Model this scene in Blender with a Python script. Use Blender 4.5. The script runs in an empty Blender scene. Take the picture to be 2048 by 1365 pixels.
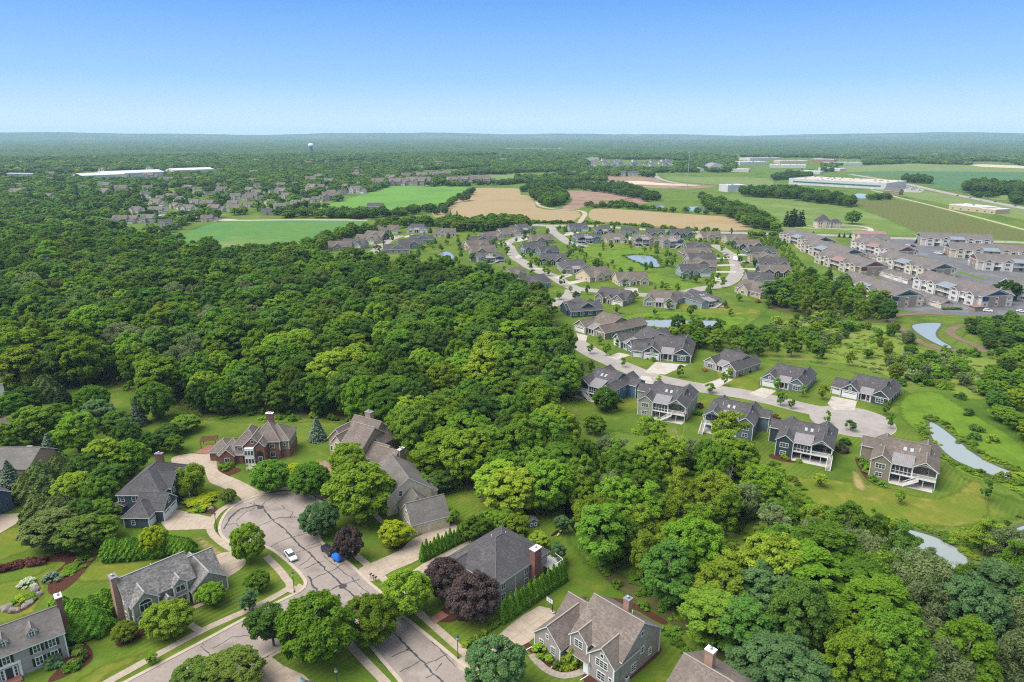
import bpy, math, random
import numpy as np
from mathutils import Vector, Matrix
from mathutils.geometry import tessellate_polygon
random.seed(7)
SC = bpy.context.scene
COL = SC.collection
# ------------------------------------------------------------------ camera
F = 1365.0; YH = 268.0; CAMH = 95.0
PITCH = math.atan((682.5 - YH) / F)
cam_d = bpy.data.cameras.new('camera'); cam = bpy.data.objects.new('camera', cam_d); COL.objects.link(cam)
cam.location = (0, 0, CAMH); cam.rotation_euler = (math.pi / 2 - PITCH, 0, 0)
cam_d.sensor_width = 36; cam_d.lens = 36 * F / 2048; cam_d.clip_start = 1; cam_d.clip_end = 60000
SC.camera = cam
# ------------------------------------------------------------------ sky, sun, exposure
SUN_EL, SUN_AZ = 58, 255      # degrees; azimuth clockwise from the view direction (+y)
world = bpy.data.worlds.new('World'); SC.world = world; world.use_nodes = True
wn, wl = world.node_tree.nodes, world.node_tree.links
bg = wn['Background']
sky = wn.new('ShaderNodeTexSky'); sky.sky_type = 'NISHITA'; sky.sun_disc = False
sky.sun_elevation = math.radians(SUN_EL); sky.sun_rotation = math.radians(SUN_AZ)
sky.altitude = 0; sky.air_density = 1.0; sky.dust_density = 0.2; sky.ozone_density = 3.0
# clear summer sky: pale at the horizon, clear blue above it, softening again towards the veiled zenith
geo = wn.new('ShaderNodeTexCoord'); sxyz = wn.new('ShaderNodeSeparateXYZ'); wl.new(geo.outputs['Generated'], sxyz.inputs[0])
cr = wn.new('ShaderNodeValToRGB'); wl.new(sxyz.outputs[2], cr.inputs[0])
for i, (p, c) in enumerate(((0.0, (0.275, 0.365, 0.46)), (0.02, (0.245, 0.345, 0.455)), (0.07, (0.14, 0.265, 0.44)), (0.165, (0.062, 0.175, 0.41)), (0.40, (0.31, 0.38, 0.49)), (1.0, (0.54, 0.57, 0.61)))):
    e = cr.color_ramp.elements[i] if i < 2 else cr.color_ramp.elements.new(p)
    e.position = p; e.color = (*c, 1)
scl = wn.new('ShaderNodeMix'); scl.data_type = 'RGBA'; scl.blend_type = 'MULTIPLY'; scl.inputs[0].default_value = 1
wl.new(sky.outputs[0], scl.inputs[6]); scl.inputs[7].default_value = (0.12, 0.12, 0.12, 1)
mxs = wn.new('ShaderNodeMix'); mxs.data_type = 'RGBA'; mxs.inputs[0].default_value = 0.06
wl.new(cr.outputs[0], mxs.inputs[6]); wl.new(scl.outputs[2], mxs.inputs[7]); wl.new(mxs.outputs[2], bg.inputs[0])
bg.inputs[1].default_value = 0.86
sun_d = bpy.data.lights.new('sun', 'SUN'); sun = bpy.data.objects.new('sun', sun_d); COL.objects.link(sun)
sun_d.energy = 2.6; sun_d.angle = math.radians(50); sun_d.color = (1, 0.95, 0.88)
az = math.radians(SUN_AZ); el = math.radians(SUN_EL)
sdir = Vector((math.sin(az) * math.cos(el), math.cos(az) * math.cos(el), math.sin(el)))
sun.rotation_euler = sdir.to_track_quat('Z', 'Y').to_euler(); sun.location = (0, 0, 300)
SC.view_settings.view_transform = 'Standard'; SC.view_settings.look = 'None'
SC.view_settings.exposure = 1.40; SC.view_settings.gamma = 1
SC.render.engine = 'CYCLES'
cy = SC.cycles
cy.max_bounces = 7; cy.diffuse_bounces = 5; cy.glossy_bounces = 2; cy.transmission_bounces = 4; cy.volume_bounces = 0
cy.transparent_max_bounces = 8; cy.caustics_reflective = False; cy.caustics_refractive = False
cy.use_denoising = False; cy.pixel_filter_type = "BLACKMAN_HARRIS"; cy.filter_width = 1.2

# ------------------------------------------------------------------ geometry helpers
SP, CP = math.sin(PITCH), math.cos(PITCH)
def G(x, y, z=0.0):
    """photo pixel (2048 wide) -> point on the plane at height z"""
    u = (x - 1024) / F; v = (682.5 - y) / F
    t = (z - CAMH) / (-SP + v * CP)
    return (u * t, (CP + v * SP) * t)
def PX(X, Y, Z=0.0):
    zc = Y * CP - (Z - CAMH) * SP; yc = Y * SP + (Z - CAMH) * CP
    return (1024 + F * X / zc, 682.5 - F * yc / zc)
def pix_arr(P):
    zc = P[:, 1] * CP + CAMH * SP; yc = P[:, 1] * SP - CAMH * CP
    return np.stack([1024 + F * P[:, 0] / zc, 682.5 - F * yc / zc], 1)
def inside(P, poly):
    x, y = P[:, 0], P[:, 1]; r = np.zeros(len(P), bool); n = len(poly); j = n - 1
    for i in range(n):
        xi, yi = poly[i]; xj, yj = poly[j]
        if yi != yj:
            c = ((yi > y) != (yj > y)) & (x < (xj - xi) * (y - yi) / (yj - yi) + xi)
            r ^= c
        j = i
    return r
def smooth_pts(p, k=4, closed=True):
    out = []; n = len(p)
    for i in range(n if closed else n - 1):
        q = [p[(i + d) % n] if closed else p[min(max(i + d, 0), n - 1)] for d in (-1, 0, 1, 2)]
        for s in range(k):
            t = s / k
            out.append(tuple(0.5 * (2 * q[1][a] + (q[2][a] - q[0][a]) * t + (2 * q[0][a] - 5 * q[1][a] + 4 * q[2][a] - q[3][a]) * t * t
                       + (3 * q[1][a] - q[0][a] - 3 * q[2][a] + q[3][a]) * t ** 3) for a in (0, 1)))
    if not closed: out.append(tuple(p[-1]))
    return out
class MB:
    def __init__(s): s.v = []; s.f = []
    def face(s, pts):
        n = len(s.v); s.v += [tuple(p) for p in pts]; s.f.append(tuple(range(n, n + len(pts)))); return s
    def box(s, x0, x1, y0, y1, z0, z1):
        n = len(s.v)
        s.v += [(x0, y0, z0), (x1, y0, z0), (x1, y1, z0), (x0, y1, z0), (x0, y0, z1), (x1, y0, z1), (x1, y1, z1), (x0, y1, z1)]
        s.f += [tuple(n + i for i in q) for q in ((0, 3, 2, 1), (4, 5, 6, 7), (0, 1, 5, 4), (1, 2, 6, 5), (2, 3, 7, 6), (3, 0, 4, 7))]
        return s
    def bar(s, a, b, w, h=None):
        """box-section bar from a to b"""
        a, b = Vector(a), Vector(b); h = h or w; d = (b - a).normalized()
        sx = d.cross(Vector((0, 0, 1)))
        sx = Vector((1, 0, 0)) if sx.length < 1e-4 else sx.normalized()
        sy = sx.cross(d); n = len(s.v)
        for p in (a, b):
            for i, j in ((-1, -1), (1, -1), (1, 1), (-1, 1)): s.v.append(tuple(p + sx * i * w / 2 + sy * j * h / 2))
        s.f += [tuple(n + i for i in q) for q in ((0, 3, 2, 1), (4, 5, 6, 7), (0, 1, 5, 4), (1, 2, 6, 5), (2, 3, 7, 6), (3, 0, 4, 7))]
        return s
    def tube(s, pts, rs, k=7, cap=True):
        n = len(s.v); pts = [Vector(p) for p in pts]
        for i, p in enumerate(pts):
            d = (pts[min(i + 1, len(pts) - 1)] - pts[max(i - 1, 0)]).normalized()
            sx = d.cross(Vector((0.13, 0.97, 0.2))).normalized(); sy = d.cross(sx)
            for j in range(k):
                a = 2 * math.pi * j / k; s.v.append(tuple(p + (sx * math.cos(a) + sy * math.sin(a)) * rs[i]))
        for i in range(len(pts) - 1):
            for j in range(k):
                s.f.append((n + i * k + j, n + i * k + (j + 1) % k, n + (i + 1) * k + (j + 1) % k, n + (i + 1) * k + j))
        if cap: s.f.append(tuple(n + (len(pts) - 1) * k + j for j in range(k)))
        return s
    def lathe(s, prof, k=16, c=(0, 0)):
        n = len(s.v)
        for r, z in prof:
            for j in range(k):
                a = 2 * math.pi * j / k; s.v.append((c[0] + r * math.cos(a), c[1] + r * math.sin(a), z))
        for i in range(len(prof) - 1):
            for j in range(k): s.f.append((n + i * k + j, n + i * k + (j + 1) % k, n + (i + 1) * k + (j + 1) % k, n + (i + 1) * k + j))
        s.f.append(tuple(n + (len(prof) - 1) * k + j for j in range(k)))
        return s
    def mesh(s, name, *mats):
        m = bpy.data.meshes.new(name); m.from_pydata(s.v, [], s.f); m.update()
        for a in mats: m.materials.append(a)
        return m
    def build(s, name, mat, parent=None, smooth=False):
        m = s.mesh(name, mat)
        if smooth: m.shade_smooth()
        return link(name, m, parent)
def link(name, data, parent=None, loc=None, rz=None, sc=None):
    o = bpy.data.objects.new(name, data); COL.objects.link(o)
    if parent is not None: o.parent = parent
    if loc is not None: o.location = loc
    if rz is not None: o.rotation_euler = (0, 0, rz)
    if sc is not None: o.scale = (sc, sc, sc) if isinstance(sc, (int, float)) else sc
    return o
def tag(o, label=None, cat=None, group=None, kind=None):
    if label: o['label'] = label
    if cat: o['category'] = cat
    if group: o['group'] = group
    if kind: o['kind'] = kind
    return o
def copy_tree(o, parent=None):
    c = o.copy(); COL.objects.link(c); c.parent = parent
    for ch in KIDS.get(o.name, ()): copy_tree(ch, c)
    return c
KIDS = {}
def index_kids(root):
    for o in bpy.data.objects:
        pass
def set_mat(o, m, i=0):
    o.material_slots[i].link = 'OBJECT'; o.material_slots[i].material = m

# ------------------------------------------------------------------ materials
def new_mat(name):
    m = bpy.data.materials.new(name); m.use_nodes = True
    nt = m.node_tree; return m, nt, nt.nodes['Principled BSDF']
def noise(nt, scale, detail=3, coord='Object', vec=None, rough=0.6):
    n = nt.nodes.new('ShaderNodeTexNoise'); n.inputs['Scale'].default_value = scale; n.inputs['Detail'].default_value = detail
    n.inputs['Roughness'].default_value = rough
    if vec is None:
        tc = nt.nodes.new('ShaderNodeTexCoord'); vec = tc.outputs[coord]
    nt.links.new(vec, n.inputs['Vector']); return n
def ramp(nt, src, a, b):
    r = nt.nodes.new('ShaderNodeMapRange'); r.inputs[1].default_value = a; r.inputs[2].default_value = b; r.clamp = True
    nt.links.new(src, r.inputs[0]); return r.outputs[0]
def mixc(nt, fac, c1, c2, mode='MIX'):
    m = nt.nodes.new('ShaderNodeMix'); m.data_type = 'RGBA'; m.blend_type = mode
    for k, v in ((0, fac), (6, c1), (7, c2)):
        if hasattr(v, 'is_linked'): nt.links.new(v, m.inputs[k])
        elif k == 0: m.inputs[0].default_value = v
        else: m.inputs[k].default_value = (*v, 1)
    return m.outputs[2]
MATS = {}
KD = 0.80    # overall reflectance trim of built and mown surfaces
def dim(c): return None if c is None else tuple(x * KD for x in c)
def M(name, c1, c2=None, scale=1.0, rough=0.85, c3=None, s3=0.1, t3=(0.5, 0.65), bump=0.0, bs=None, spec=0.3, metal=0.0, c4=None, s4=0.02, t4=(0.5, 0.7), detail=3):
    if name in MATS: return MATS[name]
    c1, c2, c3, c4 = dim(c1), dim(c2), dim(c3), dim(c4)
    m, nt, b = new_mat(name)
    b.inputs['Roughness'].default_value = rough; b.inputs['Specular IOR Level'].default_value = spec; b.inputs['Metallic'].default_value = metal
    if c2 is None: b.inputs['Base Color'].default_value = (*c1, 1)
    else:
        n = noise(nt, scale, detail); col = mixc(nt, ramp(nt, n.outputs[0], 0.3, 0.7), c1, c2)
        if c3 is not None: col = mixc(nt, ramp(nt, noise(nt, s3, 4).outputs[0], *t3), col, c3)
        if c4 is not None: col = mixc(nt, ramp(nt, noise(nt, s4, 4).outputs[0], *t4), col, c4)
        nt.links.new(col, b.inputs['Base Color'])
        if bump:
            bm = nt.nodes.new('ShaderNodeBump'); bm.inputs['Strength'].default_value = bump; bm.inputs['Distance'].default_value = 0.1
            src = noise(nt, bs, 3).outputs[0] if bs else n.outputs[0]
            nt.links.new(src, bm.inputs['Height']); nt.links.new(bm.outputs[0], b.inputs['Normal'])
    MATS[name] = m; return m
def shingle(name, c1, c2, dk=0.55):
    """mottled asphalt shingles in rows"""
    c1, c2 = (tuple(x * 0.9 for x in c) for c in (c1, c2))
    m, nt, b = new_mat(name); b.inputs['Roughness'].default_value = 0.92; b.inputs['Specular IOR Level'].default_value = 0.2
    tc = nt.nodes.new('ShaderNodeTexCoord')
    mp = nt.nodes.new('ShaderNodeMapping'); mp.inputs['Scale'].default_value = (1.1, 1.1, 2.6); nt.links.new(tc.outputs['Object'], mp.inputs[0])
    n = nt.nodes.new('ShaderNodeTexVoronoi'); n.inputs['Scale'].default_value = 2.2; nt.links.new(mp.outputs[0], n.inputs['Vector'])
    sp = nt.nodes.new('ShaderNodeSeparateColor'); nt.links.new(n.outputs['Color'], sp.inputs[0])
    col = mixc(nt, sp.outputs[0], c1, c2)
    col = mixc(nt, ramp(nt, noise(nt, 0.25, 4).outputs[0], 0.35, 0.75), col, tuple(x * dk + y * (1 - dk) * 0.5 for x, y in zip(c1, c2)))
    nt.links.new(col, b.inputs['Base Color']); MATS[name] = m; return m
def siding(name, c, lap=0.16):
    """horizontal lap boards: faint relief lines and weathering"""
    c = tuple(x * k for x, k in zip(c, (1.0, 0.97, 0.93)))
    m, nt, b = new_mat(name); b.inputs['Roughness'].default_value = 0.6; b.inputs['Specular IOR Level'].default_value = 0.3
    tc = nt.nodes.new('ShaderNodeTexCoord'); sx = nt.nodes.new('ShaderNodeSeparateXYZ'); nt.links.new(tc.outputs['Object'], sx.inputs[0])
    d = nt.nodes.new('ShaderNodeMath'); d.operation = 'DIVIDE'; d.inputs[1].default_value = lap; nt.links.new(sx.outputs[2], d.inputs[0])
    fr = nt.nodes.new('ShaderNodeMath'); fr.operation = 'FRACT'; nt.links.new(d.outputs[0], fr.inputs[0])
    bm = nt.nodes.new('ShaderNodeBump'); bm.inputs['Strength'].default_value = 0.6; bm.inputs['Distance'].default_value = 0.03
    nt.links.new(fr.outputs[0], bm.inputs['Height']); nt.links.new(bm.outputs[0], b.inputs['Normal'])
    col = mixc(nt, ramp(nt, noise(nt, 0.8, 4).outputs[0], 0.3, 0.7), tuple(x * 0.86 for x in c), tuple(min(1, x * 1.1) for x in c))
    nt.links.new(col, b.inputs['Base Color']); MATS[name] = m; return m
def brick(name, c1, c2, mortar, s=1.0):
    c1, c2, mortar = dim(c1), dim(c2), dim(mortar)
    m, nt, b = new_mat(name); b.inputs['Roughness'].default_value = 0.9; b.inputs['Specular IOR Level'].default_value = 0.2
    tc = nt.nodes.new('ShaderNodeTexCoord'); geo = nt.nodes.new('ShaderNodeSeparateXYZ'); nt.links.new(tc.outputs['Object'], geo.inputs[0])
    ad = nt.nodes.new('ShaderNodeMath'); nt.links.new(geo.outputs[0], ad.inputs[0]); nt.links.new(geo.outputs[1], ad.inputs[1])
    cb = nt.nodes.new('ShaderNodeCombineXYZ'); nt.links.new(ad.outputs[0], cb.inputs[0]); nt.links.new(geo.outputs[2], cb.inputs[1])
    t = nt.nodes.new('ShaderNodeTexBrick'); t.inputs['Scale'].default_value = s
    t.inputs['Brick Width'].default_value = 0.30; t.inputs['Row Height'].default_value = 0.11; t.inputs['Mortar Size'].default_value = 0.012
    t.inputs['Color1'].default_value = (*c1, 1); t.inputs['Color2'].default_value = (*c2, 1); t.inputs['Mortar'].default_value = (*mortar, 1)
    nt.links.new(cb.outputs[0], t.inputs['Vector'])
    col = mixc(nt, ramp(nt, noise(nt, 1.2, 4).outputs[0], 0.3, 0.75), t.outputs[0], c1)
    nt.links.new(col, b.inputs['Base Color']); MATS[name] = m; return m
def leaf(name, c1, c2, var=0.28, trans=0.42):
    m = bpy.data.materials.new(name); m.use_nodes = True; nt = m.node_tree; nt.nodes.clear()
    out = nt.nodes.new('ShaderNodeOutputMaterial')
    at = nt.nodes.new('ShaderNodeAttribute'); at.attribute_name = 'tint'
    oi = nt.nodes.new('ShaderNodeObjectInfo')
    col = mixc(nt, at.outputs['Fac'], c1, c2)
    h = nt.nodes.new('ShaderNodeHueSaturation')
    hu = nt.nodes.new('ShaderNodeMapRange'); hu.inputs[3].default_value = 0.5 - 0.014 * var * 4; hu.inputs[4].default_value = 0.5 + 0.010 * var * 4
    va = nt.nodes.new('ShaderNodeMapRange'); va.inputs[3].default_value = 1 - var; va.inputs[4].default_value = 1 + var * 1.3
    wn_ = nt.nodes.new('ShaderNodeTexWhiteNoise'); wn_.noise_dimensions = '1D'
    nt.links.new(oi.outputs['Random'], hu.inputs[0]); nt.links.new(oi.outputs['Random'], wn_.inputs['W']); nt.links.new(wn_.outputs['Value'], va.inputs[0])
    nt.links.new(col, h.inputs['Color']); nt.links.new(hu.outputs[0], h.inputs['Hue']); nt.links.new(va.outputs[0], h.inputs['Value'])
    d = nt.nodes.new('ShaderNodeBsdfDiffuse'); t = nt.nodes.new('ShaderNodeBsdfTranslucent'); mx = nt.nodes.new('ShaderNodeMixShader')
    mx.inputs[0].default_value = trans
    nt.links.new(h.outputs[0], d.inputs['Color']); nt.links.new(h.outputs[0], t.inputs['Color'])
    nt.links.new(d.outputs[0], mx.inputs[1]); nt.links.new(t.outputs[0], mx.inputs[2]); nt.links.new(mx.outputs[0], out.inputs[0])
    MATS[name] = m; return m
def water(name, c, rough=0.05, metal=0.5):
    """murky standing water with a strong sky reflection"""
    m, nt, b = new_mat(name); b.inputs['Base Color'].default_value = (*c, 1); b.inputs['Roughness'].default_value = rough; b.inputs['IOR'].default_value = 1.33; b.inputs['Metallic'].default_value = metal
    bm = nt.nodes.new('ShaderNodeBump'); bm.inputs['Strength'].default_value = 0.05; bm.inputs['Distance'].default_value = 0.1
    nt.links.new(noise(nt, 1.3, 3).outputs[0], bm.inputs['Height']); nt.links.new(bm.outputs[0], b.inputs['Normal'])
    MATS[name] = m; return m
SOFT = {}
def soft(mat):
    """copy of a ground material whose sheet thins out raggedly towards its 'edge' attribute"""
    if mat.name in SOFT: return SOFT[mat.name]
    m = mat.copy(); m.name = mat.name + '_soft'; nt = m.node_tree; out = [n for n in nt.nodes if n.type == 'OUTPUT_MATERIAL'][0]; src = out.inputs[0].links[0].from_socket
    at = nt.nodes.new('ShaderNodeAttribute'); at.attribute_name = 'edge'; n1 = noise(nt, 0.35, 5, rough=0.7); sm = nt.nodes.new('ShaderNodeMath'); sm.operation = 'ADD'
    nt.links.new(at.outputs['Fac'], sm.inputs[0]); nt.links.new(n1.outputs[0], sm.inputs[1]); f = ramp(nt, sm.outputs[0], 0.72, 1.12)
    tr = nt.nodes.new('ShaderNodeBsdfTransparent'); mx = nt.nodes.new('ShaderNodeMixShader'); nt.links.new(f, mx.inputs[0]); nt.links.new(tr.outputs[0], mx.inputs[1]); nt.links.new(src, mx.inputs[2]); nt.links.new(mx.outputs[0], out.inputs[0])
    SOFT[mat.name] = m; return m
WHITE = M('white_trim', (0.80, 0.795, 0.78), (0.70, 0.695, 0.68), 1.5, 0.55)
GLASS = M('window_glass', (0.03, 0.04, 0.05), rough=0.08, spec=0.9)
DARKSCREEN = M('porch_screen', (0.045, 0.05, 0.055), (0.07, 0.075, 0.08), 2, 0.6)
METALROOF = M('standing_seam_metal', (0.20, 0.185, 0.188), (0.245, 0.228, 0.23), 0.7, 0.55, spec=0.3)
CONC = M('concrete', (0.32, 0.255, 0.19), (0.40, 0.325, 0.25), 0.9, 0.9, c3=(0.27, 0.215, 0.16), s3=0.25, t3=(0.5, 0.75), c4=(0.45, 0.39, 0.32), s4=6, t4=(0.55, 0.8))
CONCJ = M('concrete_joint', (0.26, 0.22, 0.18))
CONCW = M('pale_concrete', (0.38, 0.34, 0.295), (0.45, 0.41, 0.36), 0.7, 0.9, c3=(0.34, 0.29, 0.24), s3=0.2)
KERB = M('kerb_concrete', (0.36, 0.30, 0.235), (0.43, 0.36, 0.285), 0.8, 0.9)
ROADM = M('worn_asphalt', (0.235, 0.195, 0.17), (0.285, 0.24, 0.208), 1.7, 0.95, c3=(0.165, 0.14, 0.125), s3=0.16, t3=(0.5, 0.72), c4=(0.30, 0.262, 0.232), s4=0.28, t4=(0.5, 0.72), detail=6)
ROADP = M('pale_road', (0.265, 0.24, 0.22), (0.315, 0.285, 0.26), 0.4, 0.95, c3=(0.235, 0.21, 0.19), s3=0.08, c4=(0.345, 0.315, 0.285), s4=0.25, t4=(0.55, 0.8))
TAR = M('tar_seal', (0.035, 0.035, 0.04), (0.06, 0.058, 0.06), 3, 0.8)
DARKASPH = M('dark_asphalt', (0.085, 0.085, 0.09), (0.125, 0.12, 0.125), 0.3, 0.7, c3=(0.16, 0.155, 0.155), s3=0.06, spec=0.4)
LAWN = M('lawn', (0.068, 0.120, 0.011), (0.095, 0.155, 0.016), 1.6, 1.0, c3=(0.16, 0.165, 0.028), s3=0.16, t3=(0.5, 0.74), c4=(0.055, 0.10, 0.010), s4=0.07, t4=(0.45, 0.7), bump=0.4, bs=9, spec=0.1, detail=5)
LAWNDRY = M('lawn_dry', (0.10, 0.135, 0.012), (0.155, 0.165, 0.022), 1.2, 1.0, c3=(0.26, 0.20, 0.055), s3=0.22, t3=(0.5, 0.72), c4=(0.085, 0.14, 0.01), s4=0.08, t4=(0.45, 0.65), bump=0.4, bs=9, spec=0.1, detail=5)
STRAW = M('straw_lawn', (0.25, 0.19, 0.07), (0.32, 0.25, 0.10), 1.0, 1.0, c3=(0.15, 0.15, 0.03), s3=0.35, t3=(0.42, 0.62))
def add_stripes(m, wl, ang, amt):
    nt = m.node_tree; b = nt.nodes['Principled BSDF']; src = b.inputs['Base Color'].links[0].from_socket
    tc = nt.nodes.new('ShaderNodeTexCoord'); mp = nt.nodes.new('ShaderNodeMapping'); mp.inputs['Rotation'].default_value = (0, 0, ang); nt.links.new(tc.outputs['Object'], mp.inputs[0])
    w = nt.nodes.new('ShaderNodeTexWave'); w.inputs['Scale'].default_value = 0.314 / wl; w.inputs['Distortion'].default_value = 2.5; w.inputs['Detail Scale'].default_value = 0.25; nt.links.new(mp.outputs[0], w.inputs['Vector'])
    n = noise(nt, 0.03, 2); k = nt.nodes.new('ShaderNodeMath'); k.operation = 'MULTIPLY'; nt.links.new(w.outputs['Fac'], k.inputs[0]); nt.links.new(ramp(nt, n.outputs[0], 0.42, 0.6), k.inputs[1])
    a = nt.nodes.new('ShaderNodeMath'); a.operation = 'MULTIPLY'; a.inputs[1].default_value = amt; nt.links.new(k.outputs[0], a.inputs[0])
    nt.links.new(mixc(nt, a.outputs[0], src, (0.13, 0.155, 0.022)), b.inputs['Base Color'])
add_stripes(LAWN, 1.3, 0.75, 0.45); add_stripes(LAWNDRY, 1.3, -0.3, 0.35)
LUSH = M('lush_meadow', (0.09, 0.165, 0.012), (0.13, 0.205, 0.018), 0.7, 1.0, c3=(0.07, 0.135, 0.010), s3=0.12, t3=(0.45, 0.7), bump=0.6, bs=2.0, spec=0.1, detail=6)
MEADOW = M('rough_meadow', (0.075, 0.13, 0.014), (0.11, 0.165, 0.022), 0.5, 1.0, c3=(0.14, 0.17, 0.03), s3=0.05, t3=(0.5, 0.72), c4=(0.045, 0.10, 0.008), s4=0.02, bump=0.6, bs=1.5, spec=0.1, detail=6)
WOODFLOOR = M('wood_floor', (0.075, 0.095, 0.022), (0.095, 0.075, 0.04), 0.3, 1.0, spec=0.05)
MULCH = M('mulch', (0.055, 0.022, 0.014), (0.09, 0.04, 0.026), 4, 1.0, spec=0.05)
BARK = M('bark', (0.11, 0.085, 0.06), (0.19, 0.16, 0.125), 5, 0.95)
PALEBARK = M('pale_bark', (0.30, 0.27, 0.22), (0.40, 0.37, 0.31), 4, 0.95)
POND = water('pond_water', (0.27, 0.30, 0.28), 0.05, 0.36)
BRICKR = brick('red_brick', (0.19, 0.075, 0.055), (0.25, 0.105, 0.075), (0.32, 0.26, 0.22))
BRICKP = brick('pink_brick', (0.36, 0.20, 0.15), (0.42, 0.26, 0.19), (0.45, 0.36, 0.30))
BRICKT = brick('tan_brick', (0.34, 0.24, 0.16), (0.42, 0.31, 0.22), (0.42, 0.36, 0.30))
BRICKPATH = brick('brick_paving', (0.25, 0.11, 0.075), (0.31, 0.15, 0.10), (0.28, 0.2, 0.16))
R_CHAR = shingle('charcoal_shingle', (0.055, 0.051, 0.052), (0.10, 0.093, 0.094))
R_BROWN = shingle('brown_shingle', (0.10, 0.08, 0.066), (0.17, 0.14, 0.118))
R_TAUPE = shingle('taupe_shingle', (0.115, 0.092, 0.078), (0.205, 0.17, 0.147))
R_GREY = shingle('grey_shake', (0.09, 0.085, 0.08), (0.25, 0.235, 0.22), 0.75)
R_GBROWN = shingle('grey_brown_shingle', (0.11, 0.10, 0.09), (0.165, 0.15, 0.135))
S_NAVY = siding('navy_siding', (0.035, 0.065, 0.105)); S_SLATE = siding('slate_siding', (0.10, 0.145, 0.18)); S_TEAL = siding('dark_teal_siding', (0.032, 0.052, 0.062))
S_BLUE = siding('blue_siding', (0.055, 0.13, 0.20)); S_GREY = siding('grey_siding', (0.28, 0.275, 0.265)); S_BEIGE = siding('beige_siding', (0.37, 0.315, 0.23))
S_TAN = siding('tan_siding', (0.47, 0.40, 0.27)); S_TAUPE = siding('taupe_siding', (0.22, 0.19, 0.15)); S_LILAC = siding('lilac_grey_siding', (0.30, 0.275, 0.27))
S_OLIVE = siding('olive_grey_siding', (0.27, 0.27, 0.21)); S_CREAM = siding('cream_siding', (0.50, 0.45, 0.345)); S_CHARB = siding('charcoal_blue_siding', (0.055, 0.085, 0.10))
S_SAGE = siding('sage_siding', (0.25, 0.27, 0.22)); S_PALEBLUE = siding('pale_blue_siding', (0.20, 0.26, 0.30)); S_WHITE = siding('white_siding', (0.50, 0.485, 0.45))
# leaves
L_DEEP = leaf('leaf_deep', (0.055, 0.122, 0.02), (0.11, 0.212, 0.036))
L_MID = leaf('leaf_mid', (0.072, 0.152, 0.015), (0.145, 0.262, 0.03))
L_BRIGHT = leaf('leaf_bright', (0.098, 0.195, 0.014), (0.19, 0.315, 0.03))
L_YEL = leaf('leaf_yellow_green', (0.13, 0.21, 0.015), (0.235, 0.335, 0.035))
L_LIME = leaf('leaf_lime', (0.20, 0.28, 0.01), (0.33, 0.37, 0.02), 0.12)
L_OLIVE = leaf('leaf_olive', (0.08, 0.135, 0.02), (0.155, 0.22, 0.042))
L_GREY = leaf('leaf_willow', (0.115, 0.165, 0.055), (0.22, 0.28, 0.11), 0.2)
L_BLUEG = leaf('leaf_blue_green', (0.065, 0.135, 0.045), (0.135, 0.235, 0.085), 0.15)
L_SPRUCE = leaf('needle_spruce', (0.063, 0.105, 0.063), (0.154, 0.21, 0.14), 0.15, 0.05)
L_DARKC = leaf('needle_dark', (0.014, 0.035, 0.012), (0.035, 0.06, 0.02), 0.15, 0.05)
L_ARB = leaf('needle_arborvitae', (0.056, 0.136, 0.0128), (0.12, 0.24, 0.0224), 0.15, 0.08)
L_CEDAR = leaf('needle_cedar', (0.056, 0.096, 0.0224), (0.128, 0.16, 0.048), 0.15, 0.08)
L_PURP = leaf('leaf_purple', (0.04, 0.028, 0.026), (0.095, 0.07, 0.062), 0.12, 0.1)
L_RED = leaf('leaf_barberry', (0.07, 0.028, 0.02), (0.13, 0.06, 0.045), 0.15, 0.1)
L_WHITE = leaf('blossom_white', (0.26, 0.32, 0.16), (0.45, 0.47, 0.34), 0.1, 0.2)
L_ORANGE = leaf('leaf_orange', (0.22, 0.12, 0.03), (0.34, 0.2, 0.05), 0.1, 0.2)
# ------------------------------------------------------------------ ground, fields, roads, water
def sheet_mesh(name, pts, z, mat):
    vs = [Vector((p[0], p[1], 0)) for p in pts]
    tris = tessellate_polygon([vs])
    m = bpy.data.meshes.new(name); m.from_pydata([(p[0], p[1], z) for p in pts], [], [tuple(t) for t in tris]); m.update()
    # normals up
    if len(m.polygons) and sum(p.normal.z * p.area for p in m.polygons) < 0: m.flip_normals()
    m.materials.append(mat); return m
ZC = [0]
def zstep(z): ZC[0] += 1; return z + (ZC[0] % 97) * 0.00012 if z < 0.2 else z
def sheet0(name, px, z, mat, k=4, kind='structure', parent=None, world=False):
    p = px if world else [G(*q) for q in px]
    if k > 1: p = smooth_pts(p, k)
    if z > 0: z = zstep(z)
    o = link(name, sheet_mesh(name, p, z, mat), parent)
    if parent is None and kind: o['kind'] = kind
    return o
def sheet(name, px, z, mat, k=4, kind='structure', parent=None, world=False):
    if name in SOFTW and parent is None: return soft_sheet(name, px, z, mat, SOFTW[name], max(k, 3), world)
    return sheet0(name, px, z, mat, k, kind, parent, world)
SOFTW = {'dry_lawn': 3.0, 'straw_lawn': 2.5, 'lush_meadow': 4.0, 'wood_floor': 3.0, 'lawn': 5.0, 'graded_earth': 10, 'bare_earth_field': 8, 'pale_fill': 8, 'pasture': 8, 'pale_field': 20}
def offset_line(p, d, closed=False):
    out = []; n = len(p)
    for i in range(n):
        a = p[(i - 1) % n] if (closed or i > 0) else p[i]; b = p[(i + 1) % n] if (closed or i < n - 1) else p[i]
        tx, ty = b[0] - a[0], b[1] - a[1]; L = math.hypot(tx, ty) or 1
        out.append((p[i][0] - ty / L * d, p[i][1] + tx / L * d))
    return out
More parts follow.
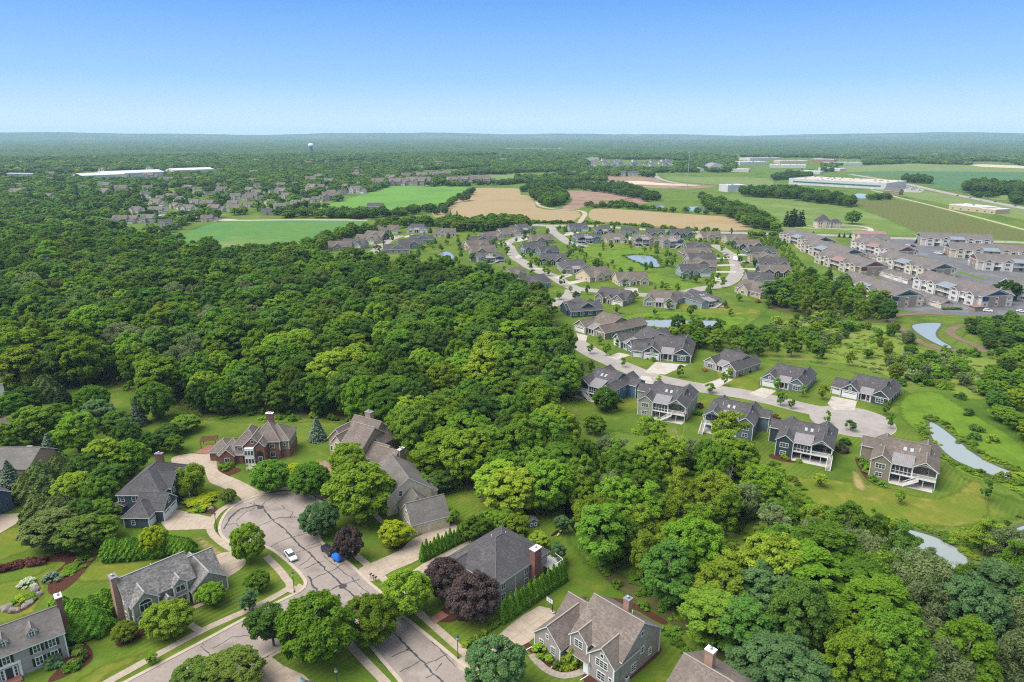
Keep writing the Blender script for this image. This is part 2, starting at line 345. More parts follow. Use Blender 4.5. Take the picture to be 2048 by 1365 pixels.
def ribbon(name, px, w, z, mat, k=5, kind='structure', parent=None, world=False, h=0.0, closed=False, shift=0.0):
    p = px if world else [G(*q) for q in px]
    if k > 1: p = smooth_pts(p, k, closed)
    z = zstep(z)
    a = offset_line(p, shift + w / 2, closed); b = offset_line(p, shift - w / 2, closed); mb = MB(); n = len(p)
    for i in range(n if closed else n - 1):
        j = (i + 1) % n
        q = [(*b[i], z), (*b[j], z), (*a[j], z), (*a[i], z)]
        mb.face(q)
        if h:
            mb.face([(*b[i], z - h), (*b[j], z - h), (*b[j], z), (*b[i], z)]); mb.face([(*a[j], z - h), (*a[i], z - h), (*a[i], z), (*a[j], z)])
    o = mb.build(name, mat, parent)
    if parent is None and kind: o['kind'] = kind
    return o
def soft_sheet(name, px, z, mat, w=4.0, k=4, world=False):
    """ground patch on a grid; its 'edge' value is the distance inside the outline in units of w"""
    p = np.array(smooth_pts(px if world else [G(*q) for q in px], k)); lo, hi = p.min(0) - w, p.max(0) + w
    c = max(w * 0.6, math.sqrt((hi[0] - lo[0]) * (hi[1] - lo[1])) / 90); nx, ny = int((hi[0] - lo[0]) / c) + 2, int((hi[1] - lo[1]) / c) + 2
    X, Y = np.meshgrid(lo[0] + c * np.arange(nx), lo[1] + c * np.arange(ny), indexing='ij'); P = np.stack([X, Y], -1).reshape(-1, 2)
    d = np.full(len(P), 1e9)
    for i in range(len(p)):
        A, B = p[i - 1], p[i]; ab = B - A; t = np.clip(((P - A) @ ab) / max(ab @ ab, 1e-9), 0, 1); d = np.minimum(d, np.hypot(*(P - A - t[:, None] * ab).T))
    ins = inside(P, p.tolist()); sd = np.where(ins, d, -d) / w; I = np.arange(nx * ny).reshape(nx, ny)
    Q = np.stack([I[:-1, :-1], I[1:, :-1], I[1:, 1:], I[:-1, 1:]], -1).reshape(-1, 4); Q = Q[(sd[Q] > 0).any(1)]; u, inv = np.unique(Q, return_inverse=True); z = zstep(z)
    m = bpy.data.meshes.new(name); m.from_pydata([(float(x), float(y), z) for x, y in P[u]], [], inv.reshape(-1, 4).tolist()); m.update()
    at = m.attributes.new('edge', 'FLOAT', 'POINT'); at.data.foreach_set('value', np.clip(sd[u], -1, 1).astype(np.float32)); m.materials.append(soft(mat))
    o = link(name, m); o['kind'] = 'structure'; return o
def clip_poly(poly, box):
    (x0, x1, y0, y1) = box
    for ax, lim, sg in ((0, x0, 1), (0, x1, -1), (1, y0, 1), (1, y1, -1)):
        out = []
        for i in range(len(poly)):
            p, q = poly[i], poly[(i + 1) % len(poly)]
            ip, iq = (p[ax] - lim) * sg >= 0, (q[ax] - lim) * sg >= 0
            if ip: out.append(p)
            if ip != iq:
                t = (lim - p[ax]) / (q[ax] - p[ax]); out.append((p[0] + (q[0] - p[0]) * t, p[1] + (q[1] - p[1]) * t))
        poly = out
        if len(poly) < 3: return []
    return poly
def slabs(name, px, ang, size, z, mat, k=3, gap=0.04, joint=None, label=None, cat=None):
    """paved area cut into separate slabs on a rotated grid; a darker bed shows in the joints"""
    p = [G(*q) for q in px]
    if k > 1: p = smooth_pts(p, k)
    root = link(name, sheet_mesh(name, p, z - 0.03, joint or CONCJ)); root['kind'] = 'structure'
    c, s = math.cos(ang), math.sin(ang); lp = [(x * c + y * s, -x * s + y * c) for x, y in p]
    xs = [a[0] for a in lp]; ys = [a[1] for a in lp]; x0, y0 = min(xs), min(ys)
    for i in range(int((max(xs) - x0) / size[0]) + 1):
        for j in range(int((max(ys) - y0) / size[1]) + 1):
            q = clip_poly(lp, (x0 + i * size[0] + gap / 2, x0 + (i + 1) * size[0] - gap / 2, y0 + j * size[1] + gap / 2, y0 + (j + 1) * size[1] - gap / 2))
            if len(q) < 3: continue
            A = abs(sum(q[a][0] * q[(a + 1) % len(q)][1] - q[(a + 1) % len(q)][0] * q[a][1] for a in range(len(q)))) / 2
            if A < 0.15: continue
            w = [(x * c - y * s, x * s + y * c) for x, y in q]
            link('slab', sheet_mesh('slab', w, z + random.uniform(-0.006, 0.006), mat), root)
    return root
def walk(name, px, w, z, mat, step=1.8, k=6):
    """footpath of separate slabs"""
    p = smooth_pts([G(*q) for q in px], k, False)
    d = [0]
    for a, b in zip(p, p[1:]): d.append(d[-1] + math.hypot(b[0] - a[0], b[1] - a[1]))
    n = max(2, int(d[-1] / step)); xs = np.interp(np.linspace(0, d[-1], n + 1), d, [a[0] for a in p]); ys = np.interp(np.linspace(0, d[-1], n + 1), d, [a[1] for a in p])
    q = list(zip(xs, ys)); a = offset_line(q, w / 2); b = offset_line(q, -w / 2)
    root = ribbon(name, q, w, z - 0.03, CONCJ, 1, world=True)
    for i in range(n):
        e = 0.02 / step
        def L(u, v, t): return (u[0] + (v[0] - u[0]) * t, u[1] + (v[1] - u[1]) * t)
        mb = MB(); zz = z + random.uniform(-0.006, 0.006)
        mb.face([(*L(b[i], b[i + 1], e), zz), (*L(b[i], b[i + 1], 1 - e), zz), (*L(a[i], a[i + 1], 1 - e), zz), (*L(a[i], a[i + 1], e), zz)])
        mb.build('slab', mat, root)
    return root

g_ = MB()
R0 = 17000
ring = [(R0 * math.cos(2 * math.pi * i / 64), R0 * math.sin(2 * math.pi * i / 64)) for i in range(64)]
sheet('ground', ring, 0.0, MEADOW, 1, world=True)
# far hills: one rolling ridge mesh beyond the plain
rng = np.random.default_rng(5)
hv, hf = [], []; NA, NR = 220, 9
for i in range(NA):
    a = math.radians(18 + 144 * i / (NA - 1)); u = i / NA
    top = 100 + 22 * math.sin(u * 9 + 1) + 17 * math.sin(u * 23 + 2) + 10 * math.sin(u * 47) + 6 * math.sin(u * 97) + 14 * math.exp(-((u - 0.40) / 0.10) ** 2) - 8 * math.exp(-((u - 0.70) / 0.12) ** 2)
    for j in range(NR):
        t = j / (NR - 1); r = 9800 + 4200 * t
        hv.append((r * math.cos(a), r * math.sin(a), -1 + (top + 3 * rng.normal()) * math.sin(math.pi * min(1, t * 1.15) * 0.5) ** 1.5))
for i in range(NA - 1):
    for j in range(NR - 1): hf.append((i * NR + j, i * NR + j + 1, (i + 1) * NR + j + 1, (i + 1) * NR + j))
hm = bpy.data.meshes.new('hills'); hm.from_pydata(hv, [], hf); hm.update(); hm.shade_smooth()
hm.materials.append(M('hill_woods', (0.035, 0.075, 0.02), (0.06, 0.11, 0.03), 0.004, 1.0, c3=(0.11, 0.14, 0.05), s3=0.0012, t3=(0.55, 0.7), spec=0.05))
link('hills', hm)['kind'] = 'structure'

FIELD_G = M('soy_field', (0.06, 0.15, 0.02), (0.085, 0.185, 0.025), 0.10, 1.0, c3=(0.05, 0.16, 0.03), s3=0.02, c4=(0.17, 0.19, 0.05), s4=0.006, t4=(0.56, 0.72))
FIELD_B = M('bright_field', (0.085, 0.20, 0.015), (0.11, 0.235, 0.02), 0.08, 1.0, c3=(0.075, 0.18, 0.02), s3=0.01)
FIELD_D = M('dark_field', (0.045, 0.115, 0.035), (0.06, 0.14, 0.04), 0.03, 1.0, c3=(0.05, 0.12, 0.03), s3=0.008)
FIELD_P = M('pale_pasture', (0.115, 0.16, 0.035), (0.15, 0.19, 0.045), 0.03, 1.0, c3=(0.10, 0.165, 0.03), s3=0.008)
def striped(name, c1, c2, c3, wl, ang, dist=6):
    c1, c2, c3 = dim(c1), dim(c2), dim(c3)
    m, nt, b = new_mat(name); b.inputs['Roughness'].default_value = 1; b.inputs['Specular IOR Level'].default_value = 0.05
    tc = nt.nodes.new('ShaderNodeTexCoord'); mp = nt.nodes.new('ShaderNodeMapping'); mp.inputs['Rotation'].default_value = (0, 0, ang)
    nt.links.new(tc.outputs['Object'], mp.inputs[0])
    w = nt.nodes.new('ShaderNodeTexWave'); w.inputs['Scale'].default_value = 0.314 / wl; w.inputs['Distortion'].default_value = dist; w.inputs['Detail'].default_value = 3
    w.inputs['Detail Scale'].default_value = 0.4
    nt.links.new(mp.outputs[0], w.inputs['Vector'])
    col = mixc(nt, w.outputs['Fac'], c1, c2); col = mixc(nt, ramp(nt, noise(nt, 0.012, 5).outputs[0], 0.5, 0.68), col, c3)
    col = mixc(nt, ramp(nt, noise(nt, 0.3, 4).outputs[0], 0.25, 0.9), col, c1)
    nt.links.new(col, b.inputs['Base Color']); return m
WHEAT = striped('wheat_stubble', (0.27, 0.20, 0.105), (0.36, 0.28, 0.165), (0.26, 0.20, 0.075), 7, math.radians(-52), 3)
WHEAT2 = striped('wheat_stubble_cross', (0.27, 0.20, 0.105), (0.36, 0.28, 0.165), (0.27, 0.19, 0.08), 8, math.radians(80), 3)
ROWS = striped('row_crop', (0.105, 0.115, 0.035), (0.118, 0.132, 0.038), (0.095, 0.135, 0.03), 5, math.radians(30), 9)
DIRT = M('bare_earth', (0.20, 0.125, 0.085), (0.29, 0.19, 0.13), 0.05, 1.0, c3=(0.13, 0.075, 0.05), s3=0.02, t3=(0.5, 0.7), bump=0.5)
SAND = M('pale_fill', (0.45, 0.37, 0.24), (0.54, 0.45, 0.31), 0.06, 1.0, c3=(0.33, 0.24, 0.16), s3=0.03)
BERM = M('berm_earth', (0.13, 0.085, 0.055), (0.19, 0.125, 0.085), 0.4, 1.0)
FIELDS = {}
def field(key, name, px, z, mat, k=4):
    FIELDS[key] = px; o = sheet(name, px, z, mat, k); return o
field('f1', 'soy_field', [(362, 478), (385, 462), (425, 448), (470, 443.5), (600, 442.5), (730, 443), (720, 452), (690, 465), (650, 480), (610, 503), (500, 508), (380, 505)], 0.05, FIELD_G)
field('f2', 'bright_green_field', [(640, 414), (680, 403), (730, 388), (775, 375), (800, 373), (930, 374), (905, 395), (872, 412), (760, 424), (660, 424)], 0.06, FIELD_B)
field('f3', 'wheat_field', [(949, 377), (1000, 377), (1038, 378), (1041, 390), (1067, 393), (1072, 415), (1109, 420.5), (1157, 423.5), (1145, 443), (1025, 444), (900, 441), (861, 422), (919, 392)], 0.05, WHEAT, 2)
field('f4', 'wheat_field', [(1183, 420), (1218, 418), (1305, 424), (1381, 429), (1465, 435), (1490, 443), (1508, 458), (1432, 462), (1330, 455), (1254, 448), (1183, 440)], 0.05, WHEAT2, 3)
field('d1', 'bare_earth_field', [(1132, 382), (1178, 383), (1264, 390), (1302, 408), (1254, 407), (1178, 413), (1162, 419), (1117, 418), (1137, 405), (1136, 392)], 0.06, DIRT, 3)
field('d2', 'graded_earth', [(1206, 354), (1239, 353), (1305, 355), (1330, 364), (1368, 368), (1437, 372), (1406, 377), (1343, 378), (1254, 373), (1211, 364)], 0.06, DIRT, 3)
field('d3', 'pale_fill', [(1226, 364), (1280, 362), (1330, 367), (1400, 370), (1392, 372.5), (1320, 371), (1250, 368)], 0.12, SAND, 3)
field('d4', 'pale_fill', [(1115, 355), (1165, 353), (1172, 357), (1130, 360)], 0.06, SAND, 3)
field('f5', 'pasture', [(1328, 354), (1400, 354), (1535, 357), (1545, 374), (1480, 374), (1437, 371), (1345, 362)], 0.05, FIELD_P, 2)
field('f6', 'dark_crop_field', [(1690, 344), (1790, 342), (2120, 345), (2160, 410), (1990, 392), (1900, 380), (1800, 358)], 0.06, FIELD_D, 1)
field('f6b', 'pale_crop_field', [(1655, 334), (1720, 331), (1821, 328), (1960, 331), (2140, 341), (2120, 345.5), (1790, 342.5), (1690, 344.5)], 0.09, FIELD_P, 1)
field('f6c', 'tan_field', [(1935, 330), (1966, 329), (2140, 336), (2140, 341), (1963, 334)], 0.12, SAND, 1)
field('f7', 'row_crop_field', [(1711, 401), (1794, 400), (1850, 411), (2120, 484), (2120, 492), (2048, 481), (1842, 471), (1794, 444), (1722, 416)], 0.05, ROWS, 1)
field('m1', 'pasture', [(1440, 392), (1500, 388), (1600, 396), (1705, 402), (1722, 416), (1794, 445), (1842, 472), (1700, 468), (1560, 463), (1552, 440), (1500, 410)], 0.04, M('mansion_grounds', (0.085, 0.145, 0.015), (0.115, 0.175, 0.02), 0.06, 1.0, c3=(0.16, 0.19, 0.05), s3=0.015, t3=(0.5, 0.7)), 2)
field('m2', 'pasture', [(1780, 372), (1880, 386), (1960, 402), (2100, 428), (2100, 450), (1900, 412), (1800, 392), (1740, 384)], 0.05, FIELD_P, 2)
field('m3', 'pasture', [(1930, 388), (2100, 390), (2100, 408), (1990, 400)], 0.07, FIELD_P, 1)
field('p8b', 'pasture', [(905, 356), (960, 350), (1060, 349), (1062, 358), (980, 360), (915, 364)], 0.05, FIELD_P, 2)
field('u1', 'pale_field', [(655, 307), (700, 298), (745, 305), (740, 311), (690, 314), (650, 310)], 0.4, FIELD_P, 2)
field('u2', 'pale_field', [(565, 281.5), (620, 280.5), (660, 282.5), (610, 283.5)], 0.5, SAND, 2)
field('u3', 'pale_field', [(950, 296), (1010, 294), (1030, 297), (970, 300)], 0.5, FIELD_P, 2)
field('u4', 'pale_field', [(1060, 300), (1120, 298), (1110, 303), (1070, 305)], 0.5, FIELD_P, 2)
field('u5', 'pale_field', [(1820, 286), (2000, 284), (2060, 286), (1900, 288)], 0.5, FIELD_P, 2)
# country roads
ribbon('country_road', [(395, 441), (470, 441.3), (560, 440.5), (660, 440.5), (735, 441)], 9, 0.09, CONCW, 4)
ribbon('gravel_track', [(1158, 450), (1163, 440), (1170, 428), (1157, 421.5), (1109, 418.5), (1079, 412), (1075, 401), (1081, 391)], 6, 0.10, M('gravel', (0.32, 0.25, 0.19), (0.42, 0.34, 0.27), 0.4, 1), 4)
ribbon('main_road', [(1062, 450), (1100, 452), (1180, 452.5), (1280, 459), (1390, 464.5), (1560, 468.5), (1655, 471), (1774, 476), (1846, 478.5), (2048, 486), (2160, 490)], 14, 0.10, ROADP, 4)
ribbon('highway', [(1700, 349), (1773, 361), (1794, 364), (1875, 382.5), (1955, 399), (2048, 417), (2140, 434)], 17, 0.12, ROADP, 4)
ribbon('farm_lane', [(1740, 380), (1770, 387), (1794, 395), (1848, 408), (1950, 434), (2048, 460), (2120, 478)], 6, 0.14, M('lane_verge', (0.30, 0.27, 0.15), (0.38, 0.34, 0.2), 0.2, 1), 4)
ribbon('new_road', [(1308, 346), (1312, 353), (1324, 360), (1356, 367), (1400, 371.5)], 12, 0.16, ROADP, 4)
ribbon('village_street', [(300, 436), (330, 430), (400, 436), (470, 440.5)], 9, 0.08, CONCW, 4)
ribbon('mansion_drive', [(1735, 468), (1742, 462), (1736, 456), (1710, 452), (1680, 451), (1640, 457), (1600, 455.5), (1572, 453), (1573, 450.5), (1600, 450.5), (1640, 455)], 5, 0.12, CONCW, 5)
ribbon('mansion_drive', [(1742, 462), (1720, 459), (1690, 459), (1650, 457.5)], 5, 0.14, CONCW, 5)
# --- condominium streets
STREETS = []
def street(px, w=9.0):
    STREETS.append(smooth_pts([G(*q) for q in px], 8, False))
    return ribbon('residential_street', px, w, 0.06, ROADP, 6), ribbon('kerb', px, 0.3, 0.14, KERB, 6, h=0.14, shift=w / 2 + 0.15), ribbon('kerb', px, 0.3, 0.14, KERB, 6, h=0.14, shift=-w / 2 - 0.15)
street([(1100, 452), (1106, 464), (1118, 472), (1132, 483), (1146, 489), (1172, 494)])
street([(1050, 470), (1014, 487), (1018, 494), (1024, 506), (1033, 517), (1047, 525), (1062, 535), (1082, 544), (1110, 555), (1127, 566), (1150, 577), (1172, 580), (1200, 583), (1245, 587), (1300, 591), (1350, 589), (1409, 577), (1432, 574), (1449, 569), (1463, 561), (1473, 547), (1474, 533), (1468, 519), (1459, 509), (1449, 502), (1436, 494), (1424, 490)])
street([(1146, 580), (1142, 592), (1122, 600), (1098, 612), (1084, 624), (1084, 645), (1110, 666), (1156, 689), (1192, 710), (1239, 730.5), (1281, 747.5), (1312, 758), (1378, 772.5), (1434, 781), (1490, 789.5), (1545, 801), (1600, 815), (1650, 826), (1690, 838)], 9.5)
c0 = G(1703, 843)
sheet('turning_circle', [(c0[0] + 13.5 * math.cos(a * math.pi / 16), c0[1] + 13.5 * math.sin(a * math.pi / 16)) for a in range(32)], 0.075, ROADP, 1, world=True)
ribbon('kerb', [(c0[0] + 13.6 * math.cos(a * math.pi / 16), c0[1] + 13.6 * math.sin(a * math.pi / 16)) for a in range(-14, 11)], 0.3, 0.15, KERB, 2, world=True, h=0.15)
street([(742, 508), (757, 497), (770, 487), (785, 478), (806, 472)], 8)
for px in ([(1311, 725), (1376, 730), (1330, 750), (1288, 746)], [(1445, 756), (1466, 760), (1434, 777), (1403, 770)], [(1523, 776), (1554, 782), (1530, 797), (1497, 788)], [(1664, 793), (1714, 803), (1709, 821), (1668, 820), (1655, 808)], [(1239, 706), (1262, 711), (1234, 720), (1212, 714)], [(1152, 666), (1175, 672), (1172, 684), (1158, 682)], [(1281, 771), (1310, 768), (1300, 754), (1282, 752)], [(1250, 574), (1275, 577), (1278, 591), (1246, 592)], [(1132, 565), (1176, 558), (1178, 562), (1140, 570)], [(1108, 556), (1134, 546), (1146, 551), (1120, 560)], [(1340, 588), (1370, 590), (1368, 597), (1338, 596)], [(1430, 516), (1462, 515), (1463, 518), (1430, 519)], [(1432, 530), (1470, 529), (1470, 532), (1432, 533)], [(1432, 543), (1472, 543), (1472, 546), (1432, 546)], [(1425, 554), (1440, 556), (1455, 566), (1430, 562)], [(1478, 522), (1500, 523), (1500, 526), (1478, 525)], [(1480, 537), (1512, 537), (1512, 541), (1480, 541)], [(1470, 508), (1494, 509), (1494, 512), (1468, 511)], [(1132, 466), (1160, 464), (1150, 471), (1126, 472)], [(1040, 478), (1052, 474), (1056, 480), (1030, 486)], [(1000, 482), (1020, 486), (1016, 491), (996, 488)], [(1046, 508), (1030, 513), (1034, 518), (1052, 512)], [(1082, 535), (1066, 538), (1072, 542), (1092, 538)], [(772, 474), (790, 472), (790, 477), (776, 480)], [(745, 487), (768, 484), (768, 489), (748, 492)], [(812, 472), (826, 469), (828, 473), (808, 476)], [(1212, 473), (1222, 470), (1226, 476), (1214, 478)], [(1258, 474), (1268, 473), (1268, 480), (1256, 480)]):
    sheet('driveway', px, 0.075, CONCW, 1)
# apartment court
field('asph', 'parking_court', [(1700, 478), (1790, 476), (1846, 480), (1900, 492), (2080, 506), (2140, 560), (2140, 634), (2048, 631), (1930, 633), (1850, 629), (1795, 620), (1770, 612), (1762, 560), (1720, 520)], 0.07, DARKASPH, 2)
field('asph2', 'lawn', [(1880, 480), (2140, 496), (2140, 506), (1990, 500), (1900, 497)], 0.10, LAWN, 1)
ribbon('verge', [(1840, 513), (1865, 524), (1900, 540), (1945, 552), (1975, 560)], 5, 0.12, LAWNDRY, 4)
ribbon('garden_path', [(1586, 480), (1595, 495), (1625, 512), (1655, 528), (1668, 533)], 2, 0.10, CONC, 4)
# --- lawns and meadows
field('lc', 'lawn', [(640, 505), (700, 480), (760, 466), (880, 455), (1060, 450), (1480, 470), (1560, 500), (1600, 560), (1520, 640), (1480, 690), (1560, 720), (1700, 740), (1820, 780), (1850, 830), (1870, 900), (2000, 985), (2070, 985), (2070, 1040), (1900, 1062), (1780, 1050), (1640, 1015), (1500, 965), (1380, 895), (1140, 850), (1080, 790), (1090, 740), (1150, 690), (1080, 640), (1040, 600), (960, 540), (800, 525)], 0.02, LAWN, 2)
sheet('dry_lawn', [(1470, 905), (1560, 945), (1640, 955), (1730, 965), (1870, 994), (1945, 955), (1985, 990), (1975, 1046), (1880, 1058), (1720, 1035), (1560, 985)], 0.035, LAWNDRY, 4)
sheet('dry_lawn', [(1085, 610), (1120, 590), (1148, 586), (1110, 605), (1086, 618)], 0.03, LAWNDRY, 3)
sheet('dry_lawn', [(1205, 786), (1265, 775), (1320, 775), (1310, 800), (1250, 830)], 0.03, LAWNDRY, 3)
sheet('dry_lawn', [(1430, 735), (1520, 762), (1510, 785), (1440, 770)], 0.03, LAWNDRY, 3)
sheet('straw_lawn', [(1700, 935), (1722, 945), (1742, 985), (1720, 985), (1700, 970)], 0.04, STRAW, 3)
sheet('dry_lawn', [(1210, 482), (1330, 496), (1340, 505), (1230, 505)], 0.03, LAWNDRY, 3)
sheet('dry_lawn', [(1290, 605), (1460, 610), (1530, 625), (1440, 632), (1330, 620)], 0.03, LAWNDRY, 3)
sheet('lush_meadow', [(1800, 792), (1870, 782), (1960, 832), (2070, 905), (2070, 1000), (2000, 975), (1910, 945), (1850, 885), (1795, 835)], 0.03, LUSH, 4)
sheet('lush_meadow', [(1140, 492), (1200, 494), (1300, 500), (1330, 530), (1310, 545), (1420, 575), (1400, 588), (1320, 572), (1240, 545), (1200, 520), (1150, 505)], 0.03, LUSH, 4)
sheet('lush_meadow', [(1245, 632), (1330, 622), (1450, 628), (1500, 640), (1440, 665), (1340, 672), (1250, 660)], 0.03, LUSH, 4)
sheet('lush_meadow', [(1560, 930), (1640, 1000), (1760, 1040), (1900, 1070), (1990, 1075), (2070, 1040), (2070, 1075), (1900, 1110), (1720, 1070), (1600, 1030)], 0.03, LUSH, 4)
sheet('lush_meadow', [(1780, 640), (1820, 630), (1900, 634), (2060, 636), (2060, 650), (1960, 655), (1930, 680), (1900, 695), (1850, 685), (1800, 660)], 0.035, LAWN, 4)
ribbon('mown_path', [(1165, 500), (1210, 515), (1270, 540), (1330, 563), (1362, 575)], 2.5, 0.06, LAWNDRY, 4)
ribbon('earth_berm', [(1900, 629), (1860, 628), (1822, 629), (1785, 634), (1788, 648), (1822, 673), (1855, 691), (1887, 700), (1951, 704), (1966, 700), (1945, 689), (1916, 677), (1900, 666), (1909, 656), (1931, 651)], 4, 0.10, BERM, 6)
sheet('lush_meadow', [(1500, 712), (1540, 655), (1600, 632), (1700, 645), (1790, 655), (1850, 700), (1960, 712), (2060, 700), (2060, 760), (1960, 805), (1870, 775), (1800, 768), (1720, 735), (1620, 725)], 0.03, M('scrub_meadow', (0.115, 0.175, 0.02), (0.165, 0.215, 0.035), 0.5, 1.0, c3=(0.18, 0.19, 0.06), s3=0.06, t3=(0.5, 0.7), bump=0.6, bs=1.5, spec=0.1, detail=6), 3)
# --- ponds
def pond(px, z=0.05, m=None):
    o = sheet('pond', px, z, m or POND, 5)
    ribbon('pond_bank', px, 1.2, z + 0.03, M('pond_bank', (0.05, 0.07, 0.02), (0.10, 0.10, 0.05), 0.8, 1.0), 5, closed=True)
    PONDS.append(px); return o
PONDS = []
pond([(1253, 514), (1263, 511), (1282, 510.5), (1302, 513.5), (1313, 519), (1316, 525), (1322, 534), (1308, 534.7), (1288, 529.6), (1266, 521)])
pond([(1261, 643), (1289, 640), (1334, 640), (1385, 641), (1437, 643), (1425, 655), (1378, 662), (1337, 657), (1281, 651)])
pond([(1856, 844), (1873, 848), (1903, 869), (1951, 908), (1993, 931), (2032, 947), (2029, 961), (2003, 958), (1951, 940), (1903, 918), (1871, 889), (1858, 869)])
pond([(1768, 1066), (1785, 1059), (1803, 1055), (1858, 1069), (1900, 1087), (1938, 1114), (1930, 1148), (1858, 1150), (1808, 1142), (1778, 1108)])
pond([(1995, 1078), (2060, 1047), (2085, 1100), (2025, 1118)])
pond([(1824, 650), (1855, 646), (1884, 648), (1874, 666), (1880, 679), (1906, 695), (1887, 695), (1848, 676), (1826, 660)])
pond([(1303, 410), (1322, 411), (1330, 416), (1314, 417)], 0.12)
pond([(1372, 415), (1405, 414), (1410, 422), (1380, 422)], 0.12)
pond([(876, 511), (886, 504), (898, 504), (908, 511), (906, 518), (885, 518)])
pond([(920, 364), (965, 359.5), (1030, 360), (1028, 367), (985, 369), (955, 367)], 0.2)
pond([(1711, 388), (1735, 389), (1733, 397), (1713, 396)], 0.12)
CREEK = water('creek_water', (0.02, 0.022, 0.018), 0.12)
ribbon('creek', [(1075, 830), (1120, 900), (1145, 975), (1150, 1030), (1190, 1080), (1290, 1120), (1400, 1150), (1480, 1110), (1560, 1130), (1640, 1170), (1760, 1230), (1850, 1280), (1940, 1310), (2080, 1350)], 5, 0.08, CREEK, 5)
# --- woodland floors
W1 = [(-300, 760), (-40, 772), (60, 782), (110, 790), (150, 772), (262, 776), (310, 800), (400, 838), (480, 830), (560, 834), (640, 842), (700, 850), (770, 870), (820, 905), (850, 942), (905, 970), (960, 1003), (1010, 1028), (1075, 1036), (1130, 1015), (1140, 940), (1105, 880), (1060, 852), (1090, 830), (1140, 800), (1152, 750), (1128, 700), (1098, 660), (1066, 622), (1030, 592), (960, 580), (880, 570), (760, 556), (640, 546), (500, 536), (380, 526), (330, 512), (250, 500), (120, 486), (-200, 476)]
W2 = [(1075, 870), (1150, 905), (1225, 900), (1290, 905), (1400, 925), (1470, 935), (1500, 985), (1560, 1035), (1640, 1075), (1690, 1100), (1700, 1130), (1710, 1160), (1690, 1180), (1560, 1150), (1430, 1150), (1300, 1165), (1225, 1120), (1165, 1090), (1150, 1010), (1115, 1000)]
W3 = [(1180, 1120), (1300, 1160), (1430, 1150), (1560, 1150), (1700, 1180), (1800, 1195), (1870, 1225), (1950, 1250), (2020, 1200), (2110, 1150), (2240, 1150), (2240, 1420), (1560, 1420), (1452, 1345), (1405, 1298), (1315, 1236), (1228, 1184)]
W5A = [(1338, 696), (1350, 676), (1440, 674), (1540, 692), (1640, 704), (1650, 724), (1560, 718), (1430, 706)]
W5B = [(1528, 612), (1560, 580), (1610, 562), (1690, 584), (1765, 622), (1780, 646), (1700, 642), (1600, 632)]
sheet('wood_floor', W1, 0.045, WOODFLOOR, 2)
sheet('wood_floor', W3, 0.042, WOODFLOOR, 2)
sheet('wood_floor', W5B, 0.042, WOODFLOOR, 2)
# --- near neighbourhood
field('ln', 'lawn', [(-320, 900), (-100, 760), (250, 770), (300, 770), (420, 835), (660, 840), (770, 862), (900, 950), (1090, 1010), (1160, 1085), (1200, 1130), (1330, 1200), (1560, 1420), (-260, 1420)], 0.025, LAWN, 1)
NEAR_ROAD = [(442, 1058), (447, 1038), (462, 1019), (484, 1005), (520, 993), (572, 987), (612, 992), (640, 1005), (653, 1024), (651, 1045), (640, 1062), (637, 1078), (652, 1097), (698, 1131), (735, 1167), (761, 1189), (795, 1227), (850, 1272), (911, 1323), (990, 1395), (840, 1400), (800, 1357), (740, 1287), (704, 1245), (684, 1231), (655, 1240), (600, 1270), (555, 1297), (470, 1345), (380, 1400), (190, 1400), (256, 1365), (400, 1289), (500, 1235), (585, 1193), (606, 1181), (614, 1166), (606, 1151), (596, 1140), (572, 1118), (540, 1096), (510, 1090), (480, 1092), (460, 1084), (447, 1072)]
nr = sheet('street', NEAR_ROAD, 0.07, ROADM, 4)
kerb = ribbon('kerb', NEAR_ROAD, 0.75, 0.17, KERB, 4, h=0.17, closed=True, shift=0.30)
FIELDS['road'] = NEAR_ROAD
def seam(px, w=0.16, k=3):
    p = [G(*q) for q in px]; q = []
    for a, b in zip(p, p[1:]):
        n = max(2, int(math.hypot(b[0] - a[0], b[1] - a[1]) / 0.9))
        for i in range(n): t = i / n; q.append((a[0] + (b[0] - a[0]) * t + random.gauss(0, 0.10), a[1] + (b[1] - a[1]) * t + random.gauss(0, 0.10)))
    q.append(p[-1]); mb = MB(); L = offset_line(q, 1); 
    for i in range(len(q) - 1):
        w0, w1 = w * random.uniform(0.5, 1.5) / 2, w * random.uniform(0.5, 1.5) / 2
        def o(i, s): return (q[i][0] + (L[i][0] - q[i][0]) * s, q[i][1] + (L[i][1] - q[i][1]) * s, 0.098)
        mb.face([o(i, -w0), o(i + 1, -w1), o(i + 1, w1), o(i, w0)])
    mb.build('tar_seam', TAR, nr)
Z2 = lambda *a: [(400 + x / 2.504, 820 + y / 2.504) for x, y in a]
for s_ in ([(320, 500), (350, 540), (430, 605), (500, 680), (560, 730), (620, 790), (680, 850), (740, 905), (790, 955), (860, 1020), (960, 1110), (1060, 1210), (1150, 1300), (1220, 1370)],):
    seam(Z2(*s_), 0.34)
for s_ in ([(540, 830), (570, 890), (620, 940), (690, 1000)], [(120, 600), (150, 540), (200, 500), (290, 480), (320, 495)]): seam(Z2(*s_), 0.5)
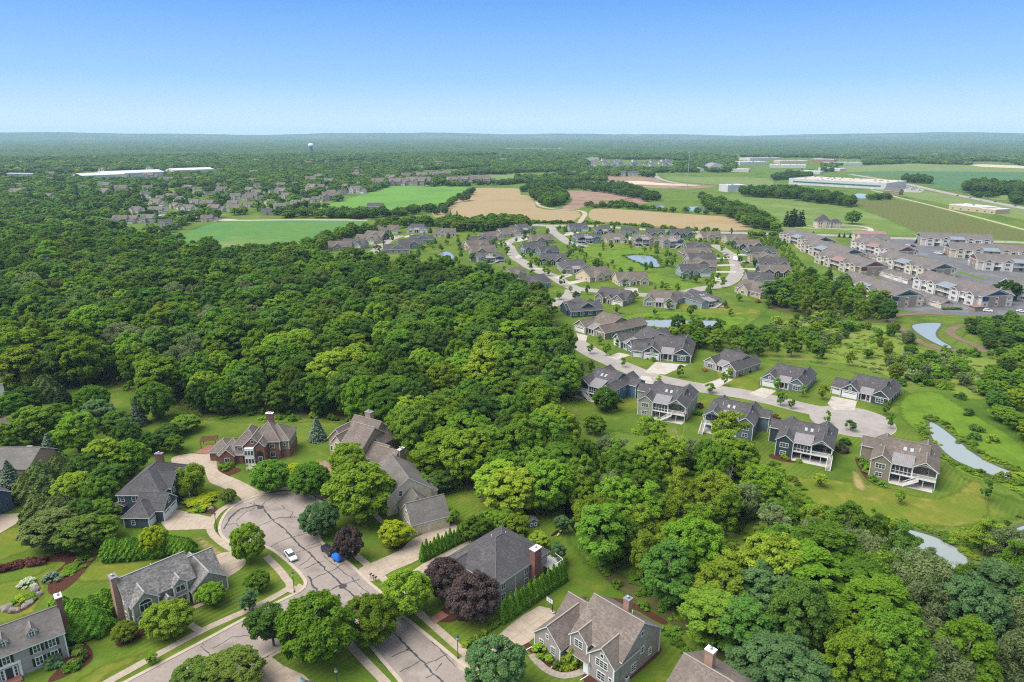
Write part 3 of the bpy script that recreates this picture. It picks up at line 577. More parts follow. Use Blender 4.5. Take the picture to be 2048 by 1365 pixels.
for s_ in ([(300, 580), (400, 540), (500, 540)], [(350, 690), (400, 660), (460, 640), (560, 610)], [(480, 720), (560, 690), (640, 670)], [(500, 780), (540, 755), (560, 735)],
           [(520, 800), (580, 770), (620, 760)], [(550, 860), (600, 830), (660, 810), (720, 770), (760, 780), (800, 830)], [(590, 930), (650, 905), (700, 880), (740, 870), (800, 850)],
           [(410, 480), (440, 510), (465, 510), (450, 545)], [(270, 470), (300, 490), (330, 460), (380, 430)], [(250, 470), (300, 490)], [(180, 560), (220, 520), (280, 490)], [(130, 580), (180, 570), (210, 600)],
           [(220, 1075), (245, 1110), (300, 1110)], [(60, 1200), (160, 1140), (250, 1130)], [(0, 1180), (40, 1220), (75, 1255)], [(460, 990), (520, 960), (600, 930)], [(800, 920), (850, 945), (910, 990)],
           [(930, 1060), (980, 1060), (1020, 1045)], [(960, 1240), (1010, 1215), (1050, 1190)], [(1000, 1310), (1050, 1290), (1100, 1260)], [(1120, 1280), (1180, 1255), (1240, 1225)],
           [(1060, 1210), (1030, 1200)], [(1170, 1330), (1130, 1345)], [(1000, 1045), (1050, 1060), (1180, 1180), (1280, 1290)], [(610, 720), (650, 760), (700, 800), (770, 850), (850, 930)],
           [(20, 1180), (0, 1160)], [(840, 1180), (900, 1260), (980, 1340)], [(700, 870), (740, 890), (700, 890)], [(690, 880), (660, 900)], [(1210, 1270), (1180, 1310)], [(380, 545), (480, 535)], [(530, 690), (600, 660)]):
    seam(Z2(*s_), 0.15)
# manhole patches
for q in ((303, 490), (715, 885)):
    c = G(400 + q[0] / 2.504, 820 + q[1] / 2.504); MB().lathe([(0.9, 0.09), (0.88, 0.105)], 12, c).build('manhole_patch', TAR, nr)
walk('sidewalk', [(190, 1380), (216, 1365), (407, 1261), (501, 1219), (578, 1177), (574, 1162), (560, 1142), (532, 1114)], 1.7, 0.10, CONC)
walk('sidewalk', [(492, 1108), (466, 1100), (438, 1082), (421, 1062), (423, 1044), (442, 1021), (478, 1001)], 1.8, 0.10, CONC)
walk('sidewalk', [(522, 987), (545, 981), (570, 978), (602, 981), (640, 993), (668, 1004)], 1.6, 0.10, CONC)
walk('sidewalk', [(690, 1094), (703, 1105), (731, 1127), (759, 1151), (790, 1180), (839, 1227), (911, 1291), (1000, 1368), (1030, 1395)], 1.7, 0.10, CONC)
walk('sidewalk', [(688, 1275), (707, 1299), (775, 1370), (800, 1398)], 1.7, 0.10, CONC)
walk('sidewalk', [(538, 1312), (600, 1280), (660, 1262)], 1.6, 0.10, CONC)
walk('corner_ramp', [(576, 1176), (594, 1182), (606, 1172)], 2.6, 0.105, CONC)
slabs('driveway', [(412, 910), (432, 906), (434, 936), (446, 948), (480, 962), (520, 984), (526, 992), (490, 1008), (478, 994), (440, 974), (420, 966), (412, 950), (400, 930), (350, 930), (345, 916), (380, 908)], math.radians(-40), (4, 4), 0.09, CONC)
slabs('driveway', [(322, 1046), (348, 1019), (427, 1036), (420, 1059), (356, 1061), (335, 1062)], math.radians(0), (3.6, 6.5), 0.09, CONC, 1)
slabs('driveway', [(415, 1122), (459, 1104), (492, 1122), (479, 1141), (452, 1160), (456, 1180), (443, 1176), (430, 1150)], math.radians(45), (3.2, 3.2), 0.09, CONC)
slabs('driveway', [(824, 1080), (895, 1048), (915, 1063), (845, 1116), (785, 1143), (743, 1164), (718, 1142), (735, 1130), (799, 1102)], math.radians(30), (3.4, 3.4), 0.09, CONC)
slabs('driveway', [(946, 1076), (968, 1088), (872, 1148), (800, 1200), (772, 1178), (850, 1126)], math.radians(44), (3.4, 3.4), 0.09, CONC, 1)
slabs('driveway', [(988, 1279), (1016, 1254), (1078, 1213), (1111, 1231), (1085, 1258), (1060, 1284), (1022, 1302), (965, 1334), (938, 1350), (912, 1322)], math.radians(45), (3.0, 3.0), 0.09, CONC, 2)
slabs('driveway', [(472, 1345), (540, 1313), (568, 1333), (608, 1351), (660, 1400), (420, 1400)], math.radians(45), (3.2, 3.2), 0.09, CONC, 1)
walk('garden_path', [(362, 1238), (380, 1250), (405, 1266)], 1.5, 0.10, CONC, 1.4)
walk('garden_path', [(378, 1222), (392, 1214), (412, 1206)], 1.2, 0.10, CONC, 1.2)
walk('garden_path', [(353, 1018), (366, 1008), (380, 996)], 1.3, 0.10, BRICKPATH, 1.2)
walk('garden_path', [(753, 1018), (752, 1032), (766, 1046), (775, 1056)], 1.3, 0.10, CONC, 1.2)
walk('stone_path', [(1063, 1309), (1074, 1323.6), (1094, 1341), (1121.5, 1352), (1149, 1349.5), (1174, 1339)], 1.5, 0.10, M('flagstone', (0.24, 0.20, 0.16), (0.36, 0.31, 0.26), 1.6, 0.95), 0.9)
walk('brick_path', [(862, 1244), (876, 1236), (890, 1227)], 2.2, 0.10, BRICKPATH, 1.0)
walk('brick_path', [(640, 925), (656, 940), (676, 958), (690, 970)], 3.5, 0.10, BRICKPATH, 1.0)
sheet('terrace', [(0, 1030), (60, 1026), (62, 1030), (10, 1062), (-30, 1085), (-30, 1040)], 0.09, CONC, 1)
sheet('dry_lawn', [(-40, 1085), (60, 1040), (72, 1060), (85, 1095), (60, 1105), (-30, 1130)], 0.04, LAWNDRY, 4)
sheet('dry_lawn', [(-40, 1175), (60, 1150), (100, 1125), (120, 1130), (105, 1160), (95, 1200), (60, 1235), (-30, 1260)], 0.04, LAWNDRY, 4)
sheet('dry_lawn', [(150, 1150), (200, 1115), (330, 1102), (325, 1120), (235, 1165), (150, 1170)], 0.04, LAWNDRY, 4)
sheet('straw_lawn', [(383, 1075), (410, 1072), (450, 1098), (456, 1108), (420, 1116), (398, 1100)], 0.04, STRAW, 4)
sheet('dry_lawn', [(130, 1380), (190, 1330), (290, 1300), (350, 1290), (230, 1352), (180, 1385)], 0.04, LAWNDRY, 4)
sheet('dry_lawn', [(1100, 1385), (1110, 1362), (1180, 1362), (1185, 1390)], 0.04, LAWNDRY, 3)
for px in ([(1040, 1284), (1050, 1284), (1074, 1296), (1122, 1330), (1160, 1310), (1186, 1340), (1170, 1345), (1120, 1347), (1085, 1330), (1060, 1305)], [(1320, 1296), (1318, 1310), (1250, 1368), (1225, 1380), (1310, 1300)], [(1165, 1352), (1185, 1348), (1220, 1375), (1180, 1380)],
           [(365, 1205), (390, 1190), (410, 1180), (440, 1175), (445, 1185), (415, 1200), (375, 1215)], [(205, 1245), (250, 1258), (275, 1260), (350, 1215), (385, 1225), (380, 1240), (360, 1235), (300, 1265), (240, 1295), (225, 1270)],
           [(30, 1215), (60, 1190), (75, 1165), (80, 1180), (72, 1205), (40, 1226), (15, 1228), (5, 1215)], [(75, 1125), (125, 1105), (190, 1108), (350, 1095), (350, 1100), (215, 1120), (195, 1115), (150, 1165), (110, 1190), (95, 1180), (105, 1150), (130, 1125)],
           [(130, 1280), (175, 1290), (185, 1320), (150, 1345), (95, 1365), (130, 1320)], [(368, 1015), (400, 1008), (428, 1012), (436, 1020), (430, 1028), (410, 1028), (390, 1022)], [(505, 1176), (525, 1160), (533, 1165), (525, 1180), (510, 1190)],
           [(432, 938), (455, 934), (480, 938), (478, 945), (450, 955), (440, 950)], [(1740, 960), (1770, 975), (1830, 985), (1780, 978), (1745, 968), (1725, 950), (1710, 920), (1722, 915)], [(1545, 908), (1580, 918), (1600, 922), (1580, 926), (1540, 916)],
           [(1158, 1195), (1250, 1200), (1330, 1240), (1320, 1248), (1250, 1212), (1160, 1203)], [(425, 1120), (445, 1116), (442, 1125), (425, 1130)], [(770, 1095), (800, 1082), (812, 1092), (790, 1100)], [(872, 1240), (890, 1215), (925, 1225), (905, 1245)]):
    sheet('mulch_bed', px, 0.055, MULCH, 4)
# ------------------------------------------------------------------ building kit
WIN_CACHE = {}
def win_mesh(w, h, c, r, lite):
    key = (round(w, 2), round(h, 2), c, r, lite)
    if key in WIN_CACHE: return WIN_CACHE[key]
    f = MB(); t = 0.13; d = 0.07
    f.box(-w / 2 - t, w / 2 + t, -d, 0, -t, -0.001).box(-w / 2 - t, w / 2 + t, -d, 0, h + 0.001, h + t)
    f.box(-w / 2 - t, -w / 2, -d, 0, 0, h).box(w / 2, w / 2 + t, -d, 0, 0, h)
    for i in range(1, c): x = -w / 2 + w * i / c; f.box(x - 0.045, x + 0.045, -d * 0.8, -0.005, 0, h)
    for j in range(1, r): z = h * j / r; f.box(-w / 2, w / 2, -d * 0.7, -0.008, z - 0.03, z + 0.03)
    p = MB(); p.face([(-w / 2, -0.02, 0), (w / 2, -0.02, 0), (w / 2, -0.02, h), (-w / 2, -0.02, h)])
    if lite:
        n = len(f.f); f.face(p.v); m = f.mesh('window', WHITE, GLASS); m.polygons[n].material_index = 1; WIN_CACHE[key] = (m, None)
    else: WIN_CACHE[key] = (f.mesh('window', WHITE), p.mesh('pane', GLASS))
    return WIN_CACHE[key]
ROTZ = {'S': 0.0, 'E': math.pi / 2, 'N': math.pi, 'W': -math.pi / 2}
def slab_poly(top, fas, poly, t, skip=()):
    """one roof plane: shingled top, trimmed edge and soffit"""
    n = Vector((poly[1][i] - poly[0][i] for i in range(3))).cross(Vector((poly[2][i] - poly[0][i] for i in range(3))))
    if n.z < 0: poly = poly[::-1]; m = len(poly); skip = [m - 2 - s if s < m - 1 else m - 1 for s in skip]
    top.face(poly)
    low = [(p[0], p[1], p[2] - t) for p in poly]
    fas.face(low[::-1])
    for i in range(len(poly)):
        if i in skip: continue
        j = (i + 1) % len(poly)
        fas.face([low[i], low[j], poly[j], poly[i]])
class House:
    def __init__(s, name, wall, roof, trim=None, lite=False):
        s.root = link(name, None); s.wallm, s.roofm, s.trimm, s.lite = wall, roof, trim or WHITE, lite
        s.w, s.r, s.t, s.x, s.ridge = MB(), MB(), MB(), {}, MB(); s.parts = []
    def part(s, mb, name, mat, smooth=False):
        o = mb.build(name, mat, s.root, smooth); s.parts.append(o); return o
    def gable(s, x0, x1, y0, y1, ze, axis='y', pitch=0.8, oh=0.4, z0=0, wy0=None, t=0.24, walls=True, extra=None, wmb=None):
        """gable-roofed block; ridge runs along axis"""
        w = wmb or s.w
        if axis == 'y':
            h = (x1 - x0) / 2; xm = (x0 + x1) / 2; zr = ze + pitch * h; a0 = y0 if wy0 is None else wy0
            if walls:
                w.face([(x0, a0, z0), (x1, a0, z0), (x1, a0, ze), (xm, a0, zr), (x0, a0, ze)]); w.face([(x1, y1, z0), (x0, y1, z0), (x0, y1, ze), (xm, y1, zr), (x1, y1, ze)])
                w.face([(x0, y1, z0), (x0, a0, z0), (x0, a0, ze), (x0, y1, ze)]); w.face([(x1, a0, z0), (x1, y1, z0), (x1, y1, ze), (x1, a0, ze)])
            zo = ze - pitch * oh; o2 = oh * 0.8; dz = 0.05 + t
            slab_poly(s.r, s.t, [(x0 - oh, y0 - o2, zo + dz), (xm, y0 - o2, zr + dz), (xm, y1 + o2, zr + dz), (x0 - oh, y1 + o2, zo + dz)], t, (1,))
            slab_poly(s.r, s.t, [(xm, y0 - o2, zr + dz), (x1 + oh, y0 - o2, zo + dz), (x1 + oh, y1 + o2, zo + dz), (xm, y1 + o2, zr + dz)], t, (3,))
            s.ridge.bar((xm, y0 - o2, zr + dz + 0.02), (xm, y1 + o2, zr + dz + 0.02), 0.28, 0.07)
        else:
            h = (y1 - y0) / 2; ym = (y0 + y1) / 2; zr = ze + pitch * h
            if walls:
                w.face([(x0, y1, z0), (x0, y0, z0), (x0, y0, ze), (x0, ym, zr), (x0, y1, ze)]); w.face([(x1, y0, z0), (x1, y1, z0), (x1, y1, ze), (x1, ym, zr), (x1, y0, ze)])
                w.face([(x0, y0, z0), (x1, y0, z0), (x1, y0, ze), (x0, y0, ze)]); w.face([(x1, y1, z0), (x0, y1, z0), (x0, y1, ze), (x1, y1, ze)])
            zo = ze - pitch * oh; o2 = oh * 0.8; dz = 0.05 + t
            slab_poly(s.r, s.t, [(x0 - o2, y0 - oh, zo + dz), (x1 + o2, y0 - oh, zo + dz), (x1 + o2, ym, zr + dz), (x0 - o2, ym, zr + dz)], t, (2,))
            slab_poly(s.r, s.t, [(x0 - o2, ym, zr + dz), (x1 + o2, ym, zr + dz), (x1 + o2, y1 + oh, zo + dz), (x0 - o2, y1 + oh, zo + dz)], t, (0,))
            s.ridge.bar((x0 - o2, ym, zr + dz + 0.02), (x1 + o2, ym, zr + dz + 0.02), 0.28, 0.07)
        return zr
    def hip(s, x0, x1, y0, y1, ze, pitch=0.7, oh=0.45, z0=0, t=0.24, wmb=None):
        w = wmb or s.w; w.box(x0, x1, y0, y1, z0, ze)
        X0, X1, Y0, Y1 = x0 - oh, x1 + oh, y0 - oh, y1 + oh; zo = ze - 0.05 + t
        if X1 - X0 >= Y1 - Y0: h = (Y1 - Y0) / 2; A, B = (X0 + h, Y0 + h), (X1 - h, Y0 + h)
        else: h = (X1 - X0) / 2; A, B = (X0 + h, Y0 + h), (X0 + h, Y1 - h)
        zr = zo + pitch * h; A, B = (*A, zr), (*B, zr); c = [(X0, Y0, zo), (X1, Y0, zo), (X1, Y1, zo), (X0, Y1, zo)]
        if X1 - X0 >= Y1 - Y0: P = ([c[0], c[1], B, A], [c[1], c[2], B], [c[2], c[3], A, B], [c[3], c[0], A])
        else: P = ([c[0], c[1], A], [c[1], c[2], B, A], [c[2], c[3], B], [c[3], c[0], A, B])
        for p in P: slab_poly(s.r, s.t, p, t, tuple(range(1, len(p))))
        s.ridge.bar((A[0], A[1], zr + 0.02), (B[0] + 0.01, B[1], zr + 0.02), 0.26, 0.06)
        for cc, e in ((c[0], A), (c[1], B if X1 - X0 >= Y1 - Y0 else A), (c[2], B), (c[3], A if X1 - X0 >= Y1 - Y0 else B)):
            s.ridge.bar((cc[0], cc[1], cc[2] + 0.02), (e[0], e[1], e[2] + 0.02), 0.22, 0.05)
        return zr
    def win(s, side, u, plane, z, w, h, c=1, r=1, name='window'):
        m, p = win_mesh(w, h, c, r, s.lite)
        loc = {'S': (u, plane - 0.004, z), 'N': (u, plane + 0.004, z), 'E': (plane + 0.004, u, z), 'W': (plane - 0.004, u, z)}[side]
        o = link(name, m, s.root, loc, ROTZ[side])
        if p: link('pane', p, o)
        return o
    def shutters(s, side, u, plane, z, w, h, mat):
        for d in (-1, 1):
            mb = MB(); x = d * (w / 2 + 0.36); mb.box(x - 0.2, x + 0.2, -0.06, 0, -0.05, h + 0.05)
            for i in range(6): mb.box(x - 0.15, x + 0.15, -0.075, -0.061, h * (i + 0.15) / 6, h * (i + 0.75) / 6)
            o = mb.build('shutter', mat, s.root); o.location = {'S': (u, plane - 0.004, z), 'E': (plane + 0.004, u, z)}[side]; o.rotation_euler = (0, 0, ROTZ[side])
    def garage_door(s, side, u, plane, w, h=2.3, z=0.05, mat=None):
        mb = MB()
        for i in range(4):
            z0 = h * i / 4 + 0.012; z1 = h * (i + 1) / 4 - 0.012
            mb.box(-w / 2, w / 2, -0.05, 0, z0, z1)
            n = max(2, int(w / 0.75))
            for j in range(n): mb.box(-w / 2 + w * (j + 0.14) / n, -w / 2 + w * (j + 0.86) / n, -0.065, -0.0505, z0 + 0.08, z1 - 0.08)
        o = mb.build('garage_door', mat or WHITE, s.root)
        fr = MB(); fr.box(-w / 2 - 0.16, -w / 2 - 0.005, -0.07, 0, -0.05, h + 0.15).box(w / 2 + 0.005, w / 2 + 0.16, -0.07, 0, -0.05, h + 0.15).box(-w / 2, w / 2, -0.07, 0, h + 0.003, h + 0.15)
        f = fr.build('door_frame', WHITE, o)
        p = MB(); p.face([(-w * 0.42, -0.069, h * 0.80), (w * 0.42, -0.069, h * 0.80), (w * 0.42, -0.069, h * 0.93), (-w * 0.42, -0.069, h * 0.93)])
        if mat is None: p.build('pane', GLASS, o)
        o.location = {'S': (u, plane - 0.01, z), 'N': (u, plane + 0.01, z), 'E': (plane + 0.01, u, z), 'W': (plane - 0.01, u, z)}[side]; o.rotation_euler = (0, 0, ROTZ[side]); return o
    def door(s, side, u, plane, mat, w=1.0, h=2.1, z=0.15):
        mb = MB(); mb.box(-w / 2, w / 2, -0.05, 0, 0, h)
        for i in range(3): mb.box(-w / 2 + 0.12, w / 2 - 0.12, -0.07, -0.0505, h * (0.06 + 0.31 * i), h * (0.06 + 0.31 * i) + h * 0.24)
        o = mb.build('door', mat, s.root); MB().box(-w / 2 - 0.15, -w / 2 - 0.005, -0.06, 0, 0, h + 0.15).box(w / 2 + 0.005, w / 2 + 0.15, -0.06, 0, 0, h + 0.15).box(-w / 2, w / 2, -0.06, 0, h + 0.005, h + 0.15).build('door_frame', WHITE, o)
        MB().box(w * 0.32, w * 0.38, -0.12, -0.05, h * 0.45, h * 0.5).build('handle', M('brass', (0.5, 0.4, 0.15), rough=0.3, metal=1.0), o)
        o.location = {'S': (u, plane - 0.01, z), 'E': (plane + 0.01, u, z), 'W': (plane - 0.01, u, z)}[side]; o.rotation_euler = (0, 0, ROTZ[side]); return o
    def chimney(s, x, y, z0, z1, w, d, mat, capm=None, flue=1):
        mb = MB(); mb.box(x - w / 2, x + w / 2, y - d / 2, y + d / 2, z0, z1).box(x - w / 2 - 0.08, x + w / 2 + 0.08, y - d / 2 - 0.08, y + d / 2 + 0.08, z1 - 0.35, z1 - 0.1)
        o = s.part(mb, 'chimney', mat); MB().box(x - w / 2 - 0.12, x + w / 2 + 0.12, y - d / 2 - 0.12, y + d / 2 + 0.12, z1 + 0.001, z1 + 0.16).build('cap', capm or M('flashing', (0.5, 0.5, 0.52), rough=0.4), o)
        for i in range(flue): MB().lathe([(0.18, z1 + 0.161), (0.18, z1 + 0.5), (0.3, z1 + 0.52), (0.3, z1 + 0.6), (0.05, z1 + 0.72)], 10, (x + (i - (flue - 1) / 2) * 0.7, y)).build('flue', M('steel', (0.4, 0.4, 0.42), rough=0.35, metal=0.8), o)
    def corner(s, x, y, z0, z1, w=0.18):
        s.t.box(x - w / 2, x + w / 2, y - w / 2, y + w / 2, z0, z1)
    def vent(s, x, y, z, h=0.5):
        s.part(MB().tube([(x, y, z - 0.4), (x, y, z + h)], [0.09, 0.09], 7), 'vent_pipe', WHITE)
    def skylight(s, x, y, z, pitch, w=0.8, l=1.3):
        a = math.atan(pitch); mb = MB(); mb.box(-w / 2, w / 2, -l / 2, l / 2, 0, 0.12); o = mb.build('skylight', M('skylight_frame', (0.38, 0.40, 0.41), rough=0.4), s.root)
        MB().face([(-w / 2 + .08, -l / 2 + .08, 0.125), (w / 2 - .08, -l / 2 + .08, 0.125), (w / 2 - .08, l / 2 - .08, 0.125), (-w / 2 + .08, l / 2 - .08, 0.125)]).build('pane', M('skylight_glass', (0.34, 0.37, 0.40), rough=0.15, spec=0.5), o)
        o.location = (x, y, z); o.rotation_euler = (a, 0, 0)
    def shed_roof(s, x0, x1, y0, y1, z0, z1, mat=None, name='porch_roof', seams=True):
        """lean-to roof falling towards the viewer: (y0,z0) low edge, (y1,z1) high edge"""
        top, fas = MB(), MB(); slab_poly(top, fas, [(x0, y0, z0), (x1, y0, z0), (x1, y1, z1), (x0, y1, z1)], 0.15)
        if seams:
            n = int((x1 - x0) / 0.45)
            for i in range(n + 1):
                x = x0 + 0.03 + (x1 - x0 - 0.06) * i / n; top.bar((x, y0, z0 + 0.02), (x, y1, z1 + 0.02), 0.03, 0.05)
        o = s.part(top, name, mat or METALROOF); fas.build('fascia', WHITE, o); return o
    def railing(s, pts, z, h=1.0, name='railing', mat=None):
        mb = MB()
        for a, b in zip(pts, pts[1:]):
            a3, b3 = Vector((*a, 0)) if len(a) == 2 else Vector(a), Vector((*b, 0)) if len(b) == 2 else Vector(b)
            up = Vector((0, 0, z)); mb.bar(a3 + up + Vector((0, 0, h)), b3 + up + Vector((0, 0, h)), 0.1, 0.08); mb.bar(a3 + up + Vector((0, 0, 0.12)), b3 + up + Vector((0, 0, 0.12)), 0.07, 0.06)
            L = (b3 - a3).length; n = max(1, int(L / 0.28))
            for i in range(1, n): p = a3 + (b3 - a3) * i / n + up; mb.bar(p + Vector((0, 0, 0.1)), p + Vector((0, 0, h)), 0.04)
            for p in (a3, b3): mb.box(p.x - 0.07, p.x + 0.07, p.y - 0.07, p.y + 0.07, p.z + z, p.z + z + h + 0.15)
        return s.part(mb, name, mat or WHITE)
    def finish(s, ridge=True):
        o = s.part(s.w, 'wall', s.wallm); r = s.part(s.r, 'roof', s.roofm)
        s.part(s.t, 'fascia', s.trimm)
        if ridge and s.ridge.v: m = s.ridge.mesh('ridge_cap', MATS.get(s.roofm.name + '_cap') or cap_mat(s.roofm)); link('ridge_cap', m, r)
        return s
def cap_mat(rm):
    c = {'charcoal_shingle': (0.10, 0.098, 0.105), 'brown_shingle': (0.22, 0.185, 0.16), 'taupe_shingle': (0.30, 0.25, 0.22), 'grey_shake': (0.30, 0.295, 0.285), 'grey_brown_shingle': (0.18, 0.165, 0.15)}.get(rm.name, (0.2, 0.2, 0.2))
    return M(rm.name + '_cap', c)
def place(root, a, ang, s=(1, 1, 1)):
    root.location = (a[0], a[1], 0.03); root.rotation_euler = (0, 0, ang); root.scale = s
def build_index():
    KIDS.clear()
    for o in bpy.data.objects:
        if o.parent: KIDS.setdefault(o.parent.name, []).append(o)

# ------------------------------------------------------------------ condominium prototypes (16 m wide, camera side at y=0)
REDDOOR = M('red_door', (0.22, 0.03, 0.03), rough=0.5); DARKDOOR = M('dark_door', (0.05, 0.045, 0.045), rough=0.5)
PATIO = M('patio', (0.40, 0.37, 0.34), (0.47, 0.44, 0.41), 1.2, 0.9)
def proto_walkout(lite=False, stairs='front'):
    H = House('walkout_house', S_TEAL, R_CHAR, lite=lite)
    ze = 5.5
    H.gable(0, 5, 0, 16, ze, 'y', 0.72)
    H.gable(2.6, 13.4, 3.2, 15.2, ze + 0.25, 'x', 0.52)
    H.gable(9.9, 16, 0.3, 16.2, ze, 'y', 0.70, wy0=3.4)
    H.gable(-3.4, 2, 9.6, 15.2, ze - 0.5, 'x', 0.55)
    # gable infill over the deck
    H.w.face([(11.0, 0.5, ze + 0.62), (14.9, 0.5, ze + 0.62), (12.95, 0.5, ze + 1.95)])
    H.t.bar((9.9, 0.42, ze - 0.1), (12.95, 0.42, ze + 1.5), 0.12, 0.2); H.t.bar((12.95, 0.42, ze + 1.5), (16, 0.42, ze - 0.1), 0.12, 0.2)
    for x, y in ((0, 0), (5, 0), (15.95, 3.4), (0, 16), (16, 16.2), (-3.4, 9.6), (-3.4, 15.2)): H.corner(x, y, 0, ze)
    # deck and screened porch
    H.part(MB().box(5.1, 16, 0.2, 3.4, 2.62, 2.80), 'deck', M('deck_boards', (0.42, 0.37, 0.33), (0.5, 0.45, 0.4), 3))
    H.part(MB().box(5.05, 16.05, 0.12, 0.2, 2.45, 2.84), 'deck_fascia', WHITE)
    for x in (7.5, 10.2, 13.1, 15.9): H.part(MB().box(x - 0.08, x + 0.08, 0.3, 0.46, 0, 2.45), 'post', WHITE)
    for x in (10.2, 15.9): H.part(MB().box(x - 0.12, x + 0.12, 0.28, 0.52, 2.81, ze), 'post', WHITE)
    sc = H.part(MB().face([(5.1, 0.45, 2.81), (10.1, 0.45, 2.81), (10.1, 0.45, ze - 0.1), (5.1, 0.45, ze - 0.1)]), 'porch_screen', DARKSCREEN)
    fr = MB()
    for i in range(6): x = 5.15 + i * 0.98; fr.box(x - 0.06, x + 0.06, 0.36, 0.44, 2.81, ze - 0.1)
    fr.box(5.1, 10.1, 0.37, 0.43, 3.55, 3.67).box(5.1, 10.1, 0.37, 0.43, ze - 0.22, ze - 0.11)
    fr.build('screen_frame', WHITE, sc)
    H.shed_roof(4.9, 10.4, -0.1, 4.4, ze + 0.1, ze + 1.65)
    H.railing([(10.3, 0.25), (15.9, 0.25), (15.9, 3.3)], 2.8)
    H.part(MB().box(5.1, 15.6, -1.2, 3.3, 0.02, 0.09), 'patio', PATIO)
    if stairs == 'front':
        st = MB()
        for i in range(10): st.box(11.6 - i * 0.32, 11.95 - i * 0.32, -1.3, 0.1, 2.5 - i * 0.26, 2.58 - i * 0.26)
        o = H.part(st, 'stairs', M('deck_boards', (0.42, 0.37, 0.33))); rl = MB()
        for y in (-1.3, 0.02):
            rl.bar((12.0, y, 3.6), (8.4, y, 0.95), 0.09, 0.09); rl.bar((12.0, y, 2.55), (8.4, y, 0.1), 0.08, 0.3)
            for i in range(12): x = 12 - i * 0.3; z = 2.6 - i * 0.22; rl.box(x - 0.02, x + 0.02, y - 0.02, y + 0.02, z, z + 1.0)
        rl.build('railing', WHITE, o)
    else:
        st = MB()
        for i in range(11): st.box(15.0, 16.3, 0.1 - i * 0.34, 0.46 - i * 0.34, 2.55 - i * 0.24, 2.62 - i * 0.24)
        o = H.part(st, 'stairs', M('deck_boards', (0.42, 0.37, 0.33))); rl = MB()
        for x in (15.0, 16.3):
            rl.bar((x, 0.2, 3.6), (x, -3.7, 0.95), 0.09, 0.09); rl.bar((x, 0.2, 2.55), (x, -3.7, 0.1), 0.08, 0.3)
            for i in range(12): y = 0.2 - i * 0.33; z = 2.6 - i * 0.22; rl.box(x - 0.02, x + 0.02, y - 0.02, y + 0.02, z, z + 1.0)
        rl.build('railing', WHITE, o)
    H.win('S', 2.4, 0, 3.35, 2.3, 1.35, 3, 2); H.win('S', 2.3, 0, 0.85, 1.6, 1.15, 2, 2)
    H.win('S', 12.7, 3.4, 3.0, 2.6, 1.9, 4, 2, 'glazed_door'); H.win('S', 6.6, 3.2, 0.2, 1.7, 2.0, 2, 1, 'glazed_door'); H.win('S', 9.6, 3.2, 0.9, 1.6, 1.1, 2, 1); H.win('S', 13.4, 3.4, 0.9, 1.5, 1.1, 2, 1)
    for y in (6, 9.5, 13): H.win('E', y, 16, 3.5, 0.9, 1.2, 1, 2)
    H.win('E', 11, 16, 0.9, 0.9, 0.7); H.win('W', 4, 0, 3.5, 0.9, 1.2, 1, 2); H.win('W', 7.5, 0, 3.6, 0.8, 0.6)
    H.skylight(7.6, 6.6, ze + 0.25 + 0.29 + 3.4 * 0.52 - 0.06, 0.52); H.skylight(9.3, 6.6, ze + 0.25 + 0.29 + 3.4 * 0.52 - 0.06, 0.52)
    H.vent(1.6, 7, ze + 1.5); H.vent(14.8, 9, ze + 1.2); H.vent(11.2, 6.6, ze + 2.5, 0.8)
    return H.finish()
def proto_front(lite=False, garages=1, left=True):
    """street side: garage gable, porch with metal roof, bay gable"""
    H = House('ranch_house', S_NAVY, R_CHAR, lite=lite); ze = 3.0
    H.gable(0, 6.2, 0, 15, ze, 'y', 0.78); H.gable(3, 13, 2.6, 15.4, ze + 0.2, 'x', 0.60); H.gable(10.2, 16, 0.6, 17.6, ze, 'y', 0.78)
    for x, y in ((0, 0), (6.2, 0), (10.2, 0.6), (16, 0.6), (16, 17.6), (0, 15)): H.corner(x, y, 0, ze)
    H.t.box(-0.1, 6.3, -0.1, -0.02, ze - 0.25, ze - 0.05).box(10.1, 16.1, 0.5, 0.58, ze - 0.25, ze - 0.05)
    H.shed_roof(6.0, 10.4, 0.4, 3.9, ze - 0.05, ze + 1.35)
    H.part(MB().box(6.2, 10.2, 0.6, 2.6, 0.02, 0.18), 'porch_floor', PATIO)
    for x in (6.9, 8.6, 9.9): H.part(MB().box(x - 0.11, x + 0.11, 0.62, 0.84, 0.18, ze - 0.1), 'post', WHITE)
    H.door('S', 7.7, 2.6, REDDOOR); H.win('S', 9.3, 2.6, 0.7, 1.0, 1.6, 1, 2)
    H.garage_door('S', 3.1, 0, 4.9); H.win('S', 3.1, 0, 3.35, 0.8, 0.9, 1, 2); H.win('S', 13.1, 0.6, 0.75, 2.4, 1.55, 3, 2)
    for y in (4, 8, 12, 15): H.win('E', y, 16, 0.9, 1.0, 1.4, 1, 2)
    for y in (4, 9): H.win('W', y, 0, 0.9, 1.0, 1.3, 1, 2)
    if garages == 2:
        H.gable(-3.6, 1, 1.0, 8.5, ze - 0.15, 'x', 0.62); H.garage_door('S', -1.8, 1.0, 2.6); H.corner(-3.6, 1.0, 0, ze - 0.2)
    H.vent(14.5, 8, ze + 1.2); H.vent(2, 9, ze + 1.6); H.vent(9, 6, ze + 2.6, 0.4)
    return H.finish()
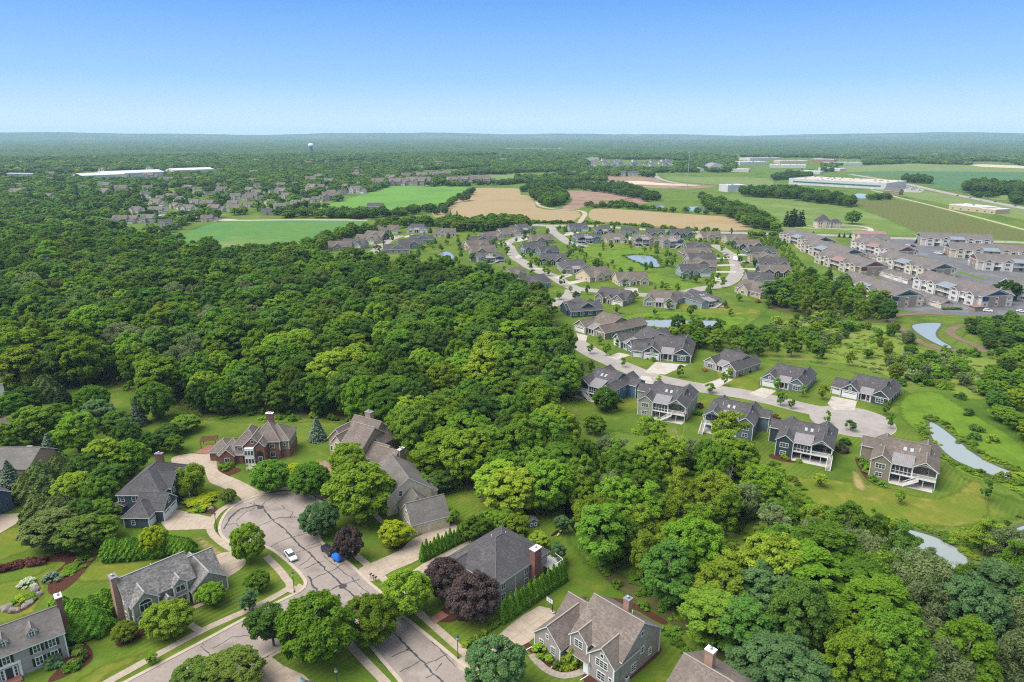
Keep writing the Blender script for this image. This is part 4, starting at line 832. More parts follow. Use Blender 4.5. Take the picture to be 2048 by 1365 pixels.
def proto_long(lite=True):
    """house seen on its long garden side: one cross gable, low side wing"""
    H = House('ranch_house', S_SLATE, R_CHAR, lite=lite); ze = 3.0
    H.gable(0, 16, 1.2, 12.6, ze, 'x', 0.62); H.gable(3.2, 9.2, 0, 9, ze + 0.05, 'y', 0.85); H.gable(11.5, 16.6, 4, 16.5, ze - 0.1, 'y', 0.75)
    for x, y in ((0, 1.2), (3.2, 0), (9.2, 0), (16, 1.2)): H.corner(x, y, 0, ze)
    H.win('S', 6.2, 0, 0.8, 2.2, 1.4, 3, 2); H.win('S', 1.6, 1.2, 0.9, 1.0, 1.3, 1, 2); H.win('S', 11.2, 1.2, 0.9, 1.8, 1.3, 2, 2); H.win('S', 14.2, 1.2, 0.9, 1.0, 1.3, 1, 2); H.win('S', 6.2, 0, 3.5, 0.7, 0.7)
    for y in (4, 8): H.win('W', y, 0, 0.9, 1.0, 1.3, 1, 2); H.win('E', y, 16, 0.9, 1.0, 1.3, 1, 2)
    H.vent(3, 5, ze + 2.2); H.vent(12.4, 8, ze + 2.4); H.vent(13.4, 6, ze + 2.2)
    return H.finish()
def proto_gables(lite=True):
    """street side with three front gables and a garage"""
    H = House('ranch_house', S_BEIGE, R_BROWN, lite=lite); ze = 3.0
    H.gable(0, 16, 2.5, 13.5, ze, 'x', 0.66); H.gable(0.3, 6.2, 0, 8, ze - 0.02, 'y', 0.82); H.gable(7.0, 9.6, 1.0, 8, ze + 0.02, 'y', 1.0); H.gable(11.4, 15.7, 0.8, 9, ze - 0.04, 'y', 0.85)
    for x, y in ((0.3, 0), (6.2, 0), (11.4, 0.8), (15.7, 0.8)): H.corner(x, y, 0, ze)
    H.garage_door('S', 3.2, 0, 4.7); H.door('S', 8.3, 1.0, DARKDOOR); H.win('S', 13.5, 0.8, 0.75, 1.9, 1.5, 2, 2); H.win('S', 10.5, 2.5, 0.9, 0.8, 1.4, 1, 2)
    H.win('S', 3.2, 0, 3.4, 0.7, 0.7)
    for y in (5, 9): H.win('E', y, 16, 0.9, 1.0, 1.3, 1, 2); H.win('W', y, 0, 0.9, 1.0, 1.3, 1, 2)
    H.vent(5, 6, ze + 2.5); H.vent(12.4, 10, ze + 2.0)
    return H.finish()
def proto_pyramid(lite=True):
    H = House('ranch_house', S_NAVY, R_CHAR, lite=lite); ze = 3.0
    H.gable(0, 16, 0, 10.5, ze, 'x', 0.55); H.gable(3.5, 14, 1.5, 14.5, ze + 0.1, 'y', 0.62); H.gable(-0.5, 4.5, 4, 13, ze - 0.1, 'x', 0.6)
    for x in (0, 16): H.corner(x, 0, 0, ze)
    for x in (2, 5.5, 9.5, 13.5): H.win('S', x, 0, 0.9, 1.7, 1.4, 2, 2)
    for y in (3, 7): H.win('E', y, 16, 0.9, 1.0, 1.3, 1, 2)
    H.vent(9, 3.5, ze + 1.9); H.vent(4, 6, ze + 2.3)
    return H.finish()
protos = {'W': proto_walkout(False), 'V': proto_walkout(False, 'side'), 'F': proto_front(False), 'F2': proto_front(False, 2), 'w': proto_walkout(True), 'f': proto_front(True), 'l': proto_long(), 'g': proto_gables(), 'p': proto_pyramid(), 'L': proto_long(False)}
build_index(); USED = set()
def condo(k, ax, ay, bx, by, sid, roof, label, flip=False, deep=1.0, tall=1.0):
    P = protos[k].root
    if k in USED: r = copy_tree(P)
    else: r = P; USED.add(k)
    kids = [c for c in (KIDS.get(P.name) if r is P else [o for o in r.children])]
    for c in kids:
        nm = c.name.split('.')[0]
        if nm == 'wall': set_mat(c, sid)
        elif nm == 'roof':
            set_mat(c, roof)
            for cc in (KIDS.get(P.name) and c.children): set_mat(cc, cap_mat(roof))
    a, b = G(ax, ay), G(bx, by); L = math.hypot(b[0] - a[0], b[1] - a[1]); ang = math.atan2(b[1] - a[1], b[0] - a[0]); s = L / 16
    s = min(max(s, 0.72), 1.3); sy = s * deep; sz = min(max(s, 0.92), 1.12) * tall
    cx = a[0] * 0.5 + b[0] * 0.5; cy_ = a[1] * 0.5 + b[1] * 0.5; ux, uy = math.cos(ang) * 8 * s, math.sin(ang) * 8 * s
    if flip: place(r, (cx + ux, cy_ + uy), ang, (-s, sy, sz))
    else: place(r, (cx - ux, cy_ - uy), ang, (s, sy, sz))
    r['label'] = label; r['category'] = 'house'; r['group'] = 'houses of the newer estate'
    CONDO_C.append((cx - math.sin(ang) * 8 * s, cy_ + math.cos(ang) * 8 * s, 11 * s)); return r
CONDO_C = []
CH, BR, TP = R_CHAR, R_BROWN, R_TAUPE
for row in (
 ('W', 1150, 792, 1222, 812, S_BLUE, CH, 'blue house with white balcony, end of the walkout row beside the wood', True, 1.25),
 ('W', 1275, 830, 1368, 848, S_SAGE, CH, 'sage grey walkout house with white stair down from its deck and two skylights', False, 1.05),
 ('V', 1404, 862, 1503, 882, S_SLATE, CH, 'slate blue walkout house half hidden behind a tall thin tree', True, 1.0),
 ('V', 1549, 911, 1660, 934, S_TEAL, CH, 'dark teal walkout house with screened porch and long stair at its corner', False, 1.05),
 ('W', 1737, 954, 1868, 984, S_TAUPE, BR, 'taupe walkout house with brown roof nearest the long pond', False, 1.05),
 ('f', 1148, 661, 1207, 681, S_TAUPE, BR, 'brown house with garage gable, first on the lower street above the bend', False, 1.3),
 ('F', 1227, 689, 1263, 711, S_SLATE, CH, 'slate blue house with twin gables between the brown house and the navy one', False, 1.6),
 ('F2', 1284, 718, 1380, 728, S_TEAL, CH, 'long navy house behind a wide pale forecourt', False, 1.0),
 ('F', 1406, 736, 1470, 756, S_GREY, CH, 'light grey house with garage gable and metal porch roof beside orange shrubs', True, 1.2),
 ('F', 1521, 771, 1607, 789, S_SLATE, CH, 'slate grey house with white garage left of its red doors', False, 1.0),
 ('F2', 1680, 793, 1774, 815, S_TEAL, CH, 'dark teal house with three garage doors at the turning circle', False, 1.0),
 ('p', 1142, 636, 1206, 631, S_NAVY, CH, 'navy house with broad charcoal roof at the street bend above the wood edge', False, 1.0),
 ('g', 1187, 605, 1246, 614, S_TAUPE, CH, 'grey house with charcoal roof and brown gable facing the navy house', True, 1.0),
 ('f', 1286, 614, 1351, 619, S_SAGE, BR, 'sage house with brown roof and pale porch roof above the round pond', True, 1.0),
 ('w', 1402, 618, 1449, 612, S_PALEBLUE, CH, 'pale grey house with screened porch and two skylights beside the reed pond', False, 1.5, 0.6),
 ('L', 1462, 584, 1520, 600, S_BEIGE, BR, 'beige house with brown roof and deck under the big oak', False, 1.0),
 ('l', 1497, 571, 1548, 571, S_GREY, CH, 'charcoal roofed house tucked behind the beige house by the oak', False, 1.0),
 ('L', 1176, 567, 1235, 558, S_TAN, BR, 'tan house with brown gabled roof at the street corner', False, 1.0),
 ('g', 1224, 574, 1313, 571, S_TAN, BR, 'long cream house with arched porch and double garage', False, 0.85),
 ('l', 1050, 585, 1111, 574, S_PALEBLUE, CH, 'pale blue house with single gable at the tip of the wood', False, 1.0),
 ('l', 1030, 560, 1056, 553, S_BEIGE, BR, 'small brown roofed house mostly hidden by wood edge trees', False, 1.0),
 ('g', 1361, 556, 1427, 554, S_PALEBLUE, CH, 'pale blue house with two gables and garage at the lawn bend', True, 0.8),
 ('p', 1374, 543, 1436, 542, S_TAUPE, BR, 'brown pyramid roofed house directly behind the pale blue corner house', False, 0.85),
 ('l', 1380, 531, 1434, 530, S_GREY, CH, 'charcoal roofed house between two brown roofs in the pond row', False, 0.85),
 ('l', 1366, 518, 1430, 517, S_TAUPE, BR, 'brown roofed house with pond side gable, fourth up the pond row', True, 0.85),
 ('p', 1375, 506, 1423, 505, S_GREY, CH, 'charcoal roofed house at the top of the pond row', False, 0.85),
 ('g', 1515, 556, 1594, 556, S_TEAL, BR, 'brown roofed house with dark gables left of the apartment wood', False, 0.8),
 ('g', 1512, 541, 1588, 541, S_NAVY, CH, 'charcoal roofed house with blue gables, middle of the eastern row', True, 0.8),
 ('p', 1503, 528, 1562, 529, S_BEIGE, BR, 'beige house with brown pyramid roof in the eastern row', False, 0.8),
 ('l', 1494, 514, 1560, 514, S_SLATE, CH, 'slate blue house with charcoal roof near the top of the eastern row', True, 0.8),
 ('g', 1474, 501, 1530, 500, S_TEAL, BR, 'dark house with brown roof and small entrance gable, eastern row', True, 0.9),
 ('l', 1456, 489, 1497, 488, S_BEIGE, BR, 'beige gabled house at the north end of the eastern row', False, 0.9),
 ('g', 1141, 464.5, 1177, 463.5, S_PALEBLUE, CH, 'pale blue house with dormer left of the estate entrance houses', True, 0.8),
 ('w', 1154, 488, 1201, 487, S_BLUE, CH, 'blue house with tall chimney and parked cars at the upper turning circle', True, 1.0, 0.75),
 ('f', 1194, 470, 1229, 469.5, S_TEAL, CH, 'dark house with white porch in the top row along the main road', True, 0.9),
 ('f', 1214, 487, 1256, 486.5, S_CREAM, BR, 'cream house with brown roof and garden porch below the top row', True, 0.9),
 ('g', 1241, 471, 1277, 472, S_PALEBLUE, CH, 'light blue house with white garage in the top row', True, 0.8),
 ('w', 1270, 494, 1311, 493.5, S_TAUPE, BR, 'two storey taupe house with basement windows above the round pond', True, 0.9),
 ('g', 1291, 475, 1329, 476, S_TEAL, CH, 'charcoal roofed house with two small gables, fourth of the top row', True, 0.8),
 ('w', 1326, 498, 1369, 497, S_GREY, BR, 'grey house with brown roof and white garden stair by a red car', False, 0.9),
 ('g', 1343, 477, 1389, 476, S_NAVY, CH, 'dark blue house behind a round pale tree in the top row', False, 0.8),
 ('l', 1405, 483, 1448, 481, S_TAN, BR, 'tan house with brown roof at the east end of the top row', False, 0.9),
 ('f', 1030, 469, 1077, 465, S_SAGE, CH, 'sage house with big charcoal roof west of the estate entrance', True, 0.9),
 ('g', 1003, 476, 1045, 472, S_CREAM, BR, 'cream house with brown roof beside the sage entrance house', True, 0.8),
 ('g', 972, 485, 1012, 479, S_BEIGE, BR, 'beige house with white gables, third from the entrance on the west street', True, 0.8),
 ('p', 940, 491, 990, 490, S_SLATE, CH, 'charcoal pyramid roofed house against the dark hedge', False, 0.8),
 ('l', 937, 503, 984, 498, S_TAN, BR, 'tan house with two gables on the west street lawn', True, 0.8),
 ('l', 942, 514, 997, 511, S_TAUPE, BR, 'brown house with dark gable above the charcoal house at the wood', False, 0.8),
 ('w', 957, 528, 1010, 526, S_GREY, CH, 'grey house with charcoal roof and white porch next to the wood', False, 0.9, 0.65),
 ('l', 1060, 490, 1114, 487, S_TAUPE, BR, 'brown roofed house backing onto the clipped hedge', False, 0.8),
 ('g', 1050, 508, 1098, 505, S_SLATE, CH, 'slate house with small arched window gable on the curving street', True, 0.8),
 ('l', 1083, 514, 1120, 511, S_SLATE, CH, 'slate gabled house squeezed behind the arched window house', False, 0.8),
 ('g', 1080, 531, 1131, 532, S_TEAL, CH, 'charcoal house with dark garage, middle of the curving street', True, 0.9),
 ('F', 1120, 549, 1190, 547, S_GREY, CH, 'grey house with white garage where the curving street meets the lawn', True, 0.9),
 ('l', 658, 503, 704, 501, S_TAUPE, BR, 'low brown house roof just above the wood canopy', False, 0.8),
 ('g', 674, 497, 727, 500, S_GREY, CH, 'charcoal roofed house left of the western close', True, 0.8),
 ('g', 706, 488, 749, 490, S_BEIGE, BR, 'beige house with green gable on the western close', True, 0.8),
 ('l', 726, 479, 763, 482, S_TEAL, BR, 'dark walled house with brown roof on the western close', True, 0.8),
 ('g', 755, 469, 801, 467.5, S_TAN, BR, 'tan house with several gables at the head of the western close', True, 0.8),
 ('f', 811, 467, 857, 466.5, S_CREAM, CH, 'cream house with charcoal roof right of the close head', True, 0.8),
 ('l', 868, 475.5, 913, 474.5, S_CREAM, BR, 'cream house with brown roof standing alone by the hedgerow', False, 0.8),
 ('p', 820, 488, 869, 487, S_PALEBLUE, CH, 'pale blue gabled house with garden toys on its lawn', False, 0.8),
 ('l', 798, 499, 849, 497, S_SLATE, CH, 'charcoal roofed house in the middle of the close lawn side', True, 0.8),
 ('p', 762, 508.5, 826, 507, S_GREY, CH, 'charcoal house with green gable nearest the wood canopy', False, 0.8),
): condo(*row)

# ------------------------------------------------------------------ near houses
def near(name, anchor, ang, wall, roof, label, trim=None):
    H = House(name, wall, roof, trim); H.at = (G(*anchor), math.radians(ang)); tag(H.root, label, 'house'); return H
def done(H):
    H.finish(); place(H.root, *H.at)
BLACKSH = M('black_shutter', (0.02, 0.022, 0.025), rough=0.5); WHITESH = M('white_shutter', (0.7, 0.69, 0.66), rough=0.5)
# grey colonial, lower left corner of the picture
H = near('colonial_house', (138, 1314), 40, S_LILAC, R_GBROWN, 'grey colonial house with black shutters and three gabled dormers')
H.gable(-19, 0, 0, 8.6, 5.5, 'x', 0.72, oh=0.35); H.corner(0, 0, 0, 5.4, 0.22); H.corner(0, 8.6, 0, 5.4)
for i, x in enumerate((-2.0, -4.4, -9.0, -13.6, -16.0)):
    H.win('S', x, 0, 3.55, 1.0, 1.5, 2, 2); H.shutters('S', x, 0, 3.55, 1.0, 1.5, BLACKSH)
    if i != 2: H.win('S', x, 0, 0.85, 1.0, 1.6, 2, 2); H.shutters('S', x, 0, 0.85, 1.0, 1.6, BLACKSH)
H.door('S', -9.0, 0, DARKDOOR, 1.1, 2.2, 0.4)
for dx in (-1.0, 1.0): H.win('S', -9.0 + dx, 0, 0.45, 0.35, 2.1, 1, 3, 'side_light')
H.part(MB().box(-10.9, -10.5, -0.16, 0, 0, 3.0).box(-7.5, -7.1, -0.16, 0, 0, 3.0).box(-10.95, -7.05, -0.25, 0, 3.0, 3.35), 'door_surround', WHITE)
H.part(MB().box(-10.6, -7.4, -1.7, -0.02, 0, 0.35).box(-10.3, -7.7, -2.1, -1.7, 0, 0.18), 'step', BRICKPATH)
for x in (-4.6, -9.0, -13.4):
    H.gable(x - 0.75, x + 0.75, 1.1, 4.2, 7.35, 'y', 1.0, oh=0.18, z0=5.9, t=0.16); H.win('S', x, 1.1, 6.35, 0.75, 1.1, 2, 2, 'dormer_window')
H.chimney(0.55, 4.6, 0, 10.6, 1.0, 1.7, BRICKR, M('cap_white', (0.6, 0.6, 0.58)))
H.gable(-15, -8.5, 7, 12.5, 2.6, 'y', 0.35, oh=0.2)
done(H)
# olive grey house
H = near('shake_roof_house', (268, 1254), 46, S_OLIVE, R_GREY, 'olive grey house with silver shake roof and tall pink brick chimney')
H.gable(-0.4, 12.6, 0.2, 8.8, 5.2, 'x', 0.86); H.gable(0.1, 4.9, -1.1, 6, 5.1, 'y', 0.9, oh=0.35); H.gable(8.2, 10.8, -0.5, 4, 5.3, 'y', 0.95, oh=0.3); H.gable(5.3, 8.0, -1.6, 2, 2.7, 'y', 1.0, oh=0.3)
H.gable(11.4, 18.6, -1.6, 8.0, 3.0, 'y', 0.78, oh=0.4); H.gable(12.2, 19.0, 3.5, 9.2, 3.3, 'x', 0.95, oh=0.4)
for x, y, z in ((0.1, -1.1, 5), (4.9, -1.1, 5), (8.2, -0.5, 5.2), (10.8, -0.5, 5.2), (11.4, -1.6, 2.9), (18.6, -1.6, 2.9), (-0.4, 8.8, 5)): H.corner(x, y, 0, z, 0.24)
H.win('S', 2.5, -1.1, 3.15, 2.2, 1.5, 3, 1); H.part(MB().face([(2.5 + 1.1 * math.cos(a * math.pi / 10), -1.15, 4.8 + 0.85 * math.sin(a * math.pi / 10)) for a in range(11)]), 'arched_window', GLASS)
ar = MB()
for a in range(10):
    A = [(2.5 + r * 1.0 * math.cos(b * math.pi / 10), -1.2, 4.8 + r * 0.78 * math.sin(b * math.pi / 10)) for r in (1.1, 1.3) for b in (a, a + 1)]
    ar.face([A[0], A[1], A[3], A[2]])
H.part(ar, 'window_arch', WHITE)
for x in (1.3, 3.8): H.win('S', x, -1.1, 0.9, 0.75, 1.4, 1, 2); H.shutters('S', x, -1.1, 0.9, 0.75, 1.4, WHITESH)
H.win('S', 9.5, -0.5, 3.6, 1.7, 1.3, 2, 1); H.win('S', 9.5, -0.5, 0.9, 1.8, 1.5, 2, 1); H.door('S', 6.65, -0.02, DARKDOOR); H.win('S', 6.65, -1.6, 2.75, 0.8, 0.7)
for x in (5.5, 7.8): H.part(MB().box(x - 0.1, x + 0.1, -1.7, -1.5, 0, 2.7), 'post', WHITE)
H.win('S', 14.2, -1.6, 0.9, 0.9, 1.4, 1, 2); H.shutters('S', 14.2, -1.6, 0.9, 0.9, 1.4, WHITESH); H.win('S', 17.0, -1.6, 0.9, 0.9, 1.4, 1, 2)
H.win('W', 2.2, -0.4, 0.8, 0.7, 1.7, 1, 2); H.win('W', 0.0, 0.1, 0.8, 0.6, 1.5, 1, 2); H.win('W', 2.6, -0.4, 4.2, 0.6, 0.5); H.garage_door('E', 5.5, 19.0, 4.8)
H.chimney(-0.95, 4.9, 0, 9.8, 1.1, 1.9, BRICKP, M('flashing', (0.22, 0.22, 0.24)), 1); H.vent(6.5, 6.2, 8.0)
done(H)
# dark blue house by the turning circle
H = near('blue_grey_house', (249, 1057), 0, S_CHARB, R_CHAR, 'dark blue grey house with charcoal hip roofs and three car garage')
H.hip(0.2, 6.4, 0, 7.2, 3.0, 0.75); H.gable(1.5, 8.6, 3.2, 10.0, 3.2, 'x', 0.85); H.hip(-4.4, 6.6, 6.6, 22.5, 5.6, 0.72); H.gable(0.5, 7.6, 10.2, 16.6, 5.7, 'x', 0.8); H.gable(2, 7.9, 17.0, 20.0, 5.6, 'x', 0.95, oh=0.3)
H.gable(6.5, 9.4, 13.6, 17.4, 2.7, 'x', 0.7, oh=0.3); H.gable(-5.6, -3, 6.0, 9.5, 2.7, 'y', 0.5, oh=0.3)
for x, y, z in ((0.2, 0, 2.9), (6.4, 0, 2.9), (8.6, 3.2, 3), (8.6, 10, 3), (-4.4, 6.6, 5.5), (7.6, 10.2, 5.5), (7.6, 16.6, 5.5), (-5.6, 6, 2.6)): H.corner(x, y, 0, z, 0.2)
H.garage_door('E', 5.0, 8.6, 2.9); H.garage_door('E', 8.3, 8.6, 2.9); H.garage_door('E', 1.7, 6.4, 2.7)
H.win('E', 6.6, 8.6, 3.7, 0.8, 1.2, 1, 2); H.win('E', 13.4, 7.6, 6.3, 0.9, 1.2, 1, 2, 'arched_window'); H.win('E', 18.5, 7.9, 4.0, 1.8, 1.6, 3, 2); H.win('E', 11.6, 7.6, 3.9, 0.8, 1.2, 1, 2); H.win('E', 15.0, 7.6, 3.9, 0.8, 1.2, 1, 2)
H.win('S', 2.5, 0, 1.0, 0.8, 1.1, 1, 2); H.win('S', -3.4, 6.6, 3.8, 0.9, 1.2, 1, 2); H.win('S', -0.4, 6.6, 3.8, 0.9, 1.2, 1, 2); H.win('S', -4.6, 6.0, 1.0, 1.5, 1.2, 3, 2)
H.door('E', 15.5, 9.4, REDDOOR)
for y in (13.8, 17.2): H.part(MB().box(10.2, 10.4, y - 0.1, y + 0.1, 0, 2.7), 'post', WHITE)
H.chimney(-1.0, 22.4, 4, 9.6, 2.0, 1.0, BRICKR)
done(H)
# red brick mansion
H = near('brick_house', (434, 930), 2, BRICKR, R_TAUPE, 'red brick house with steep hipped taupe roof facing the turning circle')
clad = MB()
H.hip(0.6, 9.2, 0.8, 10, 3.2, 0.8); H.gable(1.6, 6.4, -0.4, 6, 3.3, 'y', 0.85); H.hip(-3.4, 4, 3, 12, 3.0, 0.7)
H.hip(6.4, 14.5, 1.6, 13, 6.0, 0.95, wmb=clad); H.hip(11.5, 21.5, 4.0, 14.5, 6.2, 0.95); H.hip(14.5, 24.4, 5.2, 15.5, 6.0, 0.72, wmb=clad); H.gable(9.6, 16.6, 0.6, 9, 6.1, 'y', 0.86); H.gable(14.0, 17.2, 0.2, 8, 6.3, 'y', 0.9)
H.w.box(21.4, 24.45, 5.15, 15.55, 0, 2.9); H.w.box(6.35, 10, 1.55, 5, 0, 3.0)
H.part(clad, 'clad_wall', S_TAUPE)
H.shed_roof(6.2, 10.2, 0.4, 1.7, 3.0, 3.9, R_GBROWN, 'pent_roof', False)
H.part(MB().box(10.4, 13.6, -0.55, 0.6, 0, 5.8), 'bay', WHITE)
for x in (10.95, 12.0, 13.05): H.win('S', x, -0.55, 0.5, 0.75, 1.7, 1, 1); H.win('S', x, -0.55, 3.5, 0.75, 1.5, 1, 1)
H.win('S', 4.0, -0.4, 0.9, 1.6, 1.5, 2, 1); H.win('S', 8.2, 1.55, 0.8, 1.8, 1.4, 2, 1); H.win('S', 8.2, 1.6, 4.0, 1.6, 1.3, 2, 1); H.win('S', 18.8, 4.0, 0.9, 1.6, 1.5, 2, 1); H.win('S', 18.8, 4.0, 4.0, 1.6, 1.3, 2, 1); H.win('S', 22.9, 5.15, 4.2, 0.8, 0.9); H.win('S', 13.1, 0.6, 7.2, 0.8, 0.9)
for x, y, z in ((9.6, 0.6, 6), (21.5, 4.0, 6), (24.4, 5.2, 5.9), (6.4, 1.6, 5.9)): H.corner(x, y, 3.0, z, 0.2)
arch_shade = MB(); arch_shade.face([(14.5, 0.16, 0)] + [(15.6 + 1.1 * math.cos(math.pi - a * math.pi / 10), 0.16, 3.6 + 1.1 * math.sin(a * math.pi / 10)) for a in range(11)] + [(16.7, 0.16, 0)])  # flat dark face: shade of the arched porch recess put in as colour
H.part(arch_shade, 'porch_arch_shade', M('porch_shadow', (0.03, 0.02, 0.018))); H.door('S', 15.6, 0.14, DARKDOOR, 1.2, 2.3)
H.chimney(16.0, 13.2, 5, 12.8, 2.6, 1.2, BRICKR, WHITE, 2)
done(H); H.root.scale = (0.84, 0.84, 0.92)
# stone and stucco house behind the big tree
H = near('stucco_house', (655, 912), -30, BRICKT, R_TAUPE, 'tan brick house with cream gables and wide brown roofs under the wood edge')
cream = MB()
H.gable(-1.0, 6, 2, 13, 5.0, 'y', 1.0); H.gable(3, 13.5, 5, 15, 5.6, 'x', 0.95); H.gable(2.2, 6.2, 0.2, 9, 5.3, 'y', 1.1, wmb=cream); H.gable(6.5, 14.5, -0.5, 12, 5.6, 'x', 0.75); H.gable(12.5, 21, 0.5, 8.5, 3.3, 'x', 0.75, wmb=cream); H.gable(18, 25, 0, 7.5, 3.0, 'x', 0.8, wmb=cream); H.gable(11.5, 16.5, 6, 16, 5.2, 'y', 0.9)
H.part(cream, 'stucco_wall', S_CREAM)
H.win('S', 4.2, 0.2, 1.0, 1.5, 1.6, 2, 2); H.win('S', 4.2, 0.2, 3.8, 1.2, 1.3, 2, 1); H.win('W', 5, -1.0, 1.0, 1.4, 1.5, 2, 1); H.win('W', 5, -1.0, 3.6, 1.0, 0.9); H.win('S', 0.4, 2, 1.0, 1.4, 1.5, 2, 1); H.win('S', 9.5, -0.5, 1.0, 1.6, 1.5, 2, 2); H.win('S', 16, 0.5, 1.0, 1.4, 1.4, 2, 2); H.win('S', 21.5, 0, 1.0, 1.4, 1.4, 2, 2)
H.chimney(7.6, 11.5, 6, 12.0, 2.2, 1.6, BRICKT, flue=1); H.chimney(25.4, 4.6, 0, 6.5, 0.9, 2.2, BRICKT, WHITE, 2)
done(H)
# cream house with double garage
H = near('cream_house', (828, 1071), 27, S_CREAM, R_GBROWN, 'cream gabled house with two cream garage doors behind the hedge row')
H.gable(-0.6, 9.4, -0.3, 7.6, 3.1, 'x', 0.95, oh=0.25); H.gable(-0.3, 7.0, 6.5, 13.4, 3.0, 'y', 0.95, oh=0.25); H.gable(-3.2, 9.0, 11.5, 27, 5.0, 'y', 0.72, oh=0.25); H.gable(7, 11.6, 14, 20, 2.7, 'x', 0.6, oh=0.25); H.gable(-2.7, -0.2, 15, 16.6, 6.9, 'x', 0.9, oh=0.12, z0=5.3, t=0.12); H.gable(-2.7, -0.2, 20, 21.6, 6.9, 'x', 0.9, oh=0.12, z0=5.3, t=0.12)
H.garage_door('S', 2.2, -0.3, 2.7, 2.3, 0.05, S_CREAM); H.garage_door('S', 6.5, -0.3, 4.8, 2.3, 0.05, S_CREAM); H.win('W', 2.6, -0.6, 0.8, 0.8, 1.4, 1, 2); H.win('W', 5.0, -0.6, 0.8, 0.8, 1.4, 1, 2); H.win('W', 3.6, -0.6, 4.2, 0.7, 0.9); H.win('S', 0.6, 11.5, 4.9, 0.9, 1.4, 1, 2)
for y in (13.5, 16, 19, 22): H.win('W', y, -3.2, 3.2, 0.9, 1.4, 1, 2); H.win('W', y, -3.2, 0.8, 0.9, 1.5, 1, 2)
H.win('W', 15.8, -2.7, 5.75, 0.7, 0.9); H.win('W', 20.8, -2.7, 5.75, 0.7, 0.9); H.door('S', 5.8, 11.5, WHITE); H.win('N', 3, 27, 3, 1, 1.3)
done(H)
# charcoal hip roof with red brick chimney
H = near('hip_roof_house', (988, 1221), -43, S_LILAC, R_CHAR, 'grey house with broad charcoal hip roof and red brick chimney behind purple trees')
H.hip(-14.2, 0, 0.6, 17, 5.7, 0.62); H.gable(-13.2, -8.5, -0.8, 5, 5.6, 'y', 0.7); H.corner(0, 0.6, 0, 5.6); H.corner(0, 17, 0, 5.6); H.corner(-14.2, 0.6, 0, 5.6)
for z, hh in ((0.9, 1.5), (3.7, 1.3)):
    for y in (2.8, 10.0): H.win('E', y, 0, z, 1.0, hh, 2, 2)
    for x in (-2.2, -5.5, -10.8): H.win('S', x, 0.6 if x > -8 else -0.8, z, 1.1, hh, 2, 2)
H.part(MB().box(0.01, 0.13, 6.4, 6.55, 0, 5.6), 'downspout', WHITE); H.chimney(0.75, 12.2, 0, 9.2, 1.4, 2.2, BRICKR, WHITE, 1); H.door('S', -7.2, 0.6, DARKDOOR)
H.vent(-2.5, 8, 7.0, 0.3); H.vent(-8, 12, 9.3, 0.3); H.vent(-9.5, 9, 9.3, 0.3)
H.part(MB().box(-1.5, 2.6, 15.8, 20, 2.5, 2.7), 'deck', PATIO); H.railing([(2.6, 15.9), (2.6, 19.5), (0, 20)], 2.7)
done(H)
# grey house with three gables, bottom centre
H = near('gabled_house', (1072, 1290), -45, S_LILAC, R_TAUPE, 'grey house with three white edged gables and tan brick chimney')
H.gable(0, 6.4, -0.3, 8.5, 3.2, 'y', 0.95, oh=0.45); H.gable(0.2, 8.5, 5.5, 13.5, 3.3, 'x', 0.85, oh=0.4); H.gable(6.7, 17.8, 3.2, 15.4, 5.4, 'x', 0.74, oh=0.4); H.gable(7.0, 10.9, 2.0, 7, 5.5, 'y', 0.9, oh=0.4); H.gable(12.2, 17.6, 1.2, 8, 5.0, 'y', 0.95, oh=0.45)
for x, y, z in ((0, -0.3, 3.1), (6.4, -0.3, 3.1), (7.0, 2, 5.4), (10.9, 2, 5.4), (12.2, 1.2, 4.9), (17.6, 1.2, 4.9), (17.8, 15.4, 5.3)): H.corner(x, y, 0, z, 0.24)
H.win('S', 1.7, -0.3, 0.8, 0.9, 1.6, 2, 3); H.win('S', 4.7, -0.3, 0.8, 0.9, 1.6, 2, 3); H.win('S', 3.2, -0.3, 3.6, 0.6, 0.8, 1, 2); H.win('S', 8.9, 2.0, 3.7, 1.7, 1.4, 2, 3); H.win('S', 8.9, 2.0, 0.8, 2.0, 1.6, 3, 3); H.win('S', 14.9, 1.2, 3.5, 2.5, 1.4, 3, 3); H.win('S', 14.9, 1.2, 0.7, 1.7, 1.6, 2, 3); H.win('S', 16.9, 1.2, 0.7, 0.6, 1.6, 1, 3); H.win('S', 14.9, 1.2, 5.6, 0.6, 0.7); H.win('S', 11.5, 3.2, 4.1, 0.7, 1.2, 1, 2)
H.win('E', 9.6, 17.8, 3.3, 0.8, 1.2, 1, 2); H.win('E', 12.2, 17.8, 1.3, 0.8, 1.4, 2, 3); H.win('E', 7.0, 17.8, 0.8, 1.3, 1.5, 2, 3); H.win('E', 9.3, 17.8, 7.2, 0.7, 0.9)
H.shed_roof(7.2, 12.4, 0.6, 2.2, 2.75, 3.5, R_TAUPE, 'pent_roof', False); H.door('S', 11.5, 3.2, REDDOOR, 0.95, 2.1)
H.part(MB().box(11.0, 12.1, 0.9, 1.1, 0, 2.7), 'post', WHITE); H.part(MB().box(10.9, 12.2, 0.9, 3.2, 0, 0.25), 'step', CONCW)
H.chimney(12.6, 11.8, 6, 11.0, 1.2, 1.2, BRICKP); H.vent(14, 11.4, 8.8, 0.5); H.garage_door('N', 3.4, 13.5, 4.8)
for x, y in ((0, -0.3), (6.4, -0.3), (12.2, 1.2)): H.part(MB().bar((x, y - 0.1, 0.12), (x - 0.3, y - 2.2, 0.08), 0.14, 0.12), 'downspout', WHITE)
done(H)
